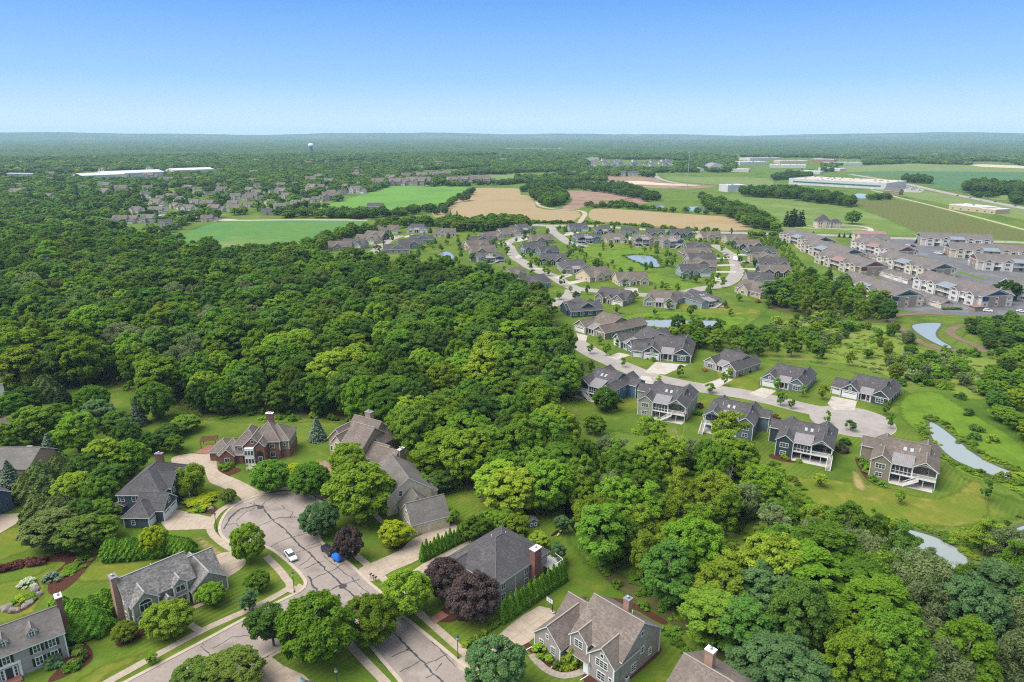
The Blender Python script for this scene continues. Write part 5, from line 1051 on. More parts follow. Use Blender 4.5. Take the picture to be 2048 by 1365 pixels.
# roof at the bottom edge, right
H = near('gabled_house', (1357, 1450), -45, S_LILAC, R_TAUPE, 'brown roofed house with brick chimney cut off by the bottom edge')
H.gable(-3, 15, -1, 12.5, 5.0, 'x', 0.55, oh=0.4); H.chimney(1.0, 7.0, 5, 11.5, 1.5, 1.2, BRICKP, WHITE); H.win('W', 5, -3, 3.2, 1, 1.3, 1, 2)
done(H)
H = near('gabled_house', (612, 1440), 45, S_WHITE, R_GBROWN, 'small grey roof with white cupola at the bottom edge')
H.gable(0, 7, 0, 7, 3.0, 'y', 0.9); H.part(MB().box(2.2, 3.4, 5.8, 7.0, 5.2, 7.0), 'cupola', WHITE)
H.part(MB().lathe([(1.0, 7.0), (0.5, 7.5), (0.15, 8.2), (0.03, 8.6)], 8, (2.8, 6.4)), 'cupola_roof', M('verdigris', (0.16, 0.26, 0.25), rough=0.5)); H.win('S', 3.5, 0, 1, 1, 1.3)
done(H); H.root.scale = (0.62, 0.62, 0.62)
# left edge houses
H = near('brick_house', (-12, 975), 0, BRICKT, R_GBROWN, 'tan brick house with mauve roof at the left edge beside blue spruces')
H.gable(-14, 9.5, 1.5, 13.5, 5.2, 'x', 0.55, oh=0.5); H.win('E', 6.5, 9.5, 4.0, 1.0, 1.0, 1, 1); H.win('E', 9.0, 9.5, 1.0, 1.2, 1.4, 2, 2); H.win('S', 4, 1.5, 1.0, 1.6, 1.4, 2, 2); H.win('S', 4, 1.5, 3.7, 1.2, 1.2, 2, 1); H.chimney(-3, 8, 7, 10.2, 0.9, 0.9, BRICKT); H.part(MB().box(4, 5.6, 9.4, 10.4, 7.2, 7.9), 'roof_vent', METALROOF)
done(H)
H = near('blue_house', (-22, 1040), 62, S_NAVY, R_CHAR, 'dark blue house corner at the left edge above the concrete terrace')
H.gable(-9, 6, 0, 9, 5.0, 'y', 0.7); H.win('S', 2, 0, 1, 1.0, 1.4, 1, 2); H.win('S', 2, 0, 3.6, 1.0, 1.2, 1, 2)
done(H)
H = near('brown_house', (-40, 873), 8, S_TAUPE, R_BROWN, 'low brown roofed house at the left edge behind a broad maple')
H.gable(-6, 9, 0, 9, 3.0, 'x', 0.6); H.win('S', 6.5, 0, 0.9, 1.6, 1.3, 2, 2); H.win('S', 2, 0, 0.9, 1.6, 1.3, 2, 2)
done(H)
H = near('white_house', (-42, 795), 10, S_WHITE, R_GBROWN, 'white gabled house peeking out at the left edge below the wood')
H.gable(-4, 9, 0, 9, 5.0, 'x', 0.6); H.win('S', 6.5, 0, 3.6, 1.2, 1.3, 2, 2); H.win('S', 6.5, 0, 0.9, 1.4, 1.4, 2, 2)
done(H)
# ------------------------------------------------------------------ trees
def leaf_mesh(name, P, N, S, tint, mat, elong=1.5, rs=None):
    """kite-shaped leaf sprays: centres P, facing N, size S"""
    rs = rs or np.random.default_rng(1); n = len(P)
    N = N / np.maximum(np.linalg.norm(N, axis=1, keepdims=True), 1e-6)
    R = rs.normal(size=(n, 3)); T = np.cross(N, R); T /= np.maximum(np.linalg.norm(T, axis=1, keepdims=True), 1e-6); B = np.cross(N, T)
    s = S[:, None]; fold = 0.25 * s * N
    V = np.empty((n, 4, 3)); V[:, 0] = P + T * s * elong * 0.5 - fold; V[:, 1] = P + B * s * 0.5; V[:, 2] = P - T * s * elong * 0.5 - fold; V[:, 3] = P - B * s * 0.5
    m = bpy.data.meshes.new(name); m.vertices.add(4 * n); m.vertices.foreach_set('co', V.reshape(-1).astype(np.float32))
    m.loops.add(4 * n); m.loops.foreach_set('vertex_index', np.arange(4 * n, dtype=np.int32))
    m.polygons.add(n); m.polygons.foreach_set('loop_start', np.arange(0, 4 * n, 4, dtype=np.int32)); m.polygons.foreach_set('loop_total', np.full(n, 4, np.int32))
    at = m.attributes.new('tint', 'FLOAT', 'POINT'); at.data.foreach_set('value', np.repeat(np.clip(tint, 0, 1), 4).astype(np.float32))
    m.update(); m.materials.append(mat); return m
def unit(rs, n):
    v = rs.normal(size=(n, 3)); return v / np.linalg.norm(v, axis=1, keepdims=True)
def crown_broad(seed, R, z0, z1, nc, nl, ls, rc=(0.2, 0.3), shell=(0.72, 0.98), up=0.35, squash=0.85, jit=0.5, profile=None, droop=0.0, elong=1.5, mat=None, lob=0.12, low=0.38):
    """foliage: clumps spread over an uneven ellipsoid, each a dome of small leaf sprays"""
    rs = np.random.default_rng(seed); zc = z0 + (z1 - z0) * 0.45
    d = unit(rs, nc); d[:, 2] = np.where(rs.random(nc) < low, -np.abs(d[:, 2]), np.abs(d[:, 2]))
    f = np.where(rs.random(nc) < 0.2, rs.uniform(0.4, 0.75, nc), rs.uniform(*shell, nc))[:, None]; ph = rs.uniform(0, 6.28, 4)
    az = np.arctan2(d[:, 1], d[:, 0]); lb = 1 + lob * (np.sin(2 * az + ph[0]) + 0.7 * np.sin(3 * az + ph[1]) + 0.5 * np.sin(5 * az + 4 * d[:, 2] + ph[2]))
    C = d * f; C[:, :2] *= lb[:, None] * R; rr = rs.uniform(*rc, nc) * R
    C[:, 2] *= np.where(C[:, 2] > 0, z1 - zc - 0.6 * rr, zc - z0 - 0.5 * rr)
    if profile is not None: C[:, :2] *= profile((C[:, 2] + zc - z0) / (z1 - z0))[:, None]
    C[:, 2] += zc; ct = rs.random(nc)
    w = rr ** 2; k = rs.choice(nc, nl, p=w / w.sum()); out = C[k] - np.array([0, 0, z0 + (z1 - z0) * 0.3]); out /= np.maximum(np.linalg.norm(out, axis=1, keepdims=True), 1e-6)
    dd = unit(rs, nl) + 0.55 * out + np.array([0, 0, up]); dd /= np.linalg.norm(dd, axis=1, keepdims=True)
    rad = rr[k] * (rs.uniform(0.55, 1.22, nl) + 0.14 * np.sin(dd[:, 0] * 9 + ct[k] * 40) * np.sin(dd[:, 1] * 9 + 2))
    P = C[k] + dd * rad[:, None] * np.array([1, 1, squash])
    if droop: P[:, 2] -= droop * rs.random(nl) ** 2 * rr[k]
    N = dd + np.array([0, 0, 0.75]) + rs.normal(size=(nl, 3)) * jit
    tint = 0.45 * ct[k] + 0.55 * rs.random(nl)
    return leaf_mesh('crown', P, N, ls * rs.uniform(0.7, 1.35, nl), tint, mat or L_MID, elong, rs)
def crown_conifer(seed, R, z0, z1, nl, ls, mat, tiers=15, droop=0.28, power=1.0):
    rs = np.random.default_rng(seed); t = (rs.integers(0, tiers, nl) + rs.normal(0, 0.12, nl)) / tiers; t = np.clip(t, 0, 1)
    keep = rs.random(nl) < (1 - t) + 0.08; t = t[keep]; n = len(t)
    az0 = rs.uniform(0, 6.28, tiers + 1); nb = 9
    br = rs.integers(0, nb, n); az = az0[(t * tiers).astype(int)] + br * 6.283 / nb + rs.normal(0, 0.16, n)
    rmax = R * (1 - t) ** power + 0.1; f = rs.uniform(0.15, 1, n) ** 0.6; r = rmax * f * (1 + 0.12 * np.sin(br * 2.4 + t * 40))
    P = np.stack([r * np.cos(az), r * np.sin(az), z0 + (z1 - z0) * t - droop * r * 0.8 + rs.normal(0, 0.05, n)], 1)
    N = np.stack([0.5 * np.cos(az), 0.5 * np.sin(az), np.ones(n)], 1) + rs.normal(size=(n, 3)) * 0.45
    return leaf_mesh('crown', P, N, ls * rs.uniform(0.7, 1.3, n), rs.random(n) * 0.6 + 0.4 * f, mat, 1.8, rs)
def crown_column(seed, R, z0, z1, nl, ls, mat, pw=0.55, tip=0.35):
    rs = np.random.default_rng(seed); t = rs.random(nl); az = rs.uniform(0, 6.28, nl)
    prof = np.where(t < tip, 0.75 + 0.25 * np.sqrt(np.clip(t / tip, 0, 1)), np.clip((1 - t) / (1 - tip), 0, 1) ** pw)
    r = R * prof * (1 + 0.10 * np.sin(5 * az + 9 * t) + 0.08 * np.sin(9 * az - 17 * t)) * rs.uniform(0.82, 1.04, nl)
    P = np.stack([r * np.cos(az), r * np.sin(az), z0 + (z1 - z0) * t], 1)
    N = np.stack([np.cos(az), np.sin(az), 0.9 + 0 * az], 1) + rs.normal(size=(nl, 3)) * 0.5
    return leaf_mesh('crown', P, N, ls * rs.uniform(0.7, 1.3, nl), rs.random(nl), mat, 1.7, rs)
def trunk_mesh(seed, h, r, top, limbs=5, spread=2.5, mat=None):
    rs = random.Random(seed); mb = MB()
    mb.tube([(0, 0, -0.3), (rs.uniform(-.1, .1), rs.uniform(-.1, .1), h * 0.5), (rs.uniform(-.3, .3), rs.uniform(-.3, .3), h), (rs.uniform(-.5, .5), rs.uniform(-.5, .5), top)], [r * 1.25, r * 0.95, r * 0.75, r * 0.2], 8)
    for i in range(limbs):
        a = 6.283 * i / max(limbs, 1) + rs.uniform(-.4, .4); z = h * rs.uniform(0.75, 1.05); L = spread * rs.uniform(0.7, 1.1)
        mb.tube([(0, 0, z), (math.cos(a) * L * 0.45, math.sin(a) * L * 0.45, z + L * 0.5), (math.cos(a) * L, math.sin(a) * L, z + L * 1.0)], [r * 0.5, r * 0.35, r * 0.12], 6)
    m = mb.mesh('trunk', mat or BARK); m.shade_smooth(); return m
PR = {}   # kind -> list of (crown mesh, trunk mesh, reference height, reference radius)
def proto(kind, crown, trunk, h, r): PR.setdefault(kind, []).append((crown, trunk, h, r))
cone_p = lambda u: 1.15 - 0.55 * u
for s in range(6):
    proto('broad', crown_broad(100 + s, 5.6, 2.0, 17.0, 130 + 10 * s, 21000, 0.38, rc=(0.12, 0.21), shell=(0.74, 1.0)), trunk_mesh(s, 6, 0.36, 13, 6, 3.4), 17, 6)
for s in range(4):
    proto('fine', crown_broad(110 + s, 5.7, 1.4, 15.4, 250 + 20 * s, 40000, 0.30, rc=(0.095, 0.17), shell=(0.74, 1.0), lob=0.14), trunk_mesh(10 + s, 5, 0.34, 12, 6, 3.2), 15.5, 6)
for s in range(3):
    proto('tall', crown_broad(130 + s, 4.4, 2.0, 19.5, 140, 21000, 0.36, rc=(0.14, 0.24), profile=lambda u: 0.7 + 0.45 * np.sin(np.pi * np.clip(u, 0, 1) ** 0.8)), trunk_mesh(20 + s, 8, 0.36, 16, 6, 2.8, PALEBARK if s == 0 else None), 19.5, 5)
for s in range(3):
    proto('maple', crown_broad(160 + s, 5.2, 1.3, 10.8, 210, 26000, 0.28, rc=(0.11, 0.17), shell=(0.80, 1.0), lob=0.05, mat=L_BRIGHT), trunk_mesh(40 + s, 2.4, 0.28, 8, 6, 2.6), 11, 5.6)
for s in range(3):
    proto('willow', crown_broad(190 + s, 5.2, 0.6, 13.8, 90, 19000, 0.27, rc=(0.17, 0.28), droop=1.1, elong=2.6, up=0.25, jit=0.8, mat=L_GREY), trunk_mesh(60 + s, 5, 0.4, 10, 6, 3), 14, 6)
for s in range(3):
    proto('open', crown_broad(220 + s, 4.2, 2.6, 14.8, 70, 9500, 0.30, rc=(0.12, 0.28), shell=(0.4, 1.0), jit=0.9, elong=1.9, lob=0.2, mat=L_YEL), trunk_mesh(80 + s, 7, 0.22, 14, 7, 2.8), 15, 4.5)
for s in range(2):
    proto('spruce', crown_conifer(250 + s, 3.2, 0.4, 11, 7500, 0.34, L_SPRUCE), trunk_mesh(90 + s, 6, 0.22, 10.5, 0), 11, 3.2)
    proto('cedar', crown_column(260 + s, 2.6, 0.2, 8.5, 7500, 0.34, L_CEDAR, 0.6, 0.3), trunk_mesh(95 + s, 3, 0.2, 7.5, 0), 8.5, 2.6)
proto('arbor', crown_column(270, 0.75, 0.05, 4.6, 1500, 0.20, L_ARB, 0.75, 0.3), trunk_mesh(97, 2, 0.08, 4, 0), 4.6, 0.75)
proto('arbor', crown_column(271, 0.7, 0.05, 4.9, 1500, 0.20, L_ARB, 0.8, 0.25), trunk_mesh(98, 2, 0.08, 4, 0), 4.9, 0.7)
for s in range(4):
    proto('young', crown_broad(280 + s, 1.5, 1.1, 5.2, 20, 1300, 0.27, rc=(0.25, 0.42), profile=cone_p, mat=L_BRIGHT), trunk_mesh(100 + s, 1.8, 0.07, 4.5, 4, 0.8), 5.3, 1.6)
for s in range(4):
    proto('shrub', crown_broad(300 + s, 1.5, -0.5, 2.3, 18, 1000, 0.30, rc=(0.28, 0.45), mat=L_MID), None, 2.4, 1.7)
for s in range(2):
    proto('ball', crown_broad(310 + s, 0.55, 0.0, 1.1, 22, 500, 0.14, rc=(0.3, 0.42), shell=(0.75, 0.95), lob=0.03, mat=L_YEL), None, 1.15, 0.65)
for s in range(4):
    proto('far', crown_broad(320 + s, 5.4, 1.0, 12.5, 24, 620, 1.45, rc=(0.26, 0.42), mat=L_DEEP), None, 13, 6)
for s in range(2):
    proto('farcone', crown_conifer(330 + s, 3.0, 0.2, 13, 420, 1.1, L_DARKC, 9), None, 13, 3)
def bare_mesh(seed, h):
    rs = random.Random(seed); mb = MB()
    def br(p, d, L, r, n):
        q = p + d * L; mb.tube([p, (p + q) / 2 + Vector((rs.uniform(-.1, .1), rs.uniform(-.1, .1), 0)) * L, q], [r, r * 0.8, r * 0.55], 5)
        if n > 0:
            for _ in range(rs.choice((2, 3, 3))):
                nd = (d + Vector((rs.uniform(-1, 1), rs.uniform(-1, 1), rs.uniform(-0.1, 0.6))) * 0.75).normalized(); br(q, nd, L * rs.uniform(0.55, 0.8), r * 0.55, n - 1)
    br(Vector((0, 0, -0.3)), Vector((0.03, 0, 1)), h * 0.36, 0.22, 4); m = mb.mesh('branches', PALEBARK); return m
BARE = [bare_mesh(s, 13) for s in range(3)]
TREE_RS = random.Random(11)
NAMES = {'fine': ('broadleaf_tree', 'tree'), 'broad': ('broadleaf_tree', 'tree'), 'tall': ('broadleaf_tree', 'tree'), 'maple': ('maple_tree', 'tree'), 'willow': ('willow_tree', 'tree'), 'open': ('open_crowned_tree', 'tree'), 'spruce': ('spruce_tree', 'tree'), 'cedar': ('cedar_tree', 'tree'), 'arbor': ('arborvitae', 'hedge tree'), 'young': ('young_tree', 'tree'), 'shrub': ('shrub', 'shrub'), 'ball': ('clipped_shrub', 'shrub'), 'far': ('broadleaf_tree', 'tree'), 'farcone': ('conifer_tree', 'tree')}
def tree(kind, X, Y, h, r, mat, label, group=None, name=None, v=None, bark=None):
    lst = PR[kind]; cm, tm, h0, r0 = lst[TREE_RS.randrange(len(lst)) if v is None else v]
    nm, cat = NAMES[kind]; sc = (r / r0, r / r0, h / h0); rz = TREE_RS.uniform(0, 6.28)
    if tm is None:
        o = link(name or nm, cm, None, (X, Y, 0), rz, sc); set_mat(o, mat); return tag(o, label, cat, group)
    root = link(name or nm, None, None, (X, Y, 0), rz, sc); c = link('crown', cm, root); set_mat(c, mat)
    t = link('trunk', tm, root)
    if bark: set_mat(t, bark)
    return tag(root, label, cat, group)
def tpx(kind, px, py, h, r, mat, label, group=None, **k):
    X, Y = G(px, py); return tree(kind, X, Y, h, r, mat, label, group, **k)

# --- individually known trees of the near neighbourhood (foot of the trunk in photo pixels)
for a in (
 ('maple', 640, 1318, 13.5, 7.2, L_BRIGHT, 'huge rounded bright green maple on the street corner lawn'),
 ('maple', 742, 1286, 10.5, 5.2, L_BRIGHT, 'bright maple leaning over the street right of the huge corner maple'),
 ('open', 548, 1292, 10.0, 4.4, L_DEEP, 'dark open branched tree on the verge left of the huge corner maple', 'v1'),
 ('maple', 815, 1232, 10.5, 5.2, L_BRIGHT, 'round bright maple on the verge in front of the purple trees'),
 ('maple', 990, 1385, 10.8, 5.4, L_BLUEG, 'dense green maple at the bottom edge beside the concrete drive'),
 ('maple', 500, 1124, 9.8, 3.9, L_BRIGHT, 'upright bright green tree at the mouth of the turning circle'),
 ('maple', 642, 1072, 9.0, 4.6, L_BLUEG, 'round blue green tree overhanging the right rim of the turning circle'),
 ('maple', 700, 1120, 8.8, 3.5, L_PURP, 'purple leaved tree behind the parked dark car'),
 ('maple', 890, 1196, 9.4, 4.6, L_PURP, 'dark purple tree left of the two before the charcoal hip roof'),
 ('maple', 946, 1238, 10.4, 5.6, L_PURP, 'largest purple tree hiding the charcoal roofed house front'),
 ('broad', 728, 1040, 16.0, 8.4, L_BRIGHT, 'broad bright green tree between turning circle and cream house'),
 ('broad', 698, 960, 11.5, 5.4, L_YEL, 'yellow green tree in front of the stucco house'),
 ('maple', 543, 984, 9.5, 5.4, L_MID, 'round green tree left of two at the head of the turning circle'),
 ('maple', 622, 990, 9.5, 5.6, L_MID, 'round green tree right of two at the head of the turning circle'),
 ('willow', 385, 992, 9.5, 4.4, L_YEL, 'weeping yellow green tree in front of the blue grey house'),
 ('shrub', 400, 1005, 1.6, 5.0, L_LIME, 'low lime green mound under the weeping tree'),
 ('maple', 310, 1108, 7.2, 3.2, L_LIME, 'lime yellow tree beside the dark hedge'),
 ('broad', 790, 1092, 6.5, 3.9, L_LIME, 'lime tree on the lawn corner before the cream garage'),
 ('maple', 340, 1268, 7.0, 4.6, L_YEL, 'spreading yellow green tree before the olive house porch'),
 ('maple', 252, 1282, 4.2, 2.4, L_YEL, 'small yellow green tree at the olive house corner'),
 ('maple', 425, 1210, 5.2, 2.9, L_BRIGHT, 'small tree with cream blossom right of the olive house'),
 ('maple', 516, 1180, 4.6, 2.8, L_MID, 'low round tree in the mulch bed by the corner'),
 ('open', 499, 1222, 5.0, 2.4, L_BLUEG, 'pale slender sapling on the cross street verge'),
 ('young', 305, 1330, 2.6, 1.1, L_BRIGHT, 'tiny bright tree by the lower left sidewalk'),
 ('maple', 458, 1006, 4.2, 2.2, L_OLIVE, 'small round ornamental tree at the turning circle sidewalk'),
 ('spruce', 636, 880, 8.5, 3.3, L_SPRUCE, 'blue spruce between brick mansion and stucco house'),
 ('maple', 470, 1378, 7.2, 5.6, L_OLIVE, 'olive green rounded evergreen cut by the bottom edge'),
 ('maple', 400, 1385, 6.0, 4.6, L_OLIVE, 'smaller olive evergreen cut by the bottom edge'),
): 
    k, px, py, h, r, m, lb = a[:7]; tpx(k, px, py, h, r, m, lb, None)
for i, (px, py, h, r, k, m, lb) in enumerate((
 (28, 990, 11, 4.2, 'spruce', L_SPRUCE, 'large blue spruce before the tan brick house'), (105, 925, 10, 4.0, 'spruce', L_SPRUCE, 'blue spruce above the cedar clump'),
 (278, 850, 11, 3.4, 'spruce', L_SPRUCE, 'tall grey spruce on the lawn by the wood'), (88, 990, 10, 5.2, 'cedar', L_CEDAR, 'broad olive cedar right of the blue spruce'),
 (130, 975, 10.5, 4.6, 'cedar', L_CEDAR, 'tall olive cedar behind the broad cedar'), (108, 1095, 9.5, 6.0, 'broad', L_CEDAR, 'dark cedar clump left of the hedge'),
 (165, 1100, 8.5, 5.2, 'broad', L_OLIVE, 'dark feathery evergreen in the middle of the left hedge'), (205, 1085, 7, 4.6, 'broad', L_MID, 'green shrub tree at the hedge end'),
 (155, 1010, 9.5, 5.0, 'maple', L_YEL, 'yellow green maple behind the left cedars'), (205, 1012, 9, 4.6, 'maple', L_MID, 'dark green tree left of the blue grey house'),
 (160, 905, 13, 6.8, 'broad', L_BRIGHT, 'bright green maple above the cedars'), (70, 885, 12, 7.0, 'broad', L_MID, 'broad maple by the left brown roof'),
 (200, 855, 10, 5.4, 'broad', L_BLUEG, 'blue green tree beside the grey spruce'), (240, 875, 9.5, 5.0, 'broad', L_DEEP, 'deep green tree right of the blue green tree'),
 (215, 955, 12, 5.8, 'broad', L_YEL, 'yellowish tree in the clump behind the blue grey house'), (265, 950, 11, 5.4, 'broad', L_BRIGHT, 'bright tree on the right of the clump behind the blue grey house'),
 (215, 995, 9.5, 5.6, 'broad', L_DEEP, 'dark tree low in the clump behind the blue grey house'), (190, 835, 12, 5.8, 'maple', L_MID, 'round tree alone on the far left lawn'),
 (315, 840, 14, 6.4, 'maple', L_MID, 'round maple at the wood corner by the lawn'), (310, 905, 7, 4.0, 'broad', L_DEEP, 'dark shrubby tree beyond the blue grey roof'),
 (340, 880, 5.5, 4.4, 'broad', L_DEEP, 'low thicket tree at the lawn edge'), (375, 862, 5.5, 4.6, 'broad', L_MID, 'thicket tree nearer the brick mansion'),
 (352, 905, 6.0, 3.2, 'broad', L_BRIGHT, 'light bush tree between blue grey house and brick mansion'), (30, 850, 12, 6.0, 'broad', L_MID, 'round tree at the left edge above the brown roof'),
 (95, 800, 10, 5.0, 'cedar', L_CEDAR, 'olive evergreen group at the left lawn'), (130, 815, 9, 4.4, 'spruce', L_DARKC, 'dark spruce right of the olive evergreens'),
 (985, 1062, 6.0, 3.0, 'broad', L_BRIGHT, 'bright bush right of the cream garage'), (955, 1085, 7.5, 3.4, 'broad', L_MID, 'bushy tree behind the charcoal hip roof'), (1010, 1075, 7.5, 3.8, 'broad', L_BRIGHT, 'bright bushy tree behind the charcoal hip ridge'),
 (1032, 1088, 8.0, 3.6, 'broad', L_YEL, 'lime green tree right behind the charcoal hip roof'), (900, 1046, 4.2, 2.4, 'maple', L_BRIGHT, 'round bush at the cream garage corner'), (1075, 1100, 4.5, 3.0, 'broad', L_YEL, 'yellow bush beside the small blue playhouse'),
 (1126, 1068, 5.5, 2.3, 'open', L_BLUEG, 'thin young tree by the kayaks'), (1118, 1130, 6.0, 2.4, 'open', L_BLUEG, 'thin tree on the back lawn of the hip roofed house'), (1085, 1128, 4.0, 1.8, 'open', L_BRIGHT, 'small tree at the hip roofed house corner'),
 (665, 990, 4.5, 4.2, 'broad', L_DEEP, 'dark shrub tree right of the circle head maples'), (780, 1062, 3.0, 1.9, 'shrub', L_DEEP, 'dark shrub by the cream house path'), (845, 990, 6, 3.2, 'broad', L_MID, 'green tree on the bank behind the cream house'),
 (880, 985, 6.5, 3.6, 'broad', L_DEEP, 'dark tree right of the cream house terrace'), (830, 960, 5, 3.0, 'broad', L_OLIVE, 'olive shrub tree above the cream house'),
)): tpx(k, px, py, h, r, m, lb)
for px, py, h, r, k, m, lb in ((85, 1045, 8, 4.4, 'cedar', L_CEDAR, 'dark cedar at the left of the evergreen mass above the dry lawn'), (125, 1048, 8.5, 4.6, 'cedar', L_CEDAR, 'tall dark cedar in the middle of the evergreen mass'), (168, 1056, 8, 4.2, 'fine', L_DEEP, 'deep green bushy tree behind the left hedge'), (205, 1050, 7, 3.8, 'fine', L_MID, 'green bushy tree beside the blue grey house yard'), (60, 1000, 8, 3.6, 'cedar', L_CEDAR, 'slim cedar beside the picket fence'), (180, 975, 11, 5.0, 'fine', L_DEEP, 'dark tree between cedars and the blue grey house clump'), (125, 870, 11, 5.4, 'fine', L_MID, 'green tree on the far left lawn below the wood'), (255, 905, 10, 5.0, 'fine', L_DEEP, 'dark tree above the blue grey house chimney'), (20, 905, 10, 4.6, 'fine', L_MID, 'green tree hiding the roof end at the left edge'), (60, 835, 12, 5.6, 'fine', L_DEEP, 'dark tree left of the olive evergreen group'),
  (1690, 1100, 13, 4.4, 'tall', L_MID, 'slim tree left of the lower pond'), (1748, 1106, 12, 4.0, 'open', L_MID, 'open crowned tree at the left tip of the lower pond'), (1800, 1132, 11, 4.2, 'open', L_DEEP, 'dark open tree standing in front of the lower pond'), (1722, 1130, 10, 4.2, 'willow', L_GREY, 'pale willow below the left tip of the lower pond'), (1840, 1168, 9, 4.4, 'willow', L_GREY, 'willow in front of the lower pond middle'), (1965, 1110, 9, 4.4, 'open', L_BRIGHT, 'bright tree between the two lower ponds'), (2010, 1125, 10, 4.6, 'willow', L_GREY, 'willow at the right lower pond')):
    tpx(k, px, py, h, r, m, lb)
# arborvitae hedges
for i in range(14):
    t = i / 13; tpx('arbor', 846 + 102 * t, 1122 - 50 * t, 4.8 + 0.6 * math.sin(i * 2.1), 0.85, L_ARB, 'columnar arborvitae in the row behind the cream house drive', 'arborvitae row behind the cream house drive')
for i in range(24):
    t = i / 23; tpx('arbor', 1006 + 122 * t, 1246 - 84 * t, 5.4 + 0.8 * math.sin(i * 2.7), 0.85, L_ARB, 'columnar arborvitae in the row between hip roofed house and basketball court', 'arborvitae row beside the basketball court')
for i in range(10):
    t = i / 9; tpx('cedar', 222 + 95 * t, 1118 - 8 * t, 5.2 + 0.4 * math.sin(i * 2), 2.2, L_ARB, 'dark rounded evergreen in the hedge above the olive house lawn', 'evergreen hedge above the olive house lawn')
for i in range(7):
    t = i / 6; tpx('cedar', 330 + 50 * t, 1102 + 8 * t, 4.6, 1.9, L_ARB, 'rounded evergreen in the hedge right of the lime tree', 'evergreen hedge right of the lime tree')
for i, (px, py) in enumerate(((112, 1262), (140, 1275), (165, 1270), (195, 1262), (125, 1240), (158, 1245), (190, 1238), (215, 1225))):
    tpx('cedar', px, py, 5.6, 3.0, L_ARB, 'rounded evergreen in the clump between colonial and olive house', 'evergreen clump beside the colonial house')
for i in range(10):
    t = i / 9; tpx('ball', 930 + 68 * t, 1294 - 46 * t, 1.05, 0.72, L_YEL, 'clipped ball shrub in the line beside the lower drive', 'ball shrubs along the lower drive')
for px, py, h, r, m, lb in ((1088, 1306, 2.2, 2.2, L_BRIGHT, 'bright bush under the garage gable windows'), (1097, 1321, 1.3, 1.0, L_BRIGHT, 'small round bush at the garage gable corner'), (1143, 1330, 3.4, 1.6, L_YEL, 'tall yellow green bush in the mulch before the grey house'), (1167, 1333, 1.6, 0.9, L_BRIGHT, 'green bush at the porch step'), (1152, 1312, 1.6, 1.0, L_MID, 'bush under the entrance window'),
  (1115, 1335, 1.2, 1.0, L_OLIVE, 'olive tuft by the stone path'), (1125, 1340, 0.9, 0.6, L_YEL, 'smallest ball by the stone path'), (1135, 1341, 0.9, 0.6, L_LIME, 'pale ball by the stone path bend'), (155, 1318, 2.6, 2.0, L_OLIVE, 'grey brown shrub right of the colonial house'), (108, 1328, 2.0, 1.9, L_BLUEG, 'blue green bush beside the colonial front door'), (135, 1308, 1.3, 1.0, L_BRIGHT, 'small bush at the colonial house corner'),
  (148, 1335, 1.4, 1.6, L_MID, 'low bush at the end of the colonial bed'), (140, 1262, 1.6, 1.3, L_MID, 'bush behind the colonial chimney'), (460, 934, 1.6, 1.6, L_BRIGHT, 'bush under the brick mansion garage window'), (447, 940, 1.8, 1.5, L_BRIGHT, 'clipped bush at the mansion garage corner'), (505, 938, 1.4, 1.8, L_WHITE, 'white flowering shrub before the mansion bay'), (590, 940, 1.8, 2.2, L_LIME, 'pale flowering shrub right of the mansion front'), (515, 948, 1.5, 1.3, L_BRIGHT, 'bush beside the mansion walk'), (402, 1018, 1.4, 2.0, L_MID, 'green shrub in the round island bed'), (388, 1020, 0.9, 1.1, L_BLUEG, 'blue green hosta in the island bed'), (372, 1004, 1.6, 1.6, L_BRIGHT, 'bright shrub beside the blue house walk'),
  (102, 1160, 1.6, 1.8, L_SPRUCE, 'silvery dwarf spruce at the dry stream bed'), (150, 1135, 0.8, 2.0, L_BRIGHT, 'low bright ground cover beside the dry stream'), (168, 1120, 0.9, 1.8, L_MID, 'low green ground cover at the dry stream head'), (130, 1150, 0.7, 1.8, L_BRIGHT, 'ground cover at the dry stream foot'), (55, 1170, 1.2, 1.9, L_WHITE, 'white flowering shrub in the rock bed'), (45, 1200, 1.0, 1.5, L_YEL, 'yellow green clump in the rock bed'), (62, 1198, 1.0, 1.5, L_BRIGHT, 'bright clump among the rock bed stones'), (30, 1205, 0.7, 0.9, L_MID, 'small tuft at the rock bed edge')):
    tpx('shrub', px, py, h, r, m, lb)
for i in range(9): tpx('shrub', -4 + 11 * i, 1142 - 2.2 * i + 2 * math.sin(i), 1.5, 1.5, L_RED, 'reddish brown barberry in the row below the dry lawn', 'barberry row below the dry lawn')
for i in range(6): tpx('shrub', 1180 + 15 * i, 1207 + 7 * i, 1.2, 1.2, L_BRIGHT, 'low green bush in the bed along the wood above the grey house', 'bushes in the bed along the wood')
for i in range(7): tpx('shrub', 1330 + 11 * i, 1265 + 10 * i, 1.1, 1.1, L_MID, 'low bush in the bed right of the grey house', 'bushes in the bed right of the grey house')

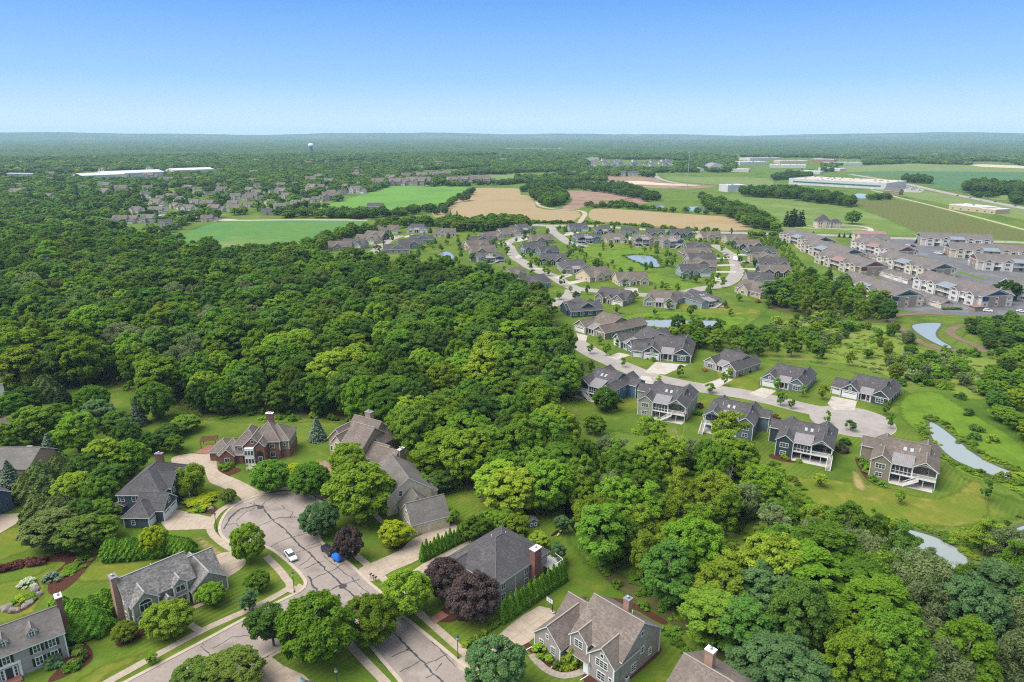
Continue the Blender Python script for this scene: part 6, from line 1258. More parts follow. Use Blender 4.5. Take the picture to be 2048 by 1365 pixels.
# --- street and garden trees of the newer estate
YOUNG = [(1180, 708), (1213, 712), (1245, 735), (1318, 770), (1360, 756), (1448, 772), (1419, 786), (1460, 755), (1552, 783), (1560, 812), (1582, 818), (1604, 794), (1645, 800), (1653, 848), (1700, 862), (1770, 830), (1780, 858), (1640, 975), (1798, 1008), (1969, 1000), (1180, 745), (1234, 695), (1198, 690),
 (1062, 541), (1072, 530), (1046, 517), (1062, 518), (1088, 548), (1095, 552), (1095, 532), (1078, 536), (1124, 573), (1141, 586), (1118, 600), (1087, 604), (1175, 590), (1152, 600), (1152, 527), (1170, 532), (1195, 531), (1200, 517), (1202, 540), (1212, 545), (1240, 548), (1262, 548), (1290, 545), (1322, 582), (1333, 580), (1354, 585), (1382, 565), (1393, 566), (1413, 571), (1425, 580), (1444, 576), (1436, 560), (1365, 562), (1331, 518), (1333, 512), (1348, 517), (1334, 534), (1344, 536), (1288, 505), (1262, 500), (1311, 500), (1222, 500), (1206, 498), (1453, 520), (1443, 506), (1476, 514), (1500, 513), (1486, 494), (1464, 498), (1486, 540), (1490, 552), (1480, 528), (1508, 535), (1416, 480), (1434, 489), (1400, 476), (1462, 471), (1481, 478), (1520, 490), (1540, 498),
 (1095, 470), (1100, 478), (1118, 463), (1128, 468), (1134, 460), (1150, 478), (1162, 484), (1139, 494), (1147, 498), (1136, 502), (1158, 509), (1050, 474), (1032, 485), (1003, 492), (1009, 500), (1017, 506), (975, 530), (988, 525), (1012, 512), (1040, 500), (1063, 467), (920, 500), (944, 523), (866, 500), (862, 495), (785, 485), (776, 473), (752, 500), (760, 506), (768, 492), (846, 503), (1250, 490), (1268, 475), (1235, 478), (1310, 470), (1330, 462), (1190, 458), (1228, 462), (1285, 455), (1380, 470), (1347, 492), (1313, 485)]
for i, (px, py) in enumerate(YOUNG):
    X, Y = G(px, py); big = 1.0 if py > 600 else 1.25
    near_ = 'lower street' if py > 640 else ('middle street' if py > 545 else ('pond lawns and curving street' if py > 500 else 'upper rows'))
    m = (L_MID, L_BRIGHT, L_YEL, L_BRIGHT, L_DEEP)[i % 5]; hue = ('mid green', 'bright green', 'yellow green', 'bright green', 'dark green')[i % 5]
    tree('young', X, Y, (5.2 + 1.3 * math.sin(i * 1.7)) * big, (1.55 + 0.35 * math.sin(i * 2.3)) * big, m, '%s young street tree among the estate houses of the %s' % (hue, near_), '%s young trees of the %s' % (hue, near_))
for i, (px, py, r, m, lb) in enumerate(((1570, 918, 1.3, L_YEL, 0), (1598, 925, 1.0, L_BRIGHT, 0), (1735, 945, 1.6, L_BRIGHT, 1), (1728, 932, 1.7, L_BRIGHT, 1), (1724, 918, 1.8, L_MID, 1), (1746, 962, 1.4, L_BRIGHT, 1), (1765, 972, 1.2, L_BRIGHT, 1), (1690, 890, 1.8, L_DEEP, 0), (1686, 905, 1.8, L_PURP, 0), (1460, 745, 1.2, L_ORANGE, 2), (1408, 742, 1.2, L_ORANGE, 2), (1475, 752, 1.5, L_ORANGE, 2), (1495, 745, 1.3, L_RED, 2), (1510, 740, 1.4, L_MID, 2), (1330, 712, 1.1, L_YEL, 3), (1306, 722, 1.4, L_BRIGHT, 3), (1295, 718, 1.0, L_YEL, 3), (1530, 845, 1.4, L_BRIGHT, 0), (1552, 838, 1.3, L_RED, 0), (1548, 850, 1.2, L_RED, 0), (1225, 815, 1.6, L_MID, 3), (1240, 805, 1.2, L_MID, 3), (1270, 785, 1.2, L_YEL, 3), (1395, 830, 1.4, L_DEEP, 0), (1400, 815, 1.4, L_RED, 0), (1388, 616, 1.6, L_DEEP, 2), (1452, 616, 1.6, L_ORANGE, 2), (1515, 606, 1.8, L_ORANGE, 2), (1500, 889, 1.0, L_BRIGHT, 0), (1480, 886, 1.0, L_MID, 0), (1320, 850, 1.0, L_MID, 3), (1290, 842, 1.0, L_BRIGHT, 3))):
    where = ('by the middle walkout houses', 'along the wall of the taupe walkout house', 'beside the pale grey houses', 'beside the blue and navy houses')[lb]; hue = {L_YEL: 'yellow green', L_BRIGHT: 'bright green', L_MID: 'green', L_DEEP: 'dark green', L_PURP: 'purple', L_ORANGE: 'orange', L_RED: 'red'}[m]
    tpx('shrub', px, py, r * 1.3, r, m, '%s garden shrub %s' % (hue, where), '%s shrubs %s' % (hue, where))

# --- dense belts: sampled by region; the 300 nearest broad trees are individuals, the rest one mass
def poly_world(px, z=0): return [G(x, y, z) for x, y in px]
def darts(poly, spacing, seed, avoid=(), jitter=0.0):
    """blue-noise points in a world polygon"""
    rs = np.random.default_rng(seed); A = np.array(poly); lo, hi = A.min(0), A.max(0); n = int((hi[0] - lo[0]) * (hi[1] - lo[1]) / spacing ** 2 * 5)
    C = rs.uniform(lo, hi, (n, 2)); C = C[inside(C, poly)]
    for q in avoid: C = C[~inside(C, q)]
    cell = spacing; grid = {}; out = []
    for p in C:
        k = (int(p[0] // cell), int(p[1] // cell)); ok = True; sp2 = spacing ** 2 * (0.7 + 0.6 * (math.sin(p[0] * 12.9) * 0.5 + 0.5))
        for i in (-1, 0, 1):
            for j in (-1, 0, 1):
                for q in grid.get((k[0] + i, k[1] + j), ()):
                    if (p[0] - q[0]) ** 2 + (p[1] - q[1]) ** 2 < sp2: ok = False; break
                if not ok: break
            if not ok: break
        if ok: grid.setdefault(k, []).append(p); out.append((float(p[0]), float(p[1])))
    return out
SP_ = np.array([p for st in STREETS for p in st]); rs8 = random.Random(88); n8 = 0
for p in darts([G(*q) for q in [(650, 505), (760, 464), (900, 458), (1060, 455), (1480, 474), (1570, 505), (1600, 560), (1520, 640), (1240, 640), (1090, 610), (1010, 545), (960, 535), (800, 522)]], 13, 81, [poly_world(q) for q in PONDS]):
    if any((p[0] - c[0]) ** 2 + (p[1] - c[1]) ** 2 < (c[2] * 0.95) ** 2 for c in CONDO_C) or np.min(np.hypot(SP_[:, 0] - p[0], SP_[:, 1] - p[1])) < 7: continue
    if inside(np.array([PX(*p)]), [(1150, 492), (1240, 492), (1340, 520), (1430, 575), (1380, 588), (1200, 520)])[0] and rs8.random() < 0.8: continue
    if n8 >= 130: break
    n8 += 1; q = PX(*p); m, hue = rs8.choice(((L_MID, 'mid green'), (L_DEEP, 'dark green'), (L_BRIGHT, 'bright green'))); zone = 'western close' if q[0] < 930 else ('curving street' if q[0] < 1210 else ('pond lawns' if q[0] < 1430 else 'eastern row'))
    k = rs8.random(); big = rs8.uniform(3.2, 6.8)
    if k < 0.2: tree('cedar', p[0], p[1], big * 0.9, big * 0.3, L_ARB, 'small garden conifer between the houses of the %s' % zone, 'garden conifers of the %s' % zone)
    else: tree('young', p[0], p[1], big, big * 0.36, m, '%s garden tree between the houses of the %s' % (hue, zone), '%s garden trees of the %s' % (hue, zone))
CLEAR = [poly_world(p) for p in (NEAR_ROAD,)] + [poly_world(p) for p in PONDS]
houses_clear = [(c[0], c[1], c[2]) for c in CONDO_C]
def clear_of_houses(p, m=0.0): return all((p[0] - c[0]) ** 2 + (p[1] - c[1]) ** 2 > (c[2] + m) ** 2 for c in houses_clear)
MARSH0 = [(1520, 690), (1545, 655), (1600, 636), (1700, 648), (1790, 662), (1850, 705), (1960, 712), (2040, 715), (1990, 790), (1870, 775), (1800, 768), (1720, 735), (1620, 725)]
BELT = []   # (x, y, kind, h, r, mat, region)
rsb = random.Random(21)
def belt(poly_px, spacing, seed, pick, region, avoid=(), houses=True):
    for p in darts(poly_world(poly_px), spacing, seed, CLEAR + list(avoid)):
        if houses and not clear_of_houses(p, 1.0): continue
        k, h, r, m = pick(p); BELT.append((p[0], p[1], k, h, r, m, region))
def pick_w1(p):
    q = PX(*p); k = 'broad' if rsb.random() < 0.8 else 'tall'; r = rsb.choice((5.2, 6.4, 7.6, 8.8)) * rsb.uniform(0.9, 1.12); h = 12.5 + r * 0.75 + rsb.uniform(-2.5, 2.5)
    m = rsb.choice((L_DEEP, L_DEEP, L_MID, L_MID, L_BRIGHT, L_OLIVE)) if q[1] < 690 else rsb.choice((L_DEEP, L_MID, L_MID, L_BRIGHT, L_BRIGHT, L_YEL))
    if q[0] < 520 and 560 < q[1] < 790 and rsb.random() < 0.25: return ('willow', h * 0.8, r * 0.95, L_GREY)
    if q[0] > 880 and q[1] > 760: h *= 0.92
    if q[1] > 800: h *= 0.9; r *= 0.85
    return (k, h, r, m)
W1F = [(640, 846), (700, 852), (770, 872), (820, 905), (850, 942), (905, 970), (960, 1003), (1010, 1028), (1075, 1036), (1130, 1015), (1140, 940), (1105, 880), (1060, 852), (1000, 860), (900, 850), (800, 830), (700, 825)]
belt(W1F, 7.2, 30, lambda p: (rsb.choice(('broad', 'broad', 'tall')), rsb.uniform(12, 19), rsb.uniform(5.2, 8.0), rsb.choice((L_MID, L_DEEP, L_BRIGHT, L_MID, L_YEL))), 'the big wood')
belt([(400, 822), (480, 816), (560, 820), (640, 828), (650, 840), (560, 833), (480, 829), (400, 837)], 6.5, 29, lambda p: (rsb.choice(('broad', 'tall')), rsb.uniform(11, 15), rsb.uniform(4.0, 5.4), rsb.choice((L_MID, L_BRIGHT, L_DEEP))), 'the big wood')
belt(W1, 9.2, 31, pick_w1, 'the big wood', [poly_world(W1F)])
def pick_w2(p):
    q = PX(*p); u = rsb.random()
    if u < 0.36: return ('open', rsb.uniform(9, 15), rsb.uniform(3.2, 4.8), rsb.choice((L_YEL, L_YEL, L_BRIGHT, L_GREY)))
    if u < 0.60: return ('willow', rsb.uniform(7, 12), rsb.uniform(3.6, 5), rsb.choice((L_GREY, L_YEL, L_GREY)))
    return ('broad', rsb.uniform(9, 15), rsb.uniform(3.8, 6.2), rsb.choice((L_YEL, L_BRIGHT, L_BRIGHT, L_MID)))
belt(W2, 6.8, 32, pick_w2, 'the creek thicket')
def pick_w3(p):
    q = PX(*p); u = rsb.random()
    if q[0] > 1780 and u < 0.6: return ('willow', rsb.uniform(9, 13), rsb.uniform(4.5, 6), L_GREY)
    if u < 0.12: return ('open', rsb.uniform(10, 14), rsb.uniform(3.5, 4.5), L_YEL)
    return (rsb.choice(('broad', 'broad', 'tall')), rsb.uniform(11, 17), rsb.uniform(4.8, 7.8), rsb.choice((L_MID, L_MID, L_DEEP, L_BRIGHT, L_BLUEG, L_BRIGHT, L_YEL)))
belt(W3, 7.2, 33, pick_w3, 'the lower right wood')
W6 = [(1690, 1112), (1760, 1152), (1860, 1192), (1960, 1222), (2040, 1160), (2130, 1130), (2200, 1200), (2100, 1230), (1950, 1262), (1860, 1235), (1700, 1185)]
belt(W6, 6.0, 37, lambda p: ('willow', rsb.uniform(9, 13), rsb.uniform(4.4, 6.2), rsb.choice((L_GREY, L_GREY, L_MID))) if rsb.random() < 0.75 else ('open', rsb.uniform(9, 13), 4.2, L_MID), 'the willows below the lower pond')
belt(MARSH0, 11, 39, lambda p: (rsb.choice(('open', 'open', 'willow', 'broad')), rsb.uniform(3.5, 8), rsb.uniform(1.6, 3.2), rsb.choice((L_GREY, L_BRIGHT, L_MID, L_YEL))), 'the scrub meadow')
def pick_w5(p): return (rsb.choice(('broad', 'tall', 'open')), rsb.uniform(9, 13), rsb.uniform(3.2, 4.8), rsb.choice((L_MID, L_BRIGHT, L_BRIGHT, L_DEEP, L_YEL)))
belt(W5A, 6.0, 34, lambda p: (rsb.choice(('tall', 'open', 'open')), rsb.uniform(8, 11.5), rsb.uniform(2.6, 3.8), rsb.choice((L_BRIGHT, L_MID, L_YEL))), 'the slender belt behind the lower street')
belt(W5B, 7.5, 38, pick_w5, 'the thicket before the apartments')
W4 = [(1985, 745), (2040, 720), (2140, 690), (2200, 900), (2080, 905), (2010, 850), (1960, 800)]
belt(W4, 7.0, 35, lambda p: ('broad', rsb.uniform(4.5, 8), rsb.uniform(3.2, 4.6), rsb.choice((L_DEEP, L_MID, L_YEL, L_BRIGHT))), 'the right edge thicket')
W4b = [(1925, 655), (1965, 645), (2100, 640), (2140, 690), (2000, 720), (1960, 690)]
belt(W4b, 6.0, 36, lambda p: ('broad', rsb.uniform(4, 6.5), rsb.uniform(2.8, 4), rsb.choice((L_DEEP, L_MID))), 'the thicket beside the berm')
for px, py, h, r, k, m, lb in ((1555, 610, 15, 9.0, 'broad', L_DEEP, 'big dark oak beside the beige house'), (2010, 600, 12, 7.0, 'broad', L_DEEP, 'broad oak among the apartment blocks'), (1450, 900, 15, 5.5, 'open', L_YEL, 'tall thin yellow tree before the slate walkout house'), (1210, 822, 9, 4.6, 'maple', L_MID, 'round tree at the corner of the blue walkout house'), (1190, 870, 7, 3.6, 'broad', L_BRIGHT, 'low bright tree below the blue walkout house'), (1115, 800, 17, 6.0, 'tall', L_DEEP, 'tall dark tree at the wood corner beside the estate street'), (1355, 668, 10, 4.0, 'broad', L_DEEP, 'dark tree standing before the reed pond'), (1390, 672, 9, 3.8, 'tall', L_MID, 'green tree between reed pond and street belt'), (1010, 760, 16, 6, 'tall', L_BRIGHT, 'light green tree at the edge of the wood before the street'), (1065, 790, 14, 5, 'willow', L_GREY, 'grey green willow at the wood corner'), (1704, 448.5, 15, 8, 'broad', L_BRIGHT, 'round lone tree beside the mansion')):
    tpx(k, px, py, h, r, m, lb)
for i, (px, py, s) in enumerate(((190, 690, 1.0), (245, 660, 0.9), (1298, 870, 0.7), (1410, 930, 0.8), (1365, 915, 0.8), (1280, 940, 0.7), (1460, 1005, 0.8))):
    X, Y = G(px, py); o = link('bare_tree', BARE[i % 3], None, (X, Y, 0), i * 1.3, s); tag(o, 'leafless grey tree in the big wood' if px < 400 else 'leafless grey tree in the creek thicket', 'tree', 'bare trees of the big wood' if px < 400 else 'bare trees of the creek thicket')
HUE = {'leaf_deep': 'dark green', 'leaf_mid': 'mid green', 'leaf_bright': 'bright green', 'leaf_yellow_green': 'yellow green', 'leaf_olive': 'olive green', 'leaf_willow': 'grey green', 'leaf_blue_green': 'blue green'}
BELT.sort(key=lambda b: math.hypot(b[0], b[1]) - 6 * b[4])
vis = [b for b in BELT if -80 < PX(b[0], b[1], b[3])[0] < 2130 and PX(b[0], b[1], b[3])[1] < 1400]
NIND = 300
for b in vis[:NIND]:
    x, y, k, h, r, m, reg = b; hue = HUE[m.name]; q = PX(x, y)
    if k == 'broad' and math.hypot(x, y) < 260: k = 'fine'
    size = 'tall' if h > 15 else ('middling' if h > 10 else 'low'); shape = {'broad': 'rounded', 'fine': 'rounded', 'tall': 'upright', 'willow': 'soft crowned', 'open': 'open crowned'}[k]
    if reg == 'the big wood': reg2 = 'at the wood edge ' + ('beside the left lawn' if q[0] < 420 else 'behind the brick mansion' if q[0] < 600 else 'behind the stucco house' if q[0] < 800 else 'beyond the cream house' if q[0] < 1000 else 'beside the creek') if q[1] > 790 else ('deep inside the big wood, left part' if q[0] < 480 else ('deep inside the big wood, middle part' if q[0] < 820 else 'in the right part of the big wood'))
    elif reg == 'the lower right wood': reg2 = 'in the lower right wood, pond side' if q[1] < 1230 else 'in the lower right wood, bottom edge'
    else: reg2 = 'in ' + reg
    lb = '%s %s %s tree %s' % (size, shape, hue, reg2)
    tree(k, x, y, h, r, m, lb, '%s %s trees %s' % (size, hue, reg2), name='broadleaf_tree' if k != 'willow' else 'willow_tree')
# instancing for masses nobody could count
def scatter(name, pts, srcs, label, cat):
    """pts: rows x, y, z, rot, sx, sz, source index"""
    A = np.array(pts, dtype=np.float32); m = bpy.data.meshes.new(name); m.vertices.add(len(A)); m.vertices.foreach_set('co', A[:, :3].reshape(-1))
    for nm, j in (('rot', 3), ('sxy', 4), ('szz', 5)):
        at = m.attributes.new(nm, 'FLOAT', 'POINT'); at.data.foreach_set('value', np.ascontiguousarray(A[:, j]))
    at = m.attributes.new('idx', 'INT', 'POINT'); at.data.foreach_set('value', A[:, 6].astype(np.int32))
    m.update(); o = link(name, m); tag(o, label, cat, None, 'stuff')
    c = bpy.data.collections.new(name + '_sources')
    for i, (me, mat) in enumerate(srcs):
        so = bpy.data.objects.new('%s_%03d' % (name, i), me); c.objects.link(so)
        if mat: set_mat(so, mat)
    ng = bpy.data.node_groups.new(name, 'GeometryNodeTree'); ng.interface.new_socket('Geometry', in_out='INPUT', socket_type='NodeSocketGeometry'); ng.interface.new_socket('Geometry', in_out='OUTPUT', socket_type='NodeSocketGeometry')
    N, L = ng.nodes, ng.links; gi = N.new('NodeGroupInput'); go = N.new('NodeGroupOutput'); ip = N.new('GeometryNodeInstanceOnPoints'); ci = N.new('GeometryNodeCollectionInfo')
    ci.inputs['Collection'].default_value = c; ci.inputs['Separate Children'].default_value = True; ci.inputs['Reset Children'].default_value = True
    def attr(n, t='FLOAT'): a = N.new('GeometryNodeInputNamedAttribute'); a.data_type = t; a.inputs[0].default_value = n; return a.outputs[0]
    cr = N.new('ShaderNodeCombineXYZ'); L.new(attr('rot'), cr.inputs[2]); cs = N.new('ShaderNodeCombineXYZ'); sx = attr('sxy'); L.new(sx, cs.inputs[0]); L.new(sx, cs.inputs[1]); L.new(attr('szz'), cs.inputs[2])
    L.new(gi.outputs[0], ip.inputs['Points']); L.new(ci.outputs[0], ip.inputs['Instance']); ip.inputs['Pick Instance'].default_value = True; L.new(attr('idx', 'INT'), ip.inputs['Instance Index'])
    L.new(cr.outputs[0], ip.inputs['Rotation']); L.new(cs.outputs[0], ip.inputs['Scale']); L.new(ip.outputs[0], go.inputs[0])
    md = o.modifiers.new('scatter', 'NODES'); md.node_group = ng; return o
def sources(specs):
    out, idx = [], {}
    for k, m in specs:
        idx[(k, m.name)] = (len(out), len(PR[k]))
        for cm, tm, h0, r0 in PR[k]: out.append((cm, m))
    return out, idx
def mass(name, rows, label, cat):
    specs = sorted({(b[2], b[5].name) for b in rows}); srcs, idx = sources([(k, MATS[m]) for k, m in specs]); pts = []
    for x, y, k, h, r, m, *_ in rows:
        i0, n = idx[(k, m.name)]; j = rsb.randrange(n); _, _, h0, r0 = PR[k][j]; pts.append((x, y, 0, rsb.uniform(0, 6.28), r / r0, h / h0, i0 + j))
    return scatter(name, pts, srcs, label, cat)
mass('woodland', vis[NIND:], 'dense green canopy of the farther wood behind the nearer trees', 'woodland')

# --- marsh shrubs and rough growth (right of the lower street)
MARSH = [(1510, 690), (1540, 650), (1600, 635), (1700, 645), (1560, 700), (1640, 665), (1720, 655), (1790, 660), (1850, 700), (1960, 710), (2000, 740), (1960, 800), (1870, 775), (1800, 770), (1720, 735), (1620, 725)]
mr = darts(poly_world(MARSH), 3.0, 41, CLEAR); rows = []
for p in mr:
    dn = math.sin(p[0] * 0.11 + 1) * math.sin(p[1] * 0.09 + 2) + 0.6 * math.sin(p[0] * 0.043 - p[1] * 0.05) + 0.4 * math.sin(p[0] * 0.27) * math.sin(p[1] * 0.23)
    if not clear_of_houses(p, 2): continue
    if dn > 0.15: g_s = rsb.random() ** 2; rows.append((p[0], p[1], 'shrub', 1.2 + 4.0 * g_s, 1.2 + 2.6 * g_s, rsb.choice((L_MID, L_BRIGHT, L_YEL, L_MID, L_GREY, L_BRIGHT)), 0))
    elif rsb.random() < 0.55: rows.append((p[0], p[1], 'shrub', rsb.uniform(0.3, 0.9), rsb.uniform(0.8, 1.9), rsb.choice((L_BRIGHT, L_YEL, L_GREY)), 0))
W2u = [(1560, 930), (1640, 1010), (1760, 1045), (1800, 1052), (1720, 1085), (1640, 1080), (1540, 1040), (1480, 985), (1450, 930)]
for p in darts(poly_world(W2u), 2.6, 42, CLEAR): rows.append((p[0], p[1], 'shrub', rsb.uniform(0.6, 1.6), rsb.uniform(0.9, 1.8), rsb.choice((L_BRIGHT, L_YEL, L_MID)), 0))
for poly, sp, sd, hh in (([(240, 776), (400, 838), (640, 845), (770, 872), (850, 942), (960, 1003), (1075, 1036), (1130, 1015), (1105, 880), (900, 780), (600, 760), (300, 740)], 5.0, 48, (0.8, 2.6)), (W2, 3.0, 43, (0.6, 2.0)), (W3, 4.0, 44, (0.6, 2.0)), ([(1340, 480), (1560, 475), (1610, 540), (1700, 590), (1770, 640), (1640, 650), (1560, 590), (1560, 500)], 4.5, 45, (1.2, 4.0)), ([(1850, 1075), (2070, 1060), (2070, 1085), (1930, 1110)], 2.6, 46, (0.6, 2.0)), ([(1835, 850), (1855, 840), (1900, 865), (1960, 910), (2040, 945), (2060, 1000), (2000, 970), (1900, 925), (1860, 895)], 4.0, 47, (0.4, 0.9))):
    for p in darts(poly_world(poly), sp, sd, CLEAR):
        if clear_of_houses(p, 2): rows.append((p[0], p[1], 'shrub', rsb.uniform(*hh), rsb.uniform(0.9, 2.2), rsb.choice((L_BRIGHT, L_YEL, L_MID, L_MID)), 0))
for pp in PONDS[:5]:
    ring = smooth_pts([G(*q) for q in pp], 8); sg = 1 if sum(ring[i - 1][0] * ring[i][1] - ring[i][0] * ring[i - 1][1] for i in range(len(ring))) < 0 else -1
    for i, q in enumerate(offset_line(ring, 2.0 * sg, True)):
        for _ in range(2):
            if rsb.random() < 0.5: rows.append((q[0] + rsb.gauss(0, 0.8), q[1] + rsb.gauss(0, 0.8), 'shrub', rsb.uniform(0.5, 1.3), rsb.uniform(0.6, 1.5), rsb.choice((L_BRIGHT, L_YEL, L_OLIVE, L_MID)), 0))
mass('undergrowth', rows, 'tangled green undergrowth and marsh shrubs between ponds and woods', 'undergrowth')
for i, (px, py) in enumerate(((1935, 830), (1952, 862), (1948, 880), (1920, 798), (1985, 885), (2010, 960))): tpx('shrub', px, py, 2.6, 1.9, L_DEEP if i < 4 else L_YEL, 'dark round bush on the lush meadow beyond the long pond' if i < 4 else 'pale bush on the far bank of the long pond', 'bushes beyond the long pond')

# --- middle and far trees
def line_trees(px, n, kind, h, r, mats, wob=4):
    p = smooth_pts([G(*q) for q in px], 8, False); out = []
    for i in range(n):
        a = p[int(i * (len(p) - 1) / max(1, n - 1))]; out.append((a[0] + rsb.gauss(0, wob), a[1] + rsb.gauss(0, wob), kind, rsb.uniform(*h), rsb.uniform(*r), rsb.choice(mats), 0))
    return out
rows = []
rows += line_trees([(470, 520), (560, 512), (620, 502), (660, 488), (700, 474), (760, 461), (820, 452), (880, 452)], 70, 'broad', (8, 12), (4.5, 6.5), (L_MID, L_BRIGHT, L_YEL, L_MID), 7)
rows += line_trees([(890, 458), (940, 462), (1000, 460), (1030, 452)], 34, 'broad', (10, 14), (5, 7), (L_BRIGHT, L_MID, L_YEL, L_MID), 8)
rows += line_trees([(880, 430), (905, 410), (930, 395), (945, 385)], 22, 'broad', (7, 11), (4, 6), (L_MID, L_DEEP), 5)
rows += line_trees([(700, 437), (760, 434), (820, 428), (870, 424)], 34, 'broad', (7, 12), (5, 7), (L_DEEP, L_MID), 7)
rows += line_trees([(655, 436), (690, 436), (720, 436)], 12, 'broad', (8, 12), (5, 7), (L_DEEP, L_MID), 6)
rows += line_trees([(1020, 447), (1080, 447), (1140, 446.5)], 34, 'shrub', (2, 4), (2.5, 4), (L_DEEP, L_MID), 2)
rows += line_trees([(1180, 447), (1260, 452), (1330, 458), (1420, 463)], 26, 'shrub', (2, 5), (2, 4), (L_MID, L_BRIGHT), 3)
rows += line_trees([(1520, 472), (1560, 474), (1590, 478)], 22, 'broad', (3, 6), (2.5, 4), (L_BRIGHT, L_MID, L_YEL), 9)
for poly, sp, sd, hh, rr, ms in (([(1060, 395), (1075, 378), (1110, 385), (1135, 398), (1128, 412), (1090, 415)], 9, 51, (9, 14), (5, 7), (L_BRIGHT, L_MID, L_DEEP)), ([(1040, 385), (1065, 372), (1120, 368), (1250, 374), (1300, 392), (1320, 402), (1290, 404), (1220, 388), (1150, 380)], 11, 52, (8, 13), (5, 7), (L_MID, L_DEEP)), ([(1165, 414), (1250, 410), (1300, 420), (1420, 430), (1380, 428), (1260, 418), (1190, 417)], 9, 53, (5, 9), (4, 5.5), (L_MID, L_BRIGHT)), ([(1400, 400), (1440, 410), (1490, 425), (1540, 450), (1556, 464), (1500, 458), (1460, 438), (1420, 425)], 9, 54, (9, 14), (5, 7.5), (L_MID, L_BRIGHT, L_DEEP)), ([(1478, 388), (1560, 386), (1640, 397), (1705, 410), (1700, 416), (1640, 408), (1560, 398), (1490, 394)], 10, 55, (12, 17), (6, 8), (L_DEEP, L_DEEP, L_MID)), ([(1805, 361), (1860, 362), (1858, 369), (1808, 367)], 12, 56, (12, 16), (6, 8), (L_DEEP,)), ([(1925, 378), (1960, 372), (2048, 378), (2048, 392), (1990, 390), (1930, 388)], 12, 57, (12, 18), (7, 9), (L_DEEP, L_MID)), ([(1545, 355), (1580, 352), (1620, 352), (1620, 358), (1550, 362)], 12, 58, (10, 14), (6, 8), (L_DEEP,)), ([(1940, 392), (1970, 391), (2010, 396), (1950, 397)], 11, 59, (7, 9), (5, 6), (L_DEEP,)), ([(1735, 397), (1770, 396), (1780, 400), (1740, 401)], 10, 60, (8, 10), (5, 6), (L_MID,)), ([(2020, 395), (2100, 400), (2100, 414), (2025, 408)], 12, 61, (10, 14), (6, 8), (L_DEEP,))):
    for p in darts(poly_world(poly), sp, sd): rows.append((p[0], p[1], 'broad', rsb.uniform(*hh), rsb.uniform(*rr), rsb.choice(ms), 0))
mass('hedgerow_trees', rows, 'hedgerow trees and small woods between the fields and the estate', 'hedgerow')
for i, (px, py) in enumerate(((1572, 453), (1580, 454), (1589, 453), (1597, 454), (1603, 452), (1585, 451))): tpx('farcone', px, py, 17 + (i % 3), 5.0, L_DARKC, 'dark spruce in the tight group left of the mansion', 'spruces left of the mansion')
# far suburb canopy
fan = [(-1400, 840), (-900, 780), (-600, 640), (-450, 560)]
rs3 = np.random.default_rng(77)
def far_points(r0, r1, sp, seed, clump=0.0):
    rs = np.random.default_rng(seed); n = int(0.5 * math.radians(84) * (r1 ** 2 - r0 ** 2) / sp ** 2)
    r = np.sqrt(rs.uniform(r0 ** 2, r1 ** 2, n)); a = np.radians(rs.uniform(48, 132, n)); return np.stack([r * np.cos(a), r * np.sin(a)], 1)
HILLCLEAR = [poly_world(p) for p in PONDS]
OPENPX = [FIELDS[k] for k in FIELDS if k not in ('road', 'lc', 'ln')]
OPENPX += [[(880, 375), (1800, 340), (2200, 420), (2200, 500), (1560, 475), (1060, 452), (1000, 444), (880, 430)], [(360, 470), (400, 440), (735, 436), (900, 374), (960, 374), (900, 445), (620, 500), (380, 515)], [(1300, 346), (1560, 345), (1600, 350), (1590, 372), (1330, 374)]]
OPENPX += [[(160, 344), (335, 344), (335, 364), (160, 364)], [(340, 338), (432, 338), (432, 352), (340, 352)], [(12, 348), (70, 348), (70, 359), (12, 359)], [(1470, 316), (1645, 316), (1645, 346), (1470, 346)], [(1175, 320), (1348, 320), (1348, 340), (1175, 340)], [(1615, 318), (1725, 318), (1725, 332), (1615, 332)]]
def far_rows(r0, r1, sp, seed, hs, rsz, keepfn=None):
    P = far_points(r0, r1, sp, seed); q = pix_arr(P); ok = np.ones(len(P), bool)
    for poly in OPENPX: ok &= ~inside(q, poly)
    ok &= (q[:, 0] > -60) & (q[:, 0] < 2110) & ~inside(q, W1)
    for poly in PONDS: ok &= ~inside(q, poly)
    ok &= ~((q[:, 1] > 452) & (q[:, 0] > 360))
    P = P[ok]; q = q[ok]; rows = []; FA = np.array(FARH)
    for (x, y), (u, v) in zip(P, q):
        if v > 378 and 180 < u < 720 and rsb.random() < 0.58: continue
        if len(FA) and ((np.abs(FA[:, 0] - x) < 13) & (y - FA[:, 1] > -42) & (y - FA[:, 1] < 12)).any(): continue
        if v < 385 and math.sin(x * 0.006 + 2) * math.sin(y * 0.0045) + 0.5 * math.sin(x * 0.017 - y * 0.011) > 0.78: continue
        t = rsb.random()
        if t < 0.05: rows.append((x, y, 'farcone', rsb.uniform(10, 17), rsb.uniform(3, 5), L_DARKC, 0))
        else: rows.append((x, y, 'far', rsb.uniform(*hs), rsb.uniform(*rsz), L_LIME if t > 0.985 else (L_DEEP if t < 0.5 else (L_MID if t < 0.78 else (L_OLIVE if t < 0.86 else (L_BRIGHT if t < 0.95 else L_YEL)))), 0))
    return rows
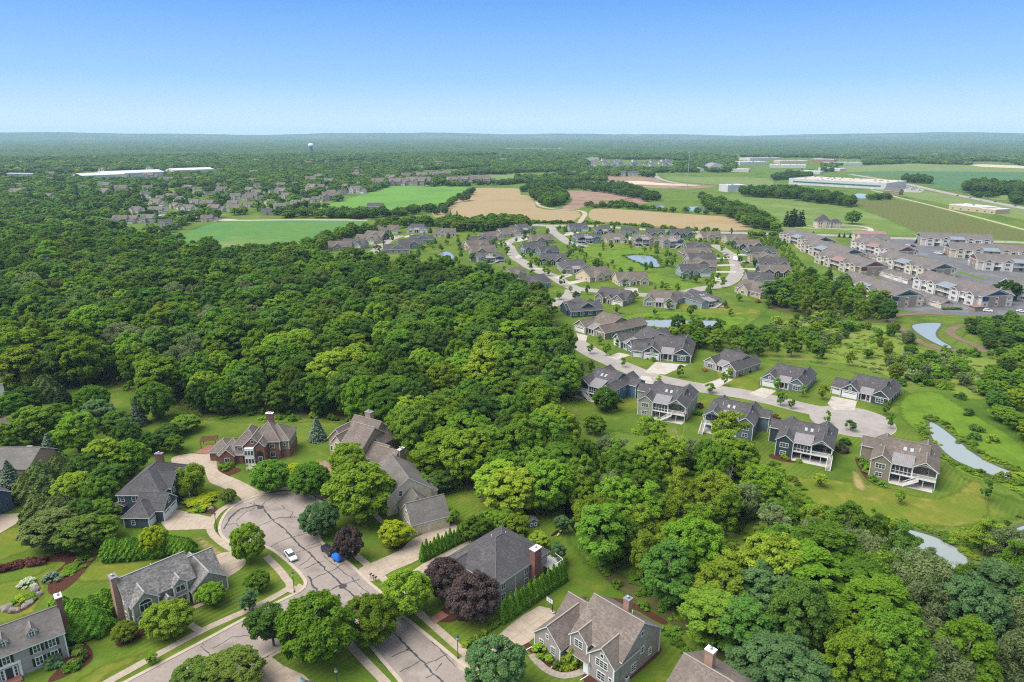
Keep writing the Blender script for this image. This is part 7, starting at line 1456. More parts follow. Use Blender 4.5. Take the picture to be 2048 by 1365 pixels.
# ------------------------------------------------------------------ apartment blocks
PED = {'teal': M('teal_pediment', (0.02, 0.07, 0.085), rough=0.6), 'red': M('red_pediment', (0.15, 0.035, 0.04), rough=0.6), 'navy': M('navy_pediment', (0.03, 0.05, 0.12), rough=0.6)}
STONE = brick('stone_panel', (0.27, 0.22, 0.175), (0.33, 0.27, 0.22), (0.3, 0.26, 0.22), 0.7)
R_MAUVE = shingle('mauve_shingle', (0.115, 0.098, 0.092), (0.17, 0.147, 0.138))
BLUEMETAL = M('blue_metal_roof', (0.17, 0.20, 0.225), (0.20, 0.23, 0.255), 0.5, 0.45); REDMETAL = M('red_metal_roof', (0.25, 0.12, 0.105), (0.29, 0.14, 0.125), 0.5, 0.45)
APT_L, APT_W = 46.0, 21.0
def apartment():
    H = House('apartment_block', S_CREAM, R_MAUVE, lite=True); L, W, ze = APT_L, APT_W, 6.0
    H.gable(0, L, 2.2, W - 2.2, ze, 'x', 0.45, oh=0.6, t=0.34)
    pd = MB()
    for x, sg in ((-0.02, -1), (L + 0.02, 1)):
        # stone bays, coloured pediment, white band on the gable ends
        for y0, y1 in ((6.0, 9.2), (11.2, 15.0)): H.part(MB().box(min(x, x + sg * 0.25), max(x, x + sg * 0.25), y0, y1, 0, 5.9), 'stone_panel', STONE)
        ym = W / 2; x2 = x + sg * 0.2; pd.face([(x2, ym - 5.6, ze + 0.45), (x2, ym + 5.6, ze + 0.45), (x2, ym, ze + 0.45 + 5.6 * 0.43)])
        H.t.box(min(x, x + sg * 0.15), max(x, x + sg * 0.15), 2.2, W - 2.2, ze + 0.05, ze + 0.4)
        H.t.box(min(x, x + sg * 0.1), max(x, x + sg * 0.1), 2.2, 6.0, 2.9, 3.2); H.t.box(min(x, x + sg * 0.1), max(x, x + sg * 0.1), 15.0, W - 2.2, 2.9, 3.2)
    sd_e = 'E'
    for z in (0.9, 3.9):
        for y in (4.2, 10.2, 16.8): H.win('E', y, L, z, 1.2, 1.3, 2, 1); H.win('W', y, 0, z, 1.2, 1.3, 2, 1)
    H.part(MB().box(L + 0.02, L + 0.12, 2.7, 5.8, 3.3, 5.9), 'colour_panel', PED['navy'])
    for side in (0, 1):
        for x0 in (2.5, 12.5, 28.5, 38.5):
            y0, y1 = (0.0, 5.0) if side == 0 else (W - 5.0, W)
            H.gable(x0, x0 + 5, y0, y1, ze - 0.05, 'y', 0.6, oh=0.4, t=0.26)
            for z in (0.8, 3.8): H.win('S' if side == 0 else 'N', x0 + 2.5, 0 if side == 0 else W, z, 2.2, 1.4, 3, 1)
            yy = -0.15 if side == 0 else W + 0.15; pd.face([(x0 + 1.2, yy, ze + 0.3), (x0 + 3.8, yy, ze + 0.3), (x0 + 2.5, yy, ze + 1.15)])
            for xx in (x0, x0 + 5): H.corner(xx, 0 if side == 0 else W, 0, ze, 0.3)
        for x0, x1 in ((7.7, 12.3), (17.7, 28.3), (33.7, 38.3)):
            ya, yb = (0.4, 2.2) if side == 0 else (W - 2.2, W - 0.4); yo = ya if side == 0 else yb
            b = H.part(MB().box(x0, x1, ya, yb, 2.9, 3.1), 'balcony', WHITE); rl = MB(); n = int((x1 - x0) / 0.35)
            rl.box(x0, x1, yo - 0.05, yo + 0.05, 4.0, 4.1)
            for i in range(n + 1): xx = x0 + (x1 - x0) * i / n; rl.box(xx - 0.03, xx + 0.03, yo - 0.03, yo + 0.03, 3.1, 4.0)
            rl.build('railing', WHITE, b)
            for xx in (x0 + 0.3, x1 - 0.3): H.part(MB().box(xx - 0.15, xx + 0.15, yo - 0.15, yo + 0.15, 0, ze), 'post', WHITE)
            for z in (0.3, 3.3): H.win('S' if side == 0 else 'N', (x0 + x1) / 2, 2.2 if side == 0 else W - 2.2, z, 1.8, 2.0, 2, 1, 'glazed_door')
    top, fas = MB(), MB(); slab_poly(top, fas, [(18.4, -0.2, ze + 0.35), (27.6, -0.2, ze + 0.35), (27.6, 4.6, ze + 2.0), (18.4, 4.6, ze + 2.0)], 0.2); o = H.part(top, 'porch_roof', BLUEMETAL); fas.build('fascia', WHITE, o)
    H.part(pd, 'pediment', PED['teal'])
    for x, y in ((10, 7), (22, 13), (35, 7.5)): H.vent(x, y, ze + 2.6, 0.6)
    return H.finish(False)
AP = apartment(); build_index(); first = [True]
def apt(ax, ay, bx, by, ped, porch, wall, label, long_side=False, ang=None):
    r = AP.root if first[0] else copy_tree(AP.root); first[0] = False
    for c in r.children:
        nm = c.name.split('.')[0]
        if nm == 'pediment': set_mat(c, PED[ped])
        elif nm == 'colour_panel': set_mat(c, PED['navy' if ped != 'red' else 'red'])
        elif nm == 'porch_roof': set_mat(c, porch)
        elif nm == 'wall': set_mat(c, wall)
    a, b = G(ax, ay), G(bx, by); th = math.atan2(b[1] - a[1], b[0] - a[0]) if ang is None else math.radians(ang)
    S = 1.2
    if long_side: place(r, a, th, (S, S, 1.05))
    else: place(r, (a[0] - math.sin(th) * APT_L * S, a[1] + math.cos(th) * APT_L * S), th - math.pi / 2, (S, S, 1.05))
    tag(r, label, 'apartment block', 'apartment blocks'); a0 = Matrix.Rotation(r.rotation_euler.z, 2) @ Vector((APT_L / 2, APT_W / 2)); houses_clear.append((r.location.x + a0.x, r.location.y + a0.y, 20))
for q in ((1620, 499, 1670, 494, 'teal', BLUEMETAL, S_BEIGE, 'apartment block with teal gable at the back of the western row', False, 8),
          (1674, 526, 1725, 521, 'teal', BLUEMETAL, S_BEIGE, 'apartment block with teal gable and blue porch roof, second in the western row', False, 8),
          (1713, 553, 1777, 556, 'red', REDMETAL, S_BEIGE, 'apartment block with red gable and red porch roof in the western row', False, 8),
          (1772, 616, 1841, 618, 'teal', BLUEMETAL, S_CREAM, 'cream apartment block with teal gable nearest the marsh', False, 8),
          (1782, 520, 1842, 512, 'red', REDMETAL, S_WHITE, 'apartment block with red gable in the middle of the court', False, 8),
          (1850, 558, 1918, 550, 'teal', BLUEMETAL, S_CREAM, 'cream apartment block with teal gable above the parked cars', False, 8),
          (1952, 616, 2032, 615, 'navy', BLUEMETAL, S_WHITE, 'apartment block with navy gable at the front of the court', False, 8),
          (1843, 492, 1992, 498, 'navy', BLUEMETAL, S_WHITE, 'white apartment block along the main road at the back of the court', True, None),
          (1902, 516, 2080, 524, 'teal', BLUEMETAL, S_CREAM, 'cream apartment block behind the oak facing the court', True, None),
          (1956, 541, 2130, 549, 'red', BLUEMETAL, S_WHITE, 'white apartment block with red gable right behind the oak', True, None),
          (2022, 600, 2180, 610, 'teal', BLUEMETAL, S_WHITE, 'apartment block under the oak at the right edge', True, None)): apt(*q)
def garage_row(ax, ay, bx, by, ped, label, n=6, ang=None):
    H = House('garage_row', S_CREAM, R_MAUVE, lite=True); L = n * 4.6; W = 7.5
    H.gable(0, L, 0, W, 2.9, 'x', 0.5, oh=0.45, t=0.3)
    for i in range(n): H.garage_door('S', 2.3 + i * 4.6, 0, 3.6)
    for i in range(0, n, 2): H.gable(1.0 + i * 4.6, 3.6 + i * 4.6, -0.3, 3.5, 2.95, 'y', 0.8, oh=0.2, t=0.2)
    H.part(MB().face([(L + 0.25, 1.6, 3.2), (L + 0.25, W - 1.6, 3.2), (L + 0.25, W / 2, 3.2 + 2.15 * 0.48)]), 'pediment', PED[ped]); H.finish(False)
    a, b = G(ax, ay), G(bx, by); th = math.radians(ang); place(H.root, (a[0] - math.sin(th) * L, a[1] + math.cos(th) * L), th - math.pi / 2); tag(H.root, label, 'garage', 'garage rows of the apartment court')
garage_row(1881, 618, 1925, 618, 'red', 'long garage row with red gable and five clipped bushes', 7, 8)
garage_row(1815, 569, 1838, 569, 'teal', 'garage row between the cream blocks with plain end wall', 8, 8)
garage_row(1775, 533, 1800, 533, 'red', 'garage row at the back of the court', 6, 8)
for i in range(5): tpx('ball', 1888 + i * 8, 620, 1.6, 1.3, L_DEEP, 'clipped bush at the end wall of the long garage row', 'bushes at the garage end')
H = House('clubhouse', S_CREAM, R_MAUVE, lite=True); H.gable(0, 26, 0, 12, 4.0, 'x', 0.5); H.gable(8, 16, -2, 8, 4.1, 'y', 0.6); H.shed_roof(-2, 28, 9, 16, 6.6, 8.4, REDMETAL, 'upper_roof', False); H.w.box(-1, 27, 10, 15.5, 0, 6.4)
for x in (3, 6, 19, 22): H.win('S', x, 0, 0.9, 1.6, 1.6, 2, 1)
H.finish(False); place(H.root, G(1722, 486), 0); tag(H.root, 'clubhouse with long red roof behind the apartment court', 'clubhouse')
for i, (px, py, m) in enumerate(((1785, 527, 0), (1862, 567, 0), (1953, 621, 0))):
    r = link('bin_store', None); MB().box(-3, 3, -2, 2, 0, 2.2).build('wall', STONE, r); MB().box(-3.4, 3.4, -2.4, 2.4, 2.2, 2.5).build('roof', REDMETAL, r); place(r, G(px, py), 0.14)
    tag(r, ('bin store by the red gabled middle block', 'bin store beside the parked cars of the court', 'bin store with small tree at the court entrance')[i], 'bin store')
# ------------------------------------------------------------------ mansion and far buildings
H = House('mansion', S_CREAM, R_CHAR, lite=True); st = MB()
H.hip(0, 14, 0, 12, 6.5, 1.1, 0.4); H.hip(2.5, 11.5, 2.5, 9.5, 9.0, 0.05, 0.3, 6.0); H.hip(14, 26, 2, 10, 5.2, 0.9, 0.4); H.gable(5, 9, -1.5, 4, 6.8, 'y', 0.7)
for z in (1, 4):
    for x in (2, 4.2, 9.8, 12): H.win('S', x, 0, z, 0.9, 1.6, 1, 2)
    for x in (16, 19, 22, 25): H.win('S', x, 2, z - 0.2, 0.9, 1.3, 1, 2)
H.finish(False); place(H.root, G(1634, 457), -0.05); tag(H.root, 'stone mansion with grey mansard roofs and looping drive', 'mansion')
def small_house():
    H = House('suburban_house', S_WHITE, R_BROWN, lite=True); H.gable(0, 12, 0, 8.5, 4.6, 'x', 0.65); H.gable(1, 6, -2, 4, 4.4, 'y', 0.8); H.gable(11, 17, 0.5, 7.5, 2.7, 'x', 0.6)
    for x in (3.5, 8, 10.5): H.win('S', x, -2 if x == 3.5 else 0, 3.0, 1.2, 1.1, 2, 1); H.win('S', x, -2 if x == 3.5 else 0, 0.8, 1.2, 1.2, 2, 1)
    H.win('E', 4, 12, 3.0, 1, 1.1); H.garage_door('S', 14, 0.5, 4.4); return H.finish(False)
SH = small_house(); build_index(); sf = [True]; FARH = []
def far_house(px, py, wall, roof, label, group, ang=0, s=1.0):
    r = SH.root if sf[0] else copy_tree(SH.root); sf[0] = False
    for c in r.children:
        nm = c.name.split('.')[0]
        if nm == 'wall': set_mat(c, wall)
        elif nm == 'roof': set_mat(c, roof)
    x, y = G(px, py); place(r, (x - 6 * s, y), ang, (s, s, s)); tag(r, label, 'house', group); FARH.append((x, y))
WN = {S_WHITE: 'white', S_BEIGE: 'beige', S_GREY: 'grey', S_CREAM: 'cream', S_TAN: 'tan', S_PALEBLUE: 'pale blue', S_TAUPE: 'taupe'}; RN = {R_BROWN: 'brown', R_CHAR: 'charcoal', R_TAUPE: 'taupe', R_GBROWN: 'grey brown'}
rs5 = random.Random(3)
LEFTS = [(213, 454), (238, 449), (262, 446), (295, 446), (330, 456), (272, 429), (311, 429), (322, 405), (362, 406), (421, 396), (375, 425), (426, 424), (464, 414), (466, 425), (533, 431), (413, 445), (611, 407), (632, 404), (662, 392), (444, 385), (512, 392), (548, 390), (619, 385), (389, 410), (309, 413), (416, 413), (495, 403), (572, 398), (590, 412), (350, 418), (540, 412), (500, 416), (575, 386), (640, 380), (690, 378), (720, 372), (660, 368), (590, 372), (515, 376), (470, 400), (560, 422), (340, 394), (395, 391), (290, 396), (685, 390), (655, 399)]
for i, (px, py) in enumerate(LEFTS):
    w = rs5.choice((S_WHITE, S_WHITE, S_BEIGE, S_GREY, S_CREAM)); rf = rs5.choice((R_BROWN, R_CHAR, R_TAUPE, R_GBROWN))
    zone = 'south of the village street' if py > 440 else ('along the soy field edge' if py > 418 else ('in the middle of the old suburb' if py > 392 else 'at the back of the old suburb'))
    far_house(px, py, w, rf, 'small %s house with %s roof %s' % (WN[w], RN[rf], zone), '%s houses with %s roofs %s' % (WN[w], RN[rf], zone), rs5.uniform(-0.6, 0.6), rs5.uniform(0.95, 1.25))
MORE = [(40 + 92 * (i % 8) + 34 * math.sin(i * 5.1), 300 + 12 * (i // 8) + 6 * math.sin(i * 3.3)) for i in range(72)]
for i, (px, py) in enumerate(MORE):
    w = rs5.choice((S_WHITE, S_BEIGE, S_GREY, S_CREAM)); rf = rs5.choice((R_BROWN, R_TAUPE, R_GBROWN)); zone = 'far left' if px < 300 else ('left of the white sheds' if px < 500 else 'behind the old suburb')
    far_house(px, py, w, rf, 'half hidden %s house with %s roof, distant canopy %s' % (WN[w], RN[rf], zone), '%s houses with %s roofs, %s' % (WN[w], RN[rf], zone), rs5.uniform(-0.6, 0.6), rs5.uniform(1.2, 1.6))
for i, (px, py) in enumerate([(790, 372), (806, 371), (822, 370), (838, 371), (850, 369), (868, 356), (880, 354), (893, 353), (905, 366), (925, 367), (950, 366), (968, 367), (755, 372), (780, 362), (815, 360), (845, 359)]):
    w = rs5.choice((S_BEIGE, S_TAN, S_TAUPE)); far_house(px, py, w, rs5.choice((R_TAUPE, R_BROWN)), 'large %s house in the brown roofed row beside the far lake' % WN[w], '%s houses beside the far lake' % WN[w], rs5.uniform(-0.4, 0.4), rs5.uniform(1.5, 2.0))
for i in range(34):
    px = 1180 + 165 * rs5.random(); py = 322 + 14 * rs5.random(); w = rs5.choice((S_WHITE, S_WHITE, S_GREY, S_PALEBLUE)); far_house(px, py, w, rs5.choice((R_CHAR, R_BROWN, R_CHAR)), 'tiny %s house in the packed estate on the skyline side of the dirt works' % WN[w], '%s houses of the packed far estate' % WN[w], rs5.uniform(-0.6, 0.6), rs5.uniform(1.0, 1.3))
for i, (px, py) in enumerate([(637, 358), (716, 349), (678, 316), (530, 321), (704, 310), (1930, 312), (1960, 313), (1845, 306), (1990, 316), (1890, 308), (100, 312), (240, 300), (275, 301), (60, 310), (1200, 294), (1120, 300), (1020, 290), (560, 303), (880, 330), (1010, 325), (2010, 322), (1870, 314), (1790, 309), (1820, 316), (455, 330), (380, 325), (840, 340), (1650, 300), (1720, 305)]):
    w = rs5.choice((S_WHITE, S_CREAM)); zone = 'left' if px < 900 else 'right'; far_house(px, py, w, rs5.choice((R_GBROWN, R_BROWN)), 'lone %s house roof showing through the distant canopy on the %s' % (WN[w], zone), 'lone houses in the distant canopy, %s' % zone, rs5.uniform(-0.5, 0.5), rs5.uniform(1.3, 1.9))
def shed(name, a, b, depth, h, wall, roof, label, cat, gable=False, band=None, doors=0, wins=0, pitch=0.2):
    A, B = G(*a), G(*b); L = math.hypot(B[0] - A[0], B[1] - A[1]); th = math.atan2(B[1] - A[1], B[0] - A[0])
    H = House(name, wall, roof, lite=True)
    if gable: H.gable(0, L, 0, depth, h, 'x', pitch, oh=0.5, t=0.4)
    else:
        H.w.box(0, L, 0, depth, 0, h); H.r.face([(0.5, 0.5, h + 0.02), (L - 0.5, 0.5, h + 0.02), (L - 0.5, depth - 0.5, h + 0.02), (0.5, depth - 0.5, h + 0.02)])
        H.t.box(-0.1, L + 0.1, -0.1, 0.4, h + 0.03, h + 0.8).box(-0.1, L + 0.1, depth - 0.4, depth + 0.1, h + 0.03, h + 0.8).box(-0.1, 0.4, 0.41, depth - 0.41, h + 0.03, h + 0.8).box(L - 0.4, L + 0.1, 0.41, depth - 0.41, h + 0.03, h + 0.8)
        for i in range(int(L * depth / 700)): x, y = rs5.uniform(4, L - 4), rs5.uniform(4, depth - 4); H.part(MB().box(x - 1.2, x + 1.2, y - 1.2, y + 1.2, h + 0.03, h + 1.4), 'roof_unit', METALROOF)
    if band: H.part(MB().box(L * 0.05, L * 0.95, -0.15, -0.02, h * 0.4, h * 0.62), 'window_band', band)
    for i in range(doors): H.garage_door('S', L * (i + 0.5) / doors, 0, 4.5, 3.5)
    for i in range(wins): H.win('S', L * (i + 0.5) / wins, 0, 1.2, 2.4, 1.8, 3, 1)
    H.finish(False); place(H.root, A, th); tag(H.root, label, cat); FARH.append(((A[0] + B[0]) / 2, (A[1] + B[1]) / 2)); return H
WHROOF = M('white_membrane', (0.46, 0.46, 0.46), (0.54, 0.54, 0.54), 0.1, 0.7); TANROOF = M('tan_membrane', (0.42, 0.35, 0.28), (0.48, 0.41, 0.33), 0.05, 0.8); PWALL = M('precast_wall', (0.48, 0.49, 0.49), (0.55, 0.55, 0.55), 0.1, 0.8); TEALG = M('teal_glazing', (0.04, 0.14, 0.15), rough=0.15); TANW = M('tan_block', (0.46, 0.36, 0.22), (0.52, 0.42, 0.27), 0.3, 0.9)
shed('warehouse', (1577, 369), (1771, 380), 90, 11, PWALL, TANROOF, 'vast white warehouse with tan roof and teal glazing beside the highway', 'warehouse', band=TEALG, doors=4)
shed('warehouse', (166, 361), (252, 357), 60, 9, PWALL, WHROOF, 'long white roofed shed left of its neighbours in the far trees', 'warehouse', True, pitch=0.12)
shed('warehouse', (210, 358), (330, 353), 70, 10, PWALL, WHROOF, 'longest white roofed shed in the far trees', 'warehouse', True, pitch=0.12)
shed('warehouse', (348, 350), (429, 347), 60, 10, PWALL, WHROOF, 'white roofed shed standing apart on the right of the far sheds', 'warehouse', True, pitch=0.12)
shed('grandstand', (15, 356), (66, 357), 14, 9, M('stand_grey', (0.2, 0.2, 0.22)), M('stand_roof', (0.3, 0.32, 0.36)), 'dark grandstand in the far trees at the left', 'grandstand', True)
shed('shop', (1897, 419), (1962, 426), 28, 6, TANW, WHROOF, 'tan flat roofed shop with white roof beside the highway', 'shop', wins=4)
shed('shop', (1962, 426), (1990, 429), 26, 5, TANW, TANROOF, 'lower tan annex joined to the highway shop', 'shop', wins=2)
shed('workshop', (1455, 385), (1490, 384), 26, 11, PWALL, WHROOF, 'pale block building with dark door by the yard', 'workshop', doors=1)
for i, (a, b, d, h, w, r, lb) in enumerate((((1480, 331), (1535, 330), 60, 9, PWALL, WHROOF, 'white factory at the left of the industrial area'), ((1540, 336), (1612, 337), 50, 8, PWALL, WHROOF, 'white factory behind the treeline of the industrial area'), ((1560, 328), (1615, 328), 60, 9, TANW, TANROOF, 'tan factory in the middle of the industrial area'), ((1500, 322), (1560, 321), 60, 9, PWALL, TANROOF, 'low factory at the back of the industrial area'), ((1622, 324), (1668, 325), 50, 9, M('factory_brick', (0.32, 0.18, 0.13)), TANROOF, 'brick fronted building at the right of the industrial area'), ((1655, 331), (1724, 331), 40, 8, PWALL, WHROOF, 'long white building on the edge of the crop fields'), ((1583, 347), (1640, 349), 30, 6, M('yard_wall', (0.5, 0.5, 0.48)), WHROOF, 'storage building with pale roof behind the warehouse'), ((1636, 341), (1680, 343), 30, 6, PWALL, TANROOF, 'storage building with tan roof behind the warehouse'), ((1452, 344), (1497, 345), 30, 7, M('shed_cream', (0.55, 0.5, 0.4)), WHROOF, 'cream roofed store left of the industrial yards'))):
    shed('factory', a, b, d, h, w, r, lb, 'factory')
shed('barn', (1240, 352), (1292, 352), 22, 5, PWALL, R_CHAR, 'long dark roofed building on the graded earth', 'building', True, pitch=0.5, wins=6)
shed('farmhouse', (734, 421), (766, 421), 12, 5, S_TAUPE, R_CHAR, 'dark roofed farmhouse among the hedgerow trees', 'farmhouse', True, pitch=0.6, wins=3)
shed('store', (1170, 322), (1198, 322), 40, 9, PWALL, TANROOF, 'flat roofed store beside the packed far estate', 'store')
shed('store', (1765, 389), (1797, 391), 18, 6, S_TAUPE, R_BROWN, 'brown barn beside the highway junction', 'barn', True, pitch=0.5)
def dome(px, py, r, l, label):
    x, y = G(px, py); H = House('dome_store', PWALL, METALROOF); mb = MB(); n = 14
    for i in range(n):
        a0, a1 = math.pi * i / n, math.pi * (i + 1) / n; mb.face([(r * math.cos(a0), 0, r * 0.9 * math.sin(a0)), (r * math.cos(a1), 0, r * 0.9 * math.sin(a1)), (r * math.cos(a1), l, r * 0.9 * math.sin(a1)), (r * math.cos(a0), l, r * 0.9 * math.sin(a0))])
    H.part(mb, 'roof', METALROOF); H.part(MB().face([(r * math.cos(math.pi * i / n), 0.1, r * 0.9 * math.sin(math.pi * i / n)) for i in range(n + 1)]), 'wall', PWALL); H.garage_door('S', 0, 0.1, r * 0.6, r * 0.5); place(H.root, (x, y)  , 0.1); tag(H.root, label, 'storage dome'); FARH.append((x, y))
dome(1434, 342, 22, 45, 'large grey vaulted salt store beyond the pasture'); dome(1401, 343, 11, 25, 'smaller vaulted store left of the salt store')
# water tower, mast, pylons
x, y = G(623, 308); r = link('water_tower', None); MB().lathe([(0.2, 30), (9, 32), (13.5, 37), (14, 41), (12, 46), (6, 49.5), (0.5, 50.3)], 20, (0, 0)).build('tank', M('tank_white', (0.75, 0.77, 0.78), rough=0.4), r, True); MB().lathe([(11, 0), (9.5, 3), (8, 12), (8, 26), (9, 33)], 20).build('stem', M('tank_blue', (0.02, 0.10, 0.30), rough=0.5), r, True); place(r, (x, y), 0); tag(r, 'white topped water tower with blue stem on the skyline', 'water tower')
x, y = G(1373, 386.5); r = link('mast', None); MB().tube([(0, 0, 0), (0.3, 0, 35), (0.6, 0, 68)], [0.6, 0.5, 0.35], 10).build('pole', M('mast_steel', (0.36, 0.37, 0.39), rough=0.5), r); MB().box(-1.2, 1.2, -1.2, 1.2, 64, 66).build('antenna', M('mast_steel', (0.55, 0.56, 0.58)), r); place(r, (x, y), 0); tag(r, 'tall pale steel mast rising from the graded earth', 'mast')
for i, (px, py, h) in enumerate(((870, 296, 42), (957, 296, 42), (1036, 294, 42), (1121, 296, 42), (1208, 299, 42), (1290, 300, 42), (1390, 300, 42), (1590, 301, 42), (1820, 303, 42), (1905, 304, 42))):
    x, y = G(px, py); r = link('pylon', None); MB().tube([(0, 0, 0), (0, 0, h)], [1.4, 0.8], 6).build('pole', METALROOF, r); MB().box(-7, 7, -0.4, 0.4, h - 6, h - 5).build('crossarm', METALROOF, r); place(r, (x, y), 0); tag(r, 'steel power line pole on the far plain', 'pylon', 'power line poles on the far plain')
for i, (px, py) in enumerate(((1078, 455), (1178, 455), (1284, 462), (1387, 467), (1497, 466), (1698, 473), (1858, 478), (2010, 487), (560, 436), (358, 437))):
    x, y = G(px, py); r = link('street_light', None); MB().tube([(0, 0, 0), (0, 0, 9)], [0.16, 0.1], 6).build('pole', METALROOF, r); MB().bar((0, 0, 9), (-2.2, 0, 9.3), 0.15).build('arm', METALROOF, r); place(r, (x, y), 0); tag(r, 'tall grey street light along the main road' if px > 1000 else 'grey street light by the village street', 'street light', 'street lights along the main road' if px > 1000 else 'street lights of the village')
# ------------------------------------------------------------------ vehicles
TYRE = M('tyre', (0.02, 0.02, 0.02)); RIM = M('rim', (0.5, 0.5, 0.52), rough=0.3, metal=0.8); CARGLASS = M('car_glass', (0.025, 0.035, 0.04), rough=0.05, spec=0.9)
PAINT = lambda n, c: M('paint_' + n, c, rough=0.25, spec=0.6)
def loft(mb, secs):
    """body from cross sections (x, half width low, half width high, z low, z high)"""
    n = len(mb.v); k = 6
    for x, wl, wh, zl, zh in secs: mb.v += [(x, -wl * 0.9, zl), (x, -wl, zl + (zh - zl) * 0.35), (x, -wh, zh), (x, wh, zh), (x, wl, zl + (zh - zl) * 0.35), (x, wl * 0.9, zl)]
    for i in range(len(secs) - 1):
        for j in range(k): mb.f.append((n + i * k + j, n + i * k + (j + 1) % k, n + (i + 1) * k + (j + 1) % k, n + (i + 1) * k + j))
    mb.f.append(tuple(n + j for j in range(k))[::-1]); mb.f.append(tuple(n + (len(secs) - 1) * k + j for j in range(k)))
def car(kind, px, py, ang, paint, label, group=None, detail=True, name='car'):
    r = link(name, None); suv = kind == 'suv'; h = 0.25 if suv else 0.0; b = MB()
    loft(b, [(-2.3, 0.72, 0.62, 0.45, 0.72 + h), (-2.15, 0.88, 0.78, 0.3, 0.86 + h), (-1.0, 0.92, 0.82, 0.26, 0.96 + h), (1.3 if not suv else 2.1, 0.92, 0.82, 0.26, 0.98 + h), (2.2, 0.88, 0.76, 0.3, 0.98 + h), (2.32, 0.74, 0.64, 0.45, 0.85 + h)])
    b.build('body', paint, r, False); x1 = 1.75 if not suv else 2.15
    c = MB(); loft(c, [(-1.05, 0.80, 0.78, 0.94 + h, 0.97 + h), (-0.35, 0.80, 0.62, 0.94 + h, 1.42 + h), (0.9, 0.80, 0.64, 0.94 + h, 1.45 + h), (x1 - 0.5, 0.80, 0.62, 0.95 + h, 1.40 + h), (x1, 0.80, 0.74, 0.95 + h, 1.0 + h)]); c.build('windows', CARGLASS, r)
    t = MB(); loft(t, [(-0.40, 0.60, 0.55, 1.40 + h, 1.46 + h), (0.9, 0.645, 0.60, 1.43 + h, 1.50 + h), (x1 - 0.45, 0.61, 0.56, 1.36 + h, 1.44 + h)]); t.build('roof', paint, r)
    for i, x in enumerate((-1.4, 1.4)):
        for y in (-0.86, 0.86):
            w = MB(); w.tube([(x, y - 0.11, 0.33), (x, y + 0.11, 0.33)], [0.33, 0.33], 14); w.f.append(tuple(range(14))); o = w.build('wheel', TYRE, r)
            if detail: q = MB(); s = 0.012 if y > 0 else -0.012; yy = y + (0.11 if y > 0 else -0.11); q.tube([(x, yy, 0.33), (x, yy + s, 0.33)], [0.2, 0.2], 12); q.f.append(tuple(range(12))); q.build('rim', RIM, o)
    if detail:
        for y in (-0.62, 0.62):
            MB().box(-2.34, -2.2, y - 0.16, y + 0.16, 0.62 + h * 0.5, 0.76 + h * 0.5).build('headlight', M('headlight', (0.7, 0.72, 0.72), rough=0.1), r); MB().box(2.2, 2.35, y - 0.14, y + 0.14, 0.66 + h, 0.84 + h).build('taillight', M('taillight', (0.35, 0.01, 0.01), rough=0.2), r)
            MB().box(-0.95, -0.8, y * 1.5 - 0.1, y * 1.5 + 0.1, 0.95 + h, 1.08 + h).build('mirror', paint, r)
        MB().box(2.335, 2.35, -0.25, 0.25, 0.55, 0.68).build('plate', WHITE, r)
    x, y = G(px, py); r.location = (x, y, 0.085); r.rotation_euler = (0, 0, math.radians(ang)); tag(r, label, 'car', group); return r
car('sedan', 582, 1116, 128, PAINT('white', (0.72, 0.72, 0.72)), 'white sedan parked on the left of the turning circle neck')   # nose points to -x
car('suv', 657, 1106, -48, PAINT('black', (0.02, 0.022, 0.025)), 'black estate car parked by the purple tree') .rotation_euler = (0, 0, math.radians(-46))
r = link('covered_trailer', None); b = MB(); loft(b, [(-1.5, 0.5, 0.3, 0.5, 0.8), (-1.2, 0.9, 0.6, 0.35, 1.15), (0, 0.95, 0.7, 0.35, 1.4), (1.2, 0.9, 0.65, 0.35, 1.3), (1.6, 0.6, 0.4, 0.45, 0.9)]); b.build('tarpaulin', M('blue_tarp', (0.01, 0.13, 0.55), (0.015, 0.16, 0.64), 2.5, 0.5), r)
for yy in (-0.85, 0.85): w = MB(); w.tube([(0.1, yy - 0.1, 0.3), (0.1, yy + 0.1, 0.3)], [0.3, 0.3], 12); w.f.append(tuple(range(12))); w.build('wheel', TYRE, r)
MB().bar((-2.3, 0, 0.4), (-1.3, 0, 0.45), 0.1).build('drawbar', TYRE, r); place(r, G(675, 1120), math.radians(-46)); r.location.z = 0.085; tag(r, 'trailer under a bright blue cover behind the black car', 'trailer')
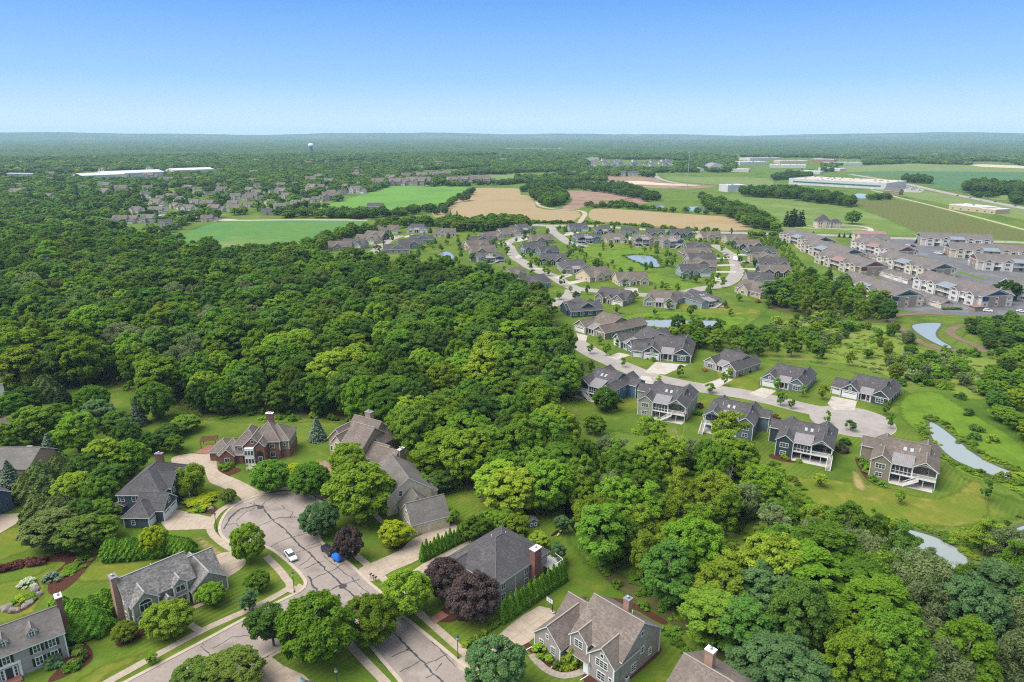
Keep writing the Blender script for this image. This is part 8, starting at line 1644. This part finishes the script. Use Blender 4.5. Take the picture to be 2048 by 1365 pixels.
for i, (px, py, a, c, lb) in enumerate(((1975, 624, 150, 'white', 'white car parked at the court entrance'), (2042, 625, 150, 'white', 'white car at the right edge of the court'), (1842, 560, 190, 'navy', 'navy car, first of three in front of the cream block'), (1848, 565, 190, 'black', 'black car, middle of three in front of the cream block'), (1856, 571, 190, 'blue', 'blue car, last of three in front of the cream block'), (1847, 584, 170, 'white', 'white car driving between the garage rows'), (1762, 529, 10, 'white', 'white car behind the red porch block'), (1728, 500, 90, 'navy', 'navy car near the clubhouse'), (1736, 500, 90, 'navy', 'second navy car near the clubhouse'), (1880, 509, 90, 'white', 'white car in front of the back block'), (1890, 510, 90, 'red', 'dark red car in front of the back block'), (1872, 508, 90, 'white', 'white car left of its twin before the back block'), (1826, 494, 100, 'black', 'black car on the court entry road'), (1816, 492, 100, 'white', 'white car on the court entry road'), (1893, 592, 90, 'red', 'dark red car under the navy gable block'), (1947, 618, 100, 'black', 'black car beside the bin store'), (1158, 493, 10, 'white', 'white car at the upper turning circle'), (1164, 496, 10, 'black', 'black car at the upper turning circle'), (1321, 483, 10, 'red', 'red car beside the grey house with garden stair'), (1492, 527, 10, 'navy', 'navy car in the eastern row driveway'))):
    car('sedan' if i % 3 else 'suv', px, py, a, PAINT(c, {'white': (0.7, 0.7, 0.7), 'navy': (0.02, 0.035, 0.09), 'black': (0.02, 0.02, 0.022), 'blue': (0.04, 0.09, 0.25), 'red': (0.22, 0.02, 0.025)}[c]), lb, None, False)
for i, (px, py) in enumerate(((1868, 382), (1915, 392), (1940, 397), (1960, 402), (1990, 405), (2030, 413), (1830, 373))): car('sedan', px, py, 20, PAINT(('white', 'black', 'red')[i % 3], ((0.7, 0.7, 0.7), (0.02, 0.02, 0.022), (0.22, 0.02, 0.025))[i % 3]), '%s car driving on the highway' % ('white', 'black', 'red')[i % 3], '%s cars on the highway' % ('white', 'black', 'red')[i % 3], False)
for i in range(26): car('sedan', 1775 + 5.2 * (i % 13) + 2 * (i // 13), 372 + 3.0 * (i // 13) + 0.55 * (i % 13), 90, PAINT(('white', 'black', 'grey')[i % 3], ((0.7, 0.7, 0.7), (0.02, 0.02, 0.022), (0.3, 0.3, 0.32))[i % 3]), '%s car in the lot beside the warehouse' % ('white', 'black', 'grey')[i % 3], '%s cars in the warehouse lot' % ('white', 'black', 'grey')[i % 3], False)
sheet('parking_lot', [(1768, 372), (1800, 370), (1850, 380), (1840, 386), (1790, 384)], 0.13, ROADP, 1)
r = link('delivery_van', None); MB().box(-1.2, 3.2, -1.1, 1.1, 0.5, 2.9).build('cargo_box', WHITE, r); c = MB(); loft(c, [(-3.0, 0.9, 0.8, 0.4, 1.2), (-2.6, 1.0, 0.9, 0.4, 1.4), (-2.0, 1.0, 0.85, 0.4, 2.1), (-1.25, 1.0, 0.9, 0.4, 2.2)]); c.build('cab', WHITE, r)
for x in (-2.1, 2.0):
    for yy in (-0.95, 0.95): w = MB(); w.tube([(x, yy - 0.12, 0.4), (x, yy + 0.12, 0.4)], [0.4, 0.4], 12); w.f.append(tuple(range(12))); w.build('wheel', TYRE, r)
place(r, G(1472, 522), math.radians(100)); tag(r, 'white delivery van on the eastern estate street', 'van')
# ------------------------------------------------------------------ street furniture and garden things
GREENM = M('lamp_green', (0.03, 0.07, 0.06), rough=0.5)
for px, py, lb in ((589, 1186, 'green street lamp with three globes at the street corner'), (434, 1063, 'slim street lamp on the turning circle rim'), (681, 1232, 'street lamp behind the huge corner maple'), (916, 1318, 'green street lamp on the verge by the ball shrubs'), (676, 1385, 'street lamp at the bottom edge')):
    r = link('street_lamp', None); MB().lathe([(0.22, 0), (0.2, 0.3), (0.09, 0.5), (0.07, 4.2), (0.1, 4.3)], 10).build('post', GREENM, r); MB().lathe([(0.1, 4.3), (0.26, 4.45), (0.3, 4.9), (0.05, 5.1)], 10).build('lantern', M('lantern_glass', (0.55, 0.62, 0.62), rough=0.2), r); MB().lathe([(0.32, 4.91), (0.2, 5.08), (0.03, 5.3)], 10).build('lantern_cap', GREENM, r); place(r, G(px, py), 0); tag(r, lb, 'street lamp')
r = link('basketball_hoop', None); BLK = M('black_steel', (0.02, 0.02, 0.022), rough=0.4)
MB().bar((0, 0, 0), (0, 0, 3.4), 0.16).build('pole', BLK, r); MB().bar((0, 0, 3.2), (0, -0.9, 3.4), 0.1).build('arm', BLK, r); MB().box(-0.9, 0.9, -0.98, -0.92, 3.0, 4.1).build('backboard', M('backboard', (0.65, 0.67, 0.68), rough=0.3), r); f = MB(); f.box(-0.95, 0.95, -1.0, -0.985, 2.95, 3.03).box(-0.95, 0.95, -1.0, -0.985, 4.07, 4.15).box(-0.95, -0.87, -1.0, -0.985, 3.03, 4.07).box(0.87, 0.95, -1.0, -0.985, 3.03, 4.07).box(-0.3, 0.3, -1.0, -0.985, 3.6, 3.66).box(-0.3, -0.24, -1.0, -0.985, 3.2, 3.6).box(0.24, 0.3, -1.0, -0.985, 3.2, 3.6); f.build('frame', BLK, r)
rg = MB()
for i in range(16): a, b2 = 6.283 * i / 16, 6.283 * (i + 1) / 16; rg.bar((0.24 * math.cos(a), -1.25 + 0.24 * math.sin(a), 3.05), (0.24 * math.cos(b2), -1.25 + 0.24 * math.sin(b2), 3.05), 0.03)
rg.build('rim', M('rim_orange', (0.45, 0.12, 0.03)), r); MB().box(-0.5, 0.5, -0.4, 0.4, 0, 0.25).build('base', CONCW, r); place(r, G(1105, 1226), math.radians(-45)); tag(r, 'basketball hoop with white backboard at the concrete court', 'basketball hoop')
for px, py, c, lb, a in ((1110, 1068, (0.03, 0.03, 0.04), 'black kayak lying on the back lawn', 50), (1119, 1068, (0.5, 0.45, 0.12), 'yellow kayak lying on the back lawn', 65)):
    m = MB(); loft(m, [(-1.7, 0.03, 0.03, 0.15, 0.25), (-0.9, 0.28, 0.2, 0.02, 0.3), (0, 0.36, 0.26, 0, 0.33), (0.9, 0.28, 0.2, 0.02, 0.3), (1.7, 0.03, 0.03, 0.15, 0.25)]); r = link('kayak', None); m.build('hull', M('kayak_%d' % px, c, rough=0.3), r); MB().lathe([(0.3, 0.335), (0.26, 0.34)], 14).build('cockpit', BLK, r); place(r, G(px, py), math.radians(a)); r.scale.z = 1.2; tag(r, lb, 'kayak')
H = House('playhouse', M('playhouse_blue', (0.10, 0.16, 0.20)), R_GBROWN); H.gable(0, 2.4, 0, 2.0, 1.7, 'y', 0.6, oh=0.15, t=0.1); H.win('S', 0.65, 0, 0.6, 0.5, 0.7); H.win('S', 1.75, 0, 0.6, 0.5, 0.7); H.finish(False); place(H.root, G(1058, 1058), 0.3); tag(H.root, 'small blue grey playhouse behind the charcoal hip roof', 'playhouse')
for px, py, c, lid, lb in ((939, 1081, (0.03, 0.07, 0.22), (0.03, 0.28, 0.12), 'blue wheelie bin with green lid'), (946, 1079, (0.03, 0.07, 0.22), (0.03, 0.06, 0.2), 'blue wheelie bin with blue lid')):
    r = link('wheelie_bin', None); m = MB(); loft(m, [(-0.35, 0.3, 0.36, 0.1, 1.0), (0.35, 0.3, 0.36, 0.1, 1.0)]); m.build('body', M('bin_blue', c, rough=0.4), r); MB().box(-0.42, 0.42, -0.4, 0.4, 1.0, 1.1).build('lid', M('bin_lid_%d' % px, lid, rough=0.4), r)
    for yy in (-0.3, 0.3): w = MB(); w.tube([(0.3, yy - 0.04, 0.12), (0.3, yy + 0.04, 0.12)], [0.12, 0.12], 10); w.build('wheel', TYRE, r)
    place(r, G(px, py), 0.8); tag(r, lb + ' at the end of the hedge row', 'wheelie bin')
for i, (px, py) in enumerate(((742, 1158), (747, 1161), (752, 1164))):
    r = link('mailbox', None); MB().box(-0.06, 0.06, -0.06, 0.06, 0, 1.1).build('post', BLK, r); m = MB(); m.tube([(-0.3, 0, 1.22), (0.3, 0, 1.22)], [0.15, 0.15], 10); m.f.append(tuple(range(10))); m.build('box', BLK, r); place(r, G(px, py), 0.6); tag(r, 'black mailbox on the verge by the cream house drive', 'mailbox', 'mailboxes by the cream house drive')
r = link('picket_fence', None)
for i in range(46):
    t = i / 45; p = G(18 + 52 * t, 1008 + 1.5 * t); o = MB().box(-0.11, 0.11, -0.02, 0.02, 0.1, 1.75 + 0.03 * math.sin(i * 3)).build('picket', M('red_cedar', (0.16, 0.06, 0.035), (0.22, 0.09, 0.055), 3), r); o.location = (p[0], p[1], 0)
a, b2 = G(18, 1008), G(70, 1009.5)
for z in (0.5, 1.4): MB().bar((a[0], a[1] + 0.06, z), (b2[0], b2[1] + 0.06, z), 0.08).build('rail', M('red_cedar', (0.16, 0.06, 0.035)), r)
tag(r, 'red brown picket fence before the left cedars', 'fence')
def rock(seed, s):
    rs = random.Random(seed); import bmesh; bm = bmesh.new(); bmesh.ops.create_icosphere(bm, subdivisions=2, radius=1)
    for v in bm.verts: v.co = v.co * (1 + 0.22 * math.sin(v.co.x * 3 + seed) * math.cos(v.co.y * 4 + seed) + rs.uniform(-0.08, 0.08)); v.co.z *= 0.6
    m = bpy.data.meshes.new('rock'); bm.to_mesh(m); bm.free(); m.materials.append(M('rock', (0.15, 0.135, 0.12), (0.25, 0.225, 0.20), 1.5, 0.95)); return m
ROCKS = [rock(s, 1) for s in range(4)]
for i, (px, py, s) in enumerate(((421, 1018, 0.9), (290, 1100, 0.8), (302, 1103, 0.6), (12, 1218, 1.2), (25, 1222, 0.9), (70, 1180, 1.1), (74, 1192, 1.0), (62, 1205, 0.9), (50, 1213, 0.8), (35, 1220, 0.7))):
    x, y = G(px, py); o = link('boulder', ROCKS[i % 4], None, (x, y, 0.15 * s), i * 1.1, s); tag(o, ('pale boulder in the round island bed', 'pale boulder under the lime tree', 'smaller stone under the lime tree')[i] if i < 3 else 'grey boulder edging the left rock bed', 'boulder', None if i < 3 else 'boulders of the left rock bed')
for i in range(46):
    t = i / 45; px = 122 + 40 * t + rs5.gauss(0, 3); py = 1155 - 34 * t + rs5.gauss(0, 2.5); x, y = G(px, py); o = link('stone', ROCKS[i % 4], None, (x, y, 0.1), i, rs5.uniform(0.2, 0.42)); tag(o, 'pale stone in the dry stream bed', 'stone', 'stones of the dry stream bed'); set_mat(o, M('pale_stone', (0.4, 0.36, 0.32), (0.52, 0.48, 0.43), 2, 0.95))
for px, py, a in ((1065, 797, 20), (1073, 797, -20)):
    r = link('garden_chair', None); MB().box(-0.3, 0.3, -0.3, 0.3, 0.35, 0.42).build('seat', WHITE, r); MB().box(-0.3, 0.3, 0.28, 0.34, 0.42, 1.1).build('backrest', WHITE, r)
    for sx in (-0.26, 0.26):
        for sy in (-0.26, 0.26): MB().box(sx - 0.03, sx + 0.03, sy - 0.03, sy + 0.03, 0, 0.35).build('leg', WHITE, r)
    place(r, G(px, py), math.radians(a), (1.6, 1.6, 1.6)); tag(r, 'white garden chair on the gravel spot at the wood edge', 'chair', 'garden chairs at the wood edge')
r = link('air_conditioner', None); MB().box(-0.45, 0.45, -0.45, 0.45, 0, 0.9).build('case', M('ac_grey', (0.5, 0.5, 0.49)), r); MB().lathe([(0.36, 0.905), (0.34, 0.93)], 16).build('fan_grille', BLK, r); place(r, G(1252, 1362), -0.78); tag(r, 'square air conditioner beside the grey three gabled house', 'air conditioner')
r = link('pergola', None)
for i in range(8): MB().box(-2.6, 2.6, -2.0 + i * 0.56, -1.9 + i * 0.56, 2.4, 2.55).build('rafter', M('red_cedar', (0.16, 0.06, 0.035)), r)
for sx in (-2.2, 2.2):
    for sy in (-1.7, 1.7): MB().box(sx - 0.09, sx + 0.09, sy - 0.09, sy + 0.09, 0, 2.4).build('post', M('red_cedar', (0.16, 0.06, 0.035)), r)
place(r, G(420, 892), 0.2); tag(r, 'brown timber pergola left of the brick mansion', 'pergola')
walk('garden_terrace', [(404, 898), (420, 900), (438, 898)], 6, 0.09, BRICKPATH, 1.2)
# evergreen dots along the main road
for i, (px, py) in enumerate(((1678, 475), (1688, 475.5), (1700, 476), (1626, 471), (1832, 487), (1842, 488), (1851, 489))): tpx('farcone', px, py, 4.2, 1.7, L_DARKC, 'small conifer along the main road by the apartments', 'small conifers along the main road')
# ------------------------------------------------------------------ far canopy and haze
fr = far_rows(620, 1500, 11.5, 71, (8, 13), (5, 8)) + far_rows(1500, 2300, 14.5, 72, (9, 14), (6.5, 9.5)) + far_rows(2300, 3500, 18, 73, (10, 15), (8, 12))
mass('distant_woodland', fr, 'distant tree canopy of the old suburb reaching towards the skyline', 'woodland')
NA, NR = 560, 150; rs6 = np.random.default_rng(9)
a = np.radians(np.linspace(48, 132, NA)); rr = 3300 * (11200 / 3300) ** np.linspace(0, 1, NR); A_, R_ = np.meshgrid(a, rr, indexing='ij')
X, Y = R_ * np.cos(A_), R_ * np.sin(A_)
mask = np.sin(X * 0.0021 + 1.3) * np.sin(Y * 0.0017 + 0.4) + 0.6 * np.sin(X * 0.0053 + Y * 0.003) + 0.35 * np.sin(Y * 0.011)
Zc = np.where(mask < 0.85, rs6.uniform(5, 14, X.shape) + 4 * (rs6.random(X.shape) > 0.8) + np.clip((R_ - 6000) / 4000, 0, 1) * 10, -1.0); Zc[:, 0] = -1
V = np.stack([X, Y, Zc], -1).reshape(-1, 3); I = np.arange(NA * NR).reshape(NA, NR); Q = np.stack([I[:-1, :-1], I[:-1, 1:], I[1:, 1:], I[1:, :-1]], -1).reshape(-1, 4)
m = bpy.data.meshes.new('far_canopy'); m.vertices.add(len(V)); m.vertices.foreach_set('co', V.reshape(-1).astype(np.float32)); m.loops.add(Q.size); m.loops.foreach_set('vertex_index', Q.reshape(-1).astype(np.int32)); m.polygons.add(len(Q)); m.polygons.foreach_set('loop_start', np.arange(0, Q.size, 4, dtype=np.int32)); m.polygons.foreach_set('loop_total', np.full(len(Q), 4, np.int32)); m.update()
if m.polygons[0].normal.z < 0: m.flip_normals()
m.materials.append(M('canopy', (0.034, 0.07, 0.022), (0.068, 0.12, 0.034), 0.02, 1.0, c3=(0.03, 0.06, 0.024), s3=0.004, spec=0.05)); tag(link('far_woodland', m), 'unbroken tree cover of the far plain below the skyline', 'woodland', None, 'stuff')
hb = MB(); hb.box(-17600, 17600, -17600, 17600, -4, 190); ho = hb.build('haze', None); ho.data.materials.clear()
hm = bpy.data.materials.new('haze'); hm.use_nodes = True; nt = hm.node_tree; nt.nodes.clear(); out = nt.nodes.new('ShaderNodeOutputMaterial'); pv = nt.nodes.new('ShaderNodeVolumePrincipled')
pv.inputs['Color'].default_value = (0.54, 0.78, 1.0, 1); pv.inputs['Density'].default_value = 6.0e-5; pv.inputs['Anisotropy'].default_value = 0.0; nt.links.new(pv.outputs[0], out.inputs['Volume']); ho.data.materials.append(hm); tag(ho, 'thin blue haze over the plain', 'haze', None, 'stuff')
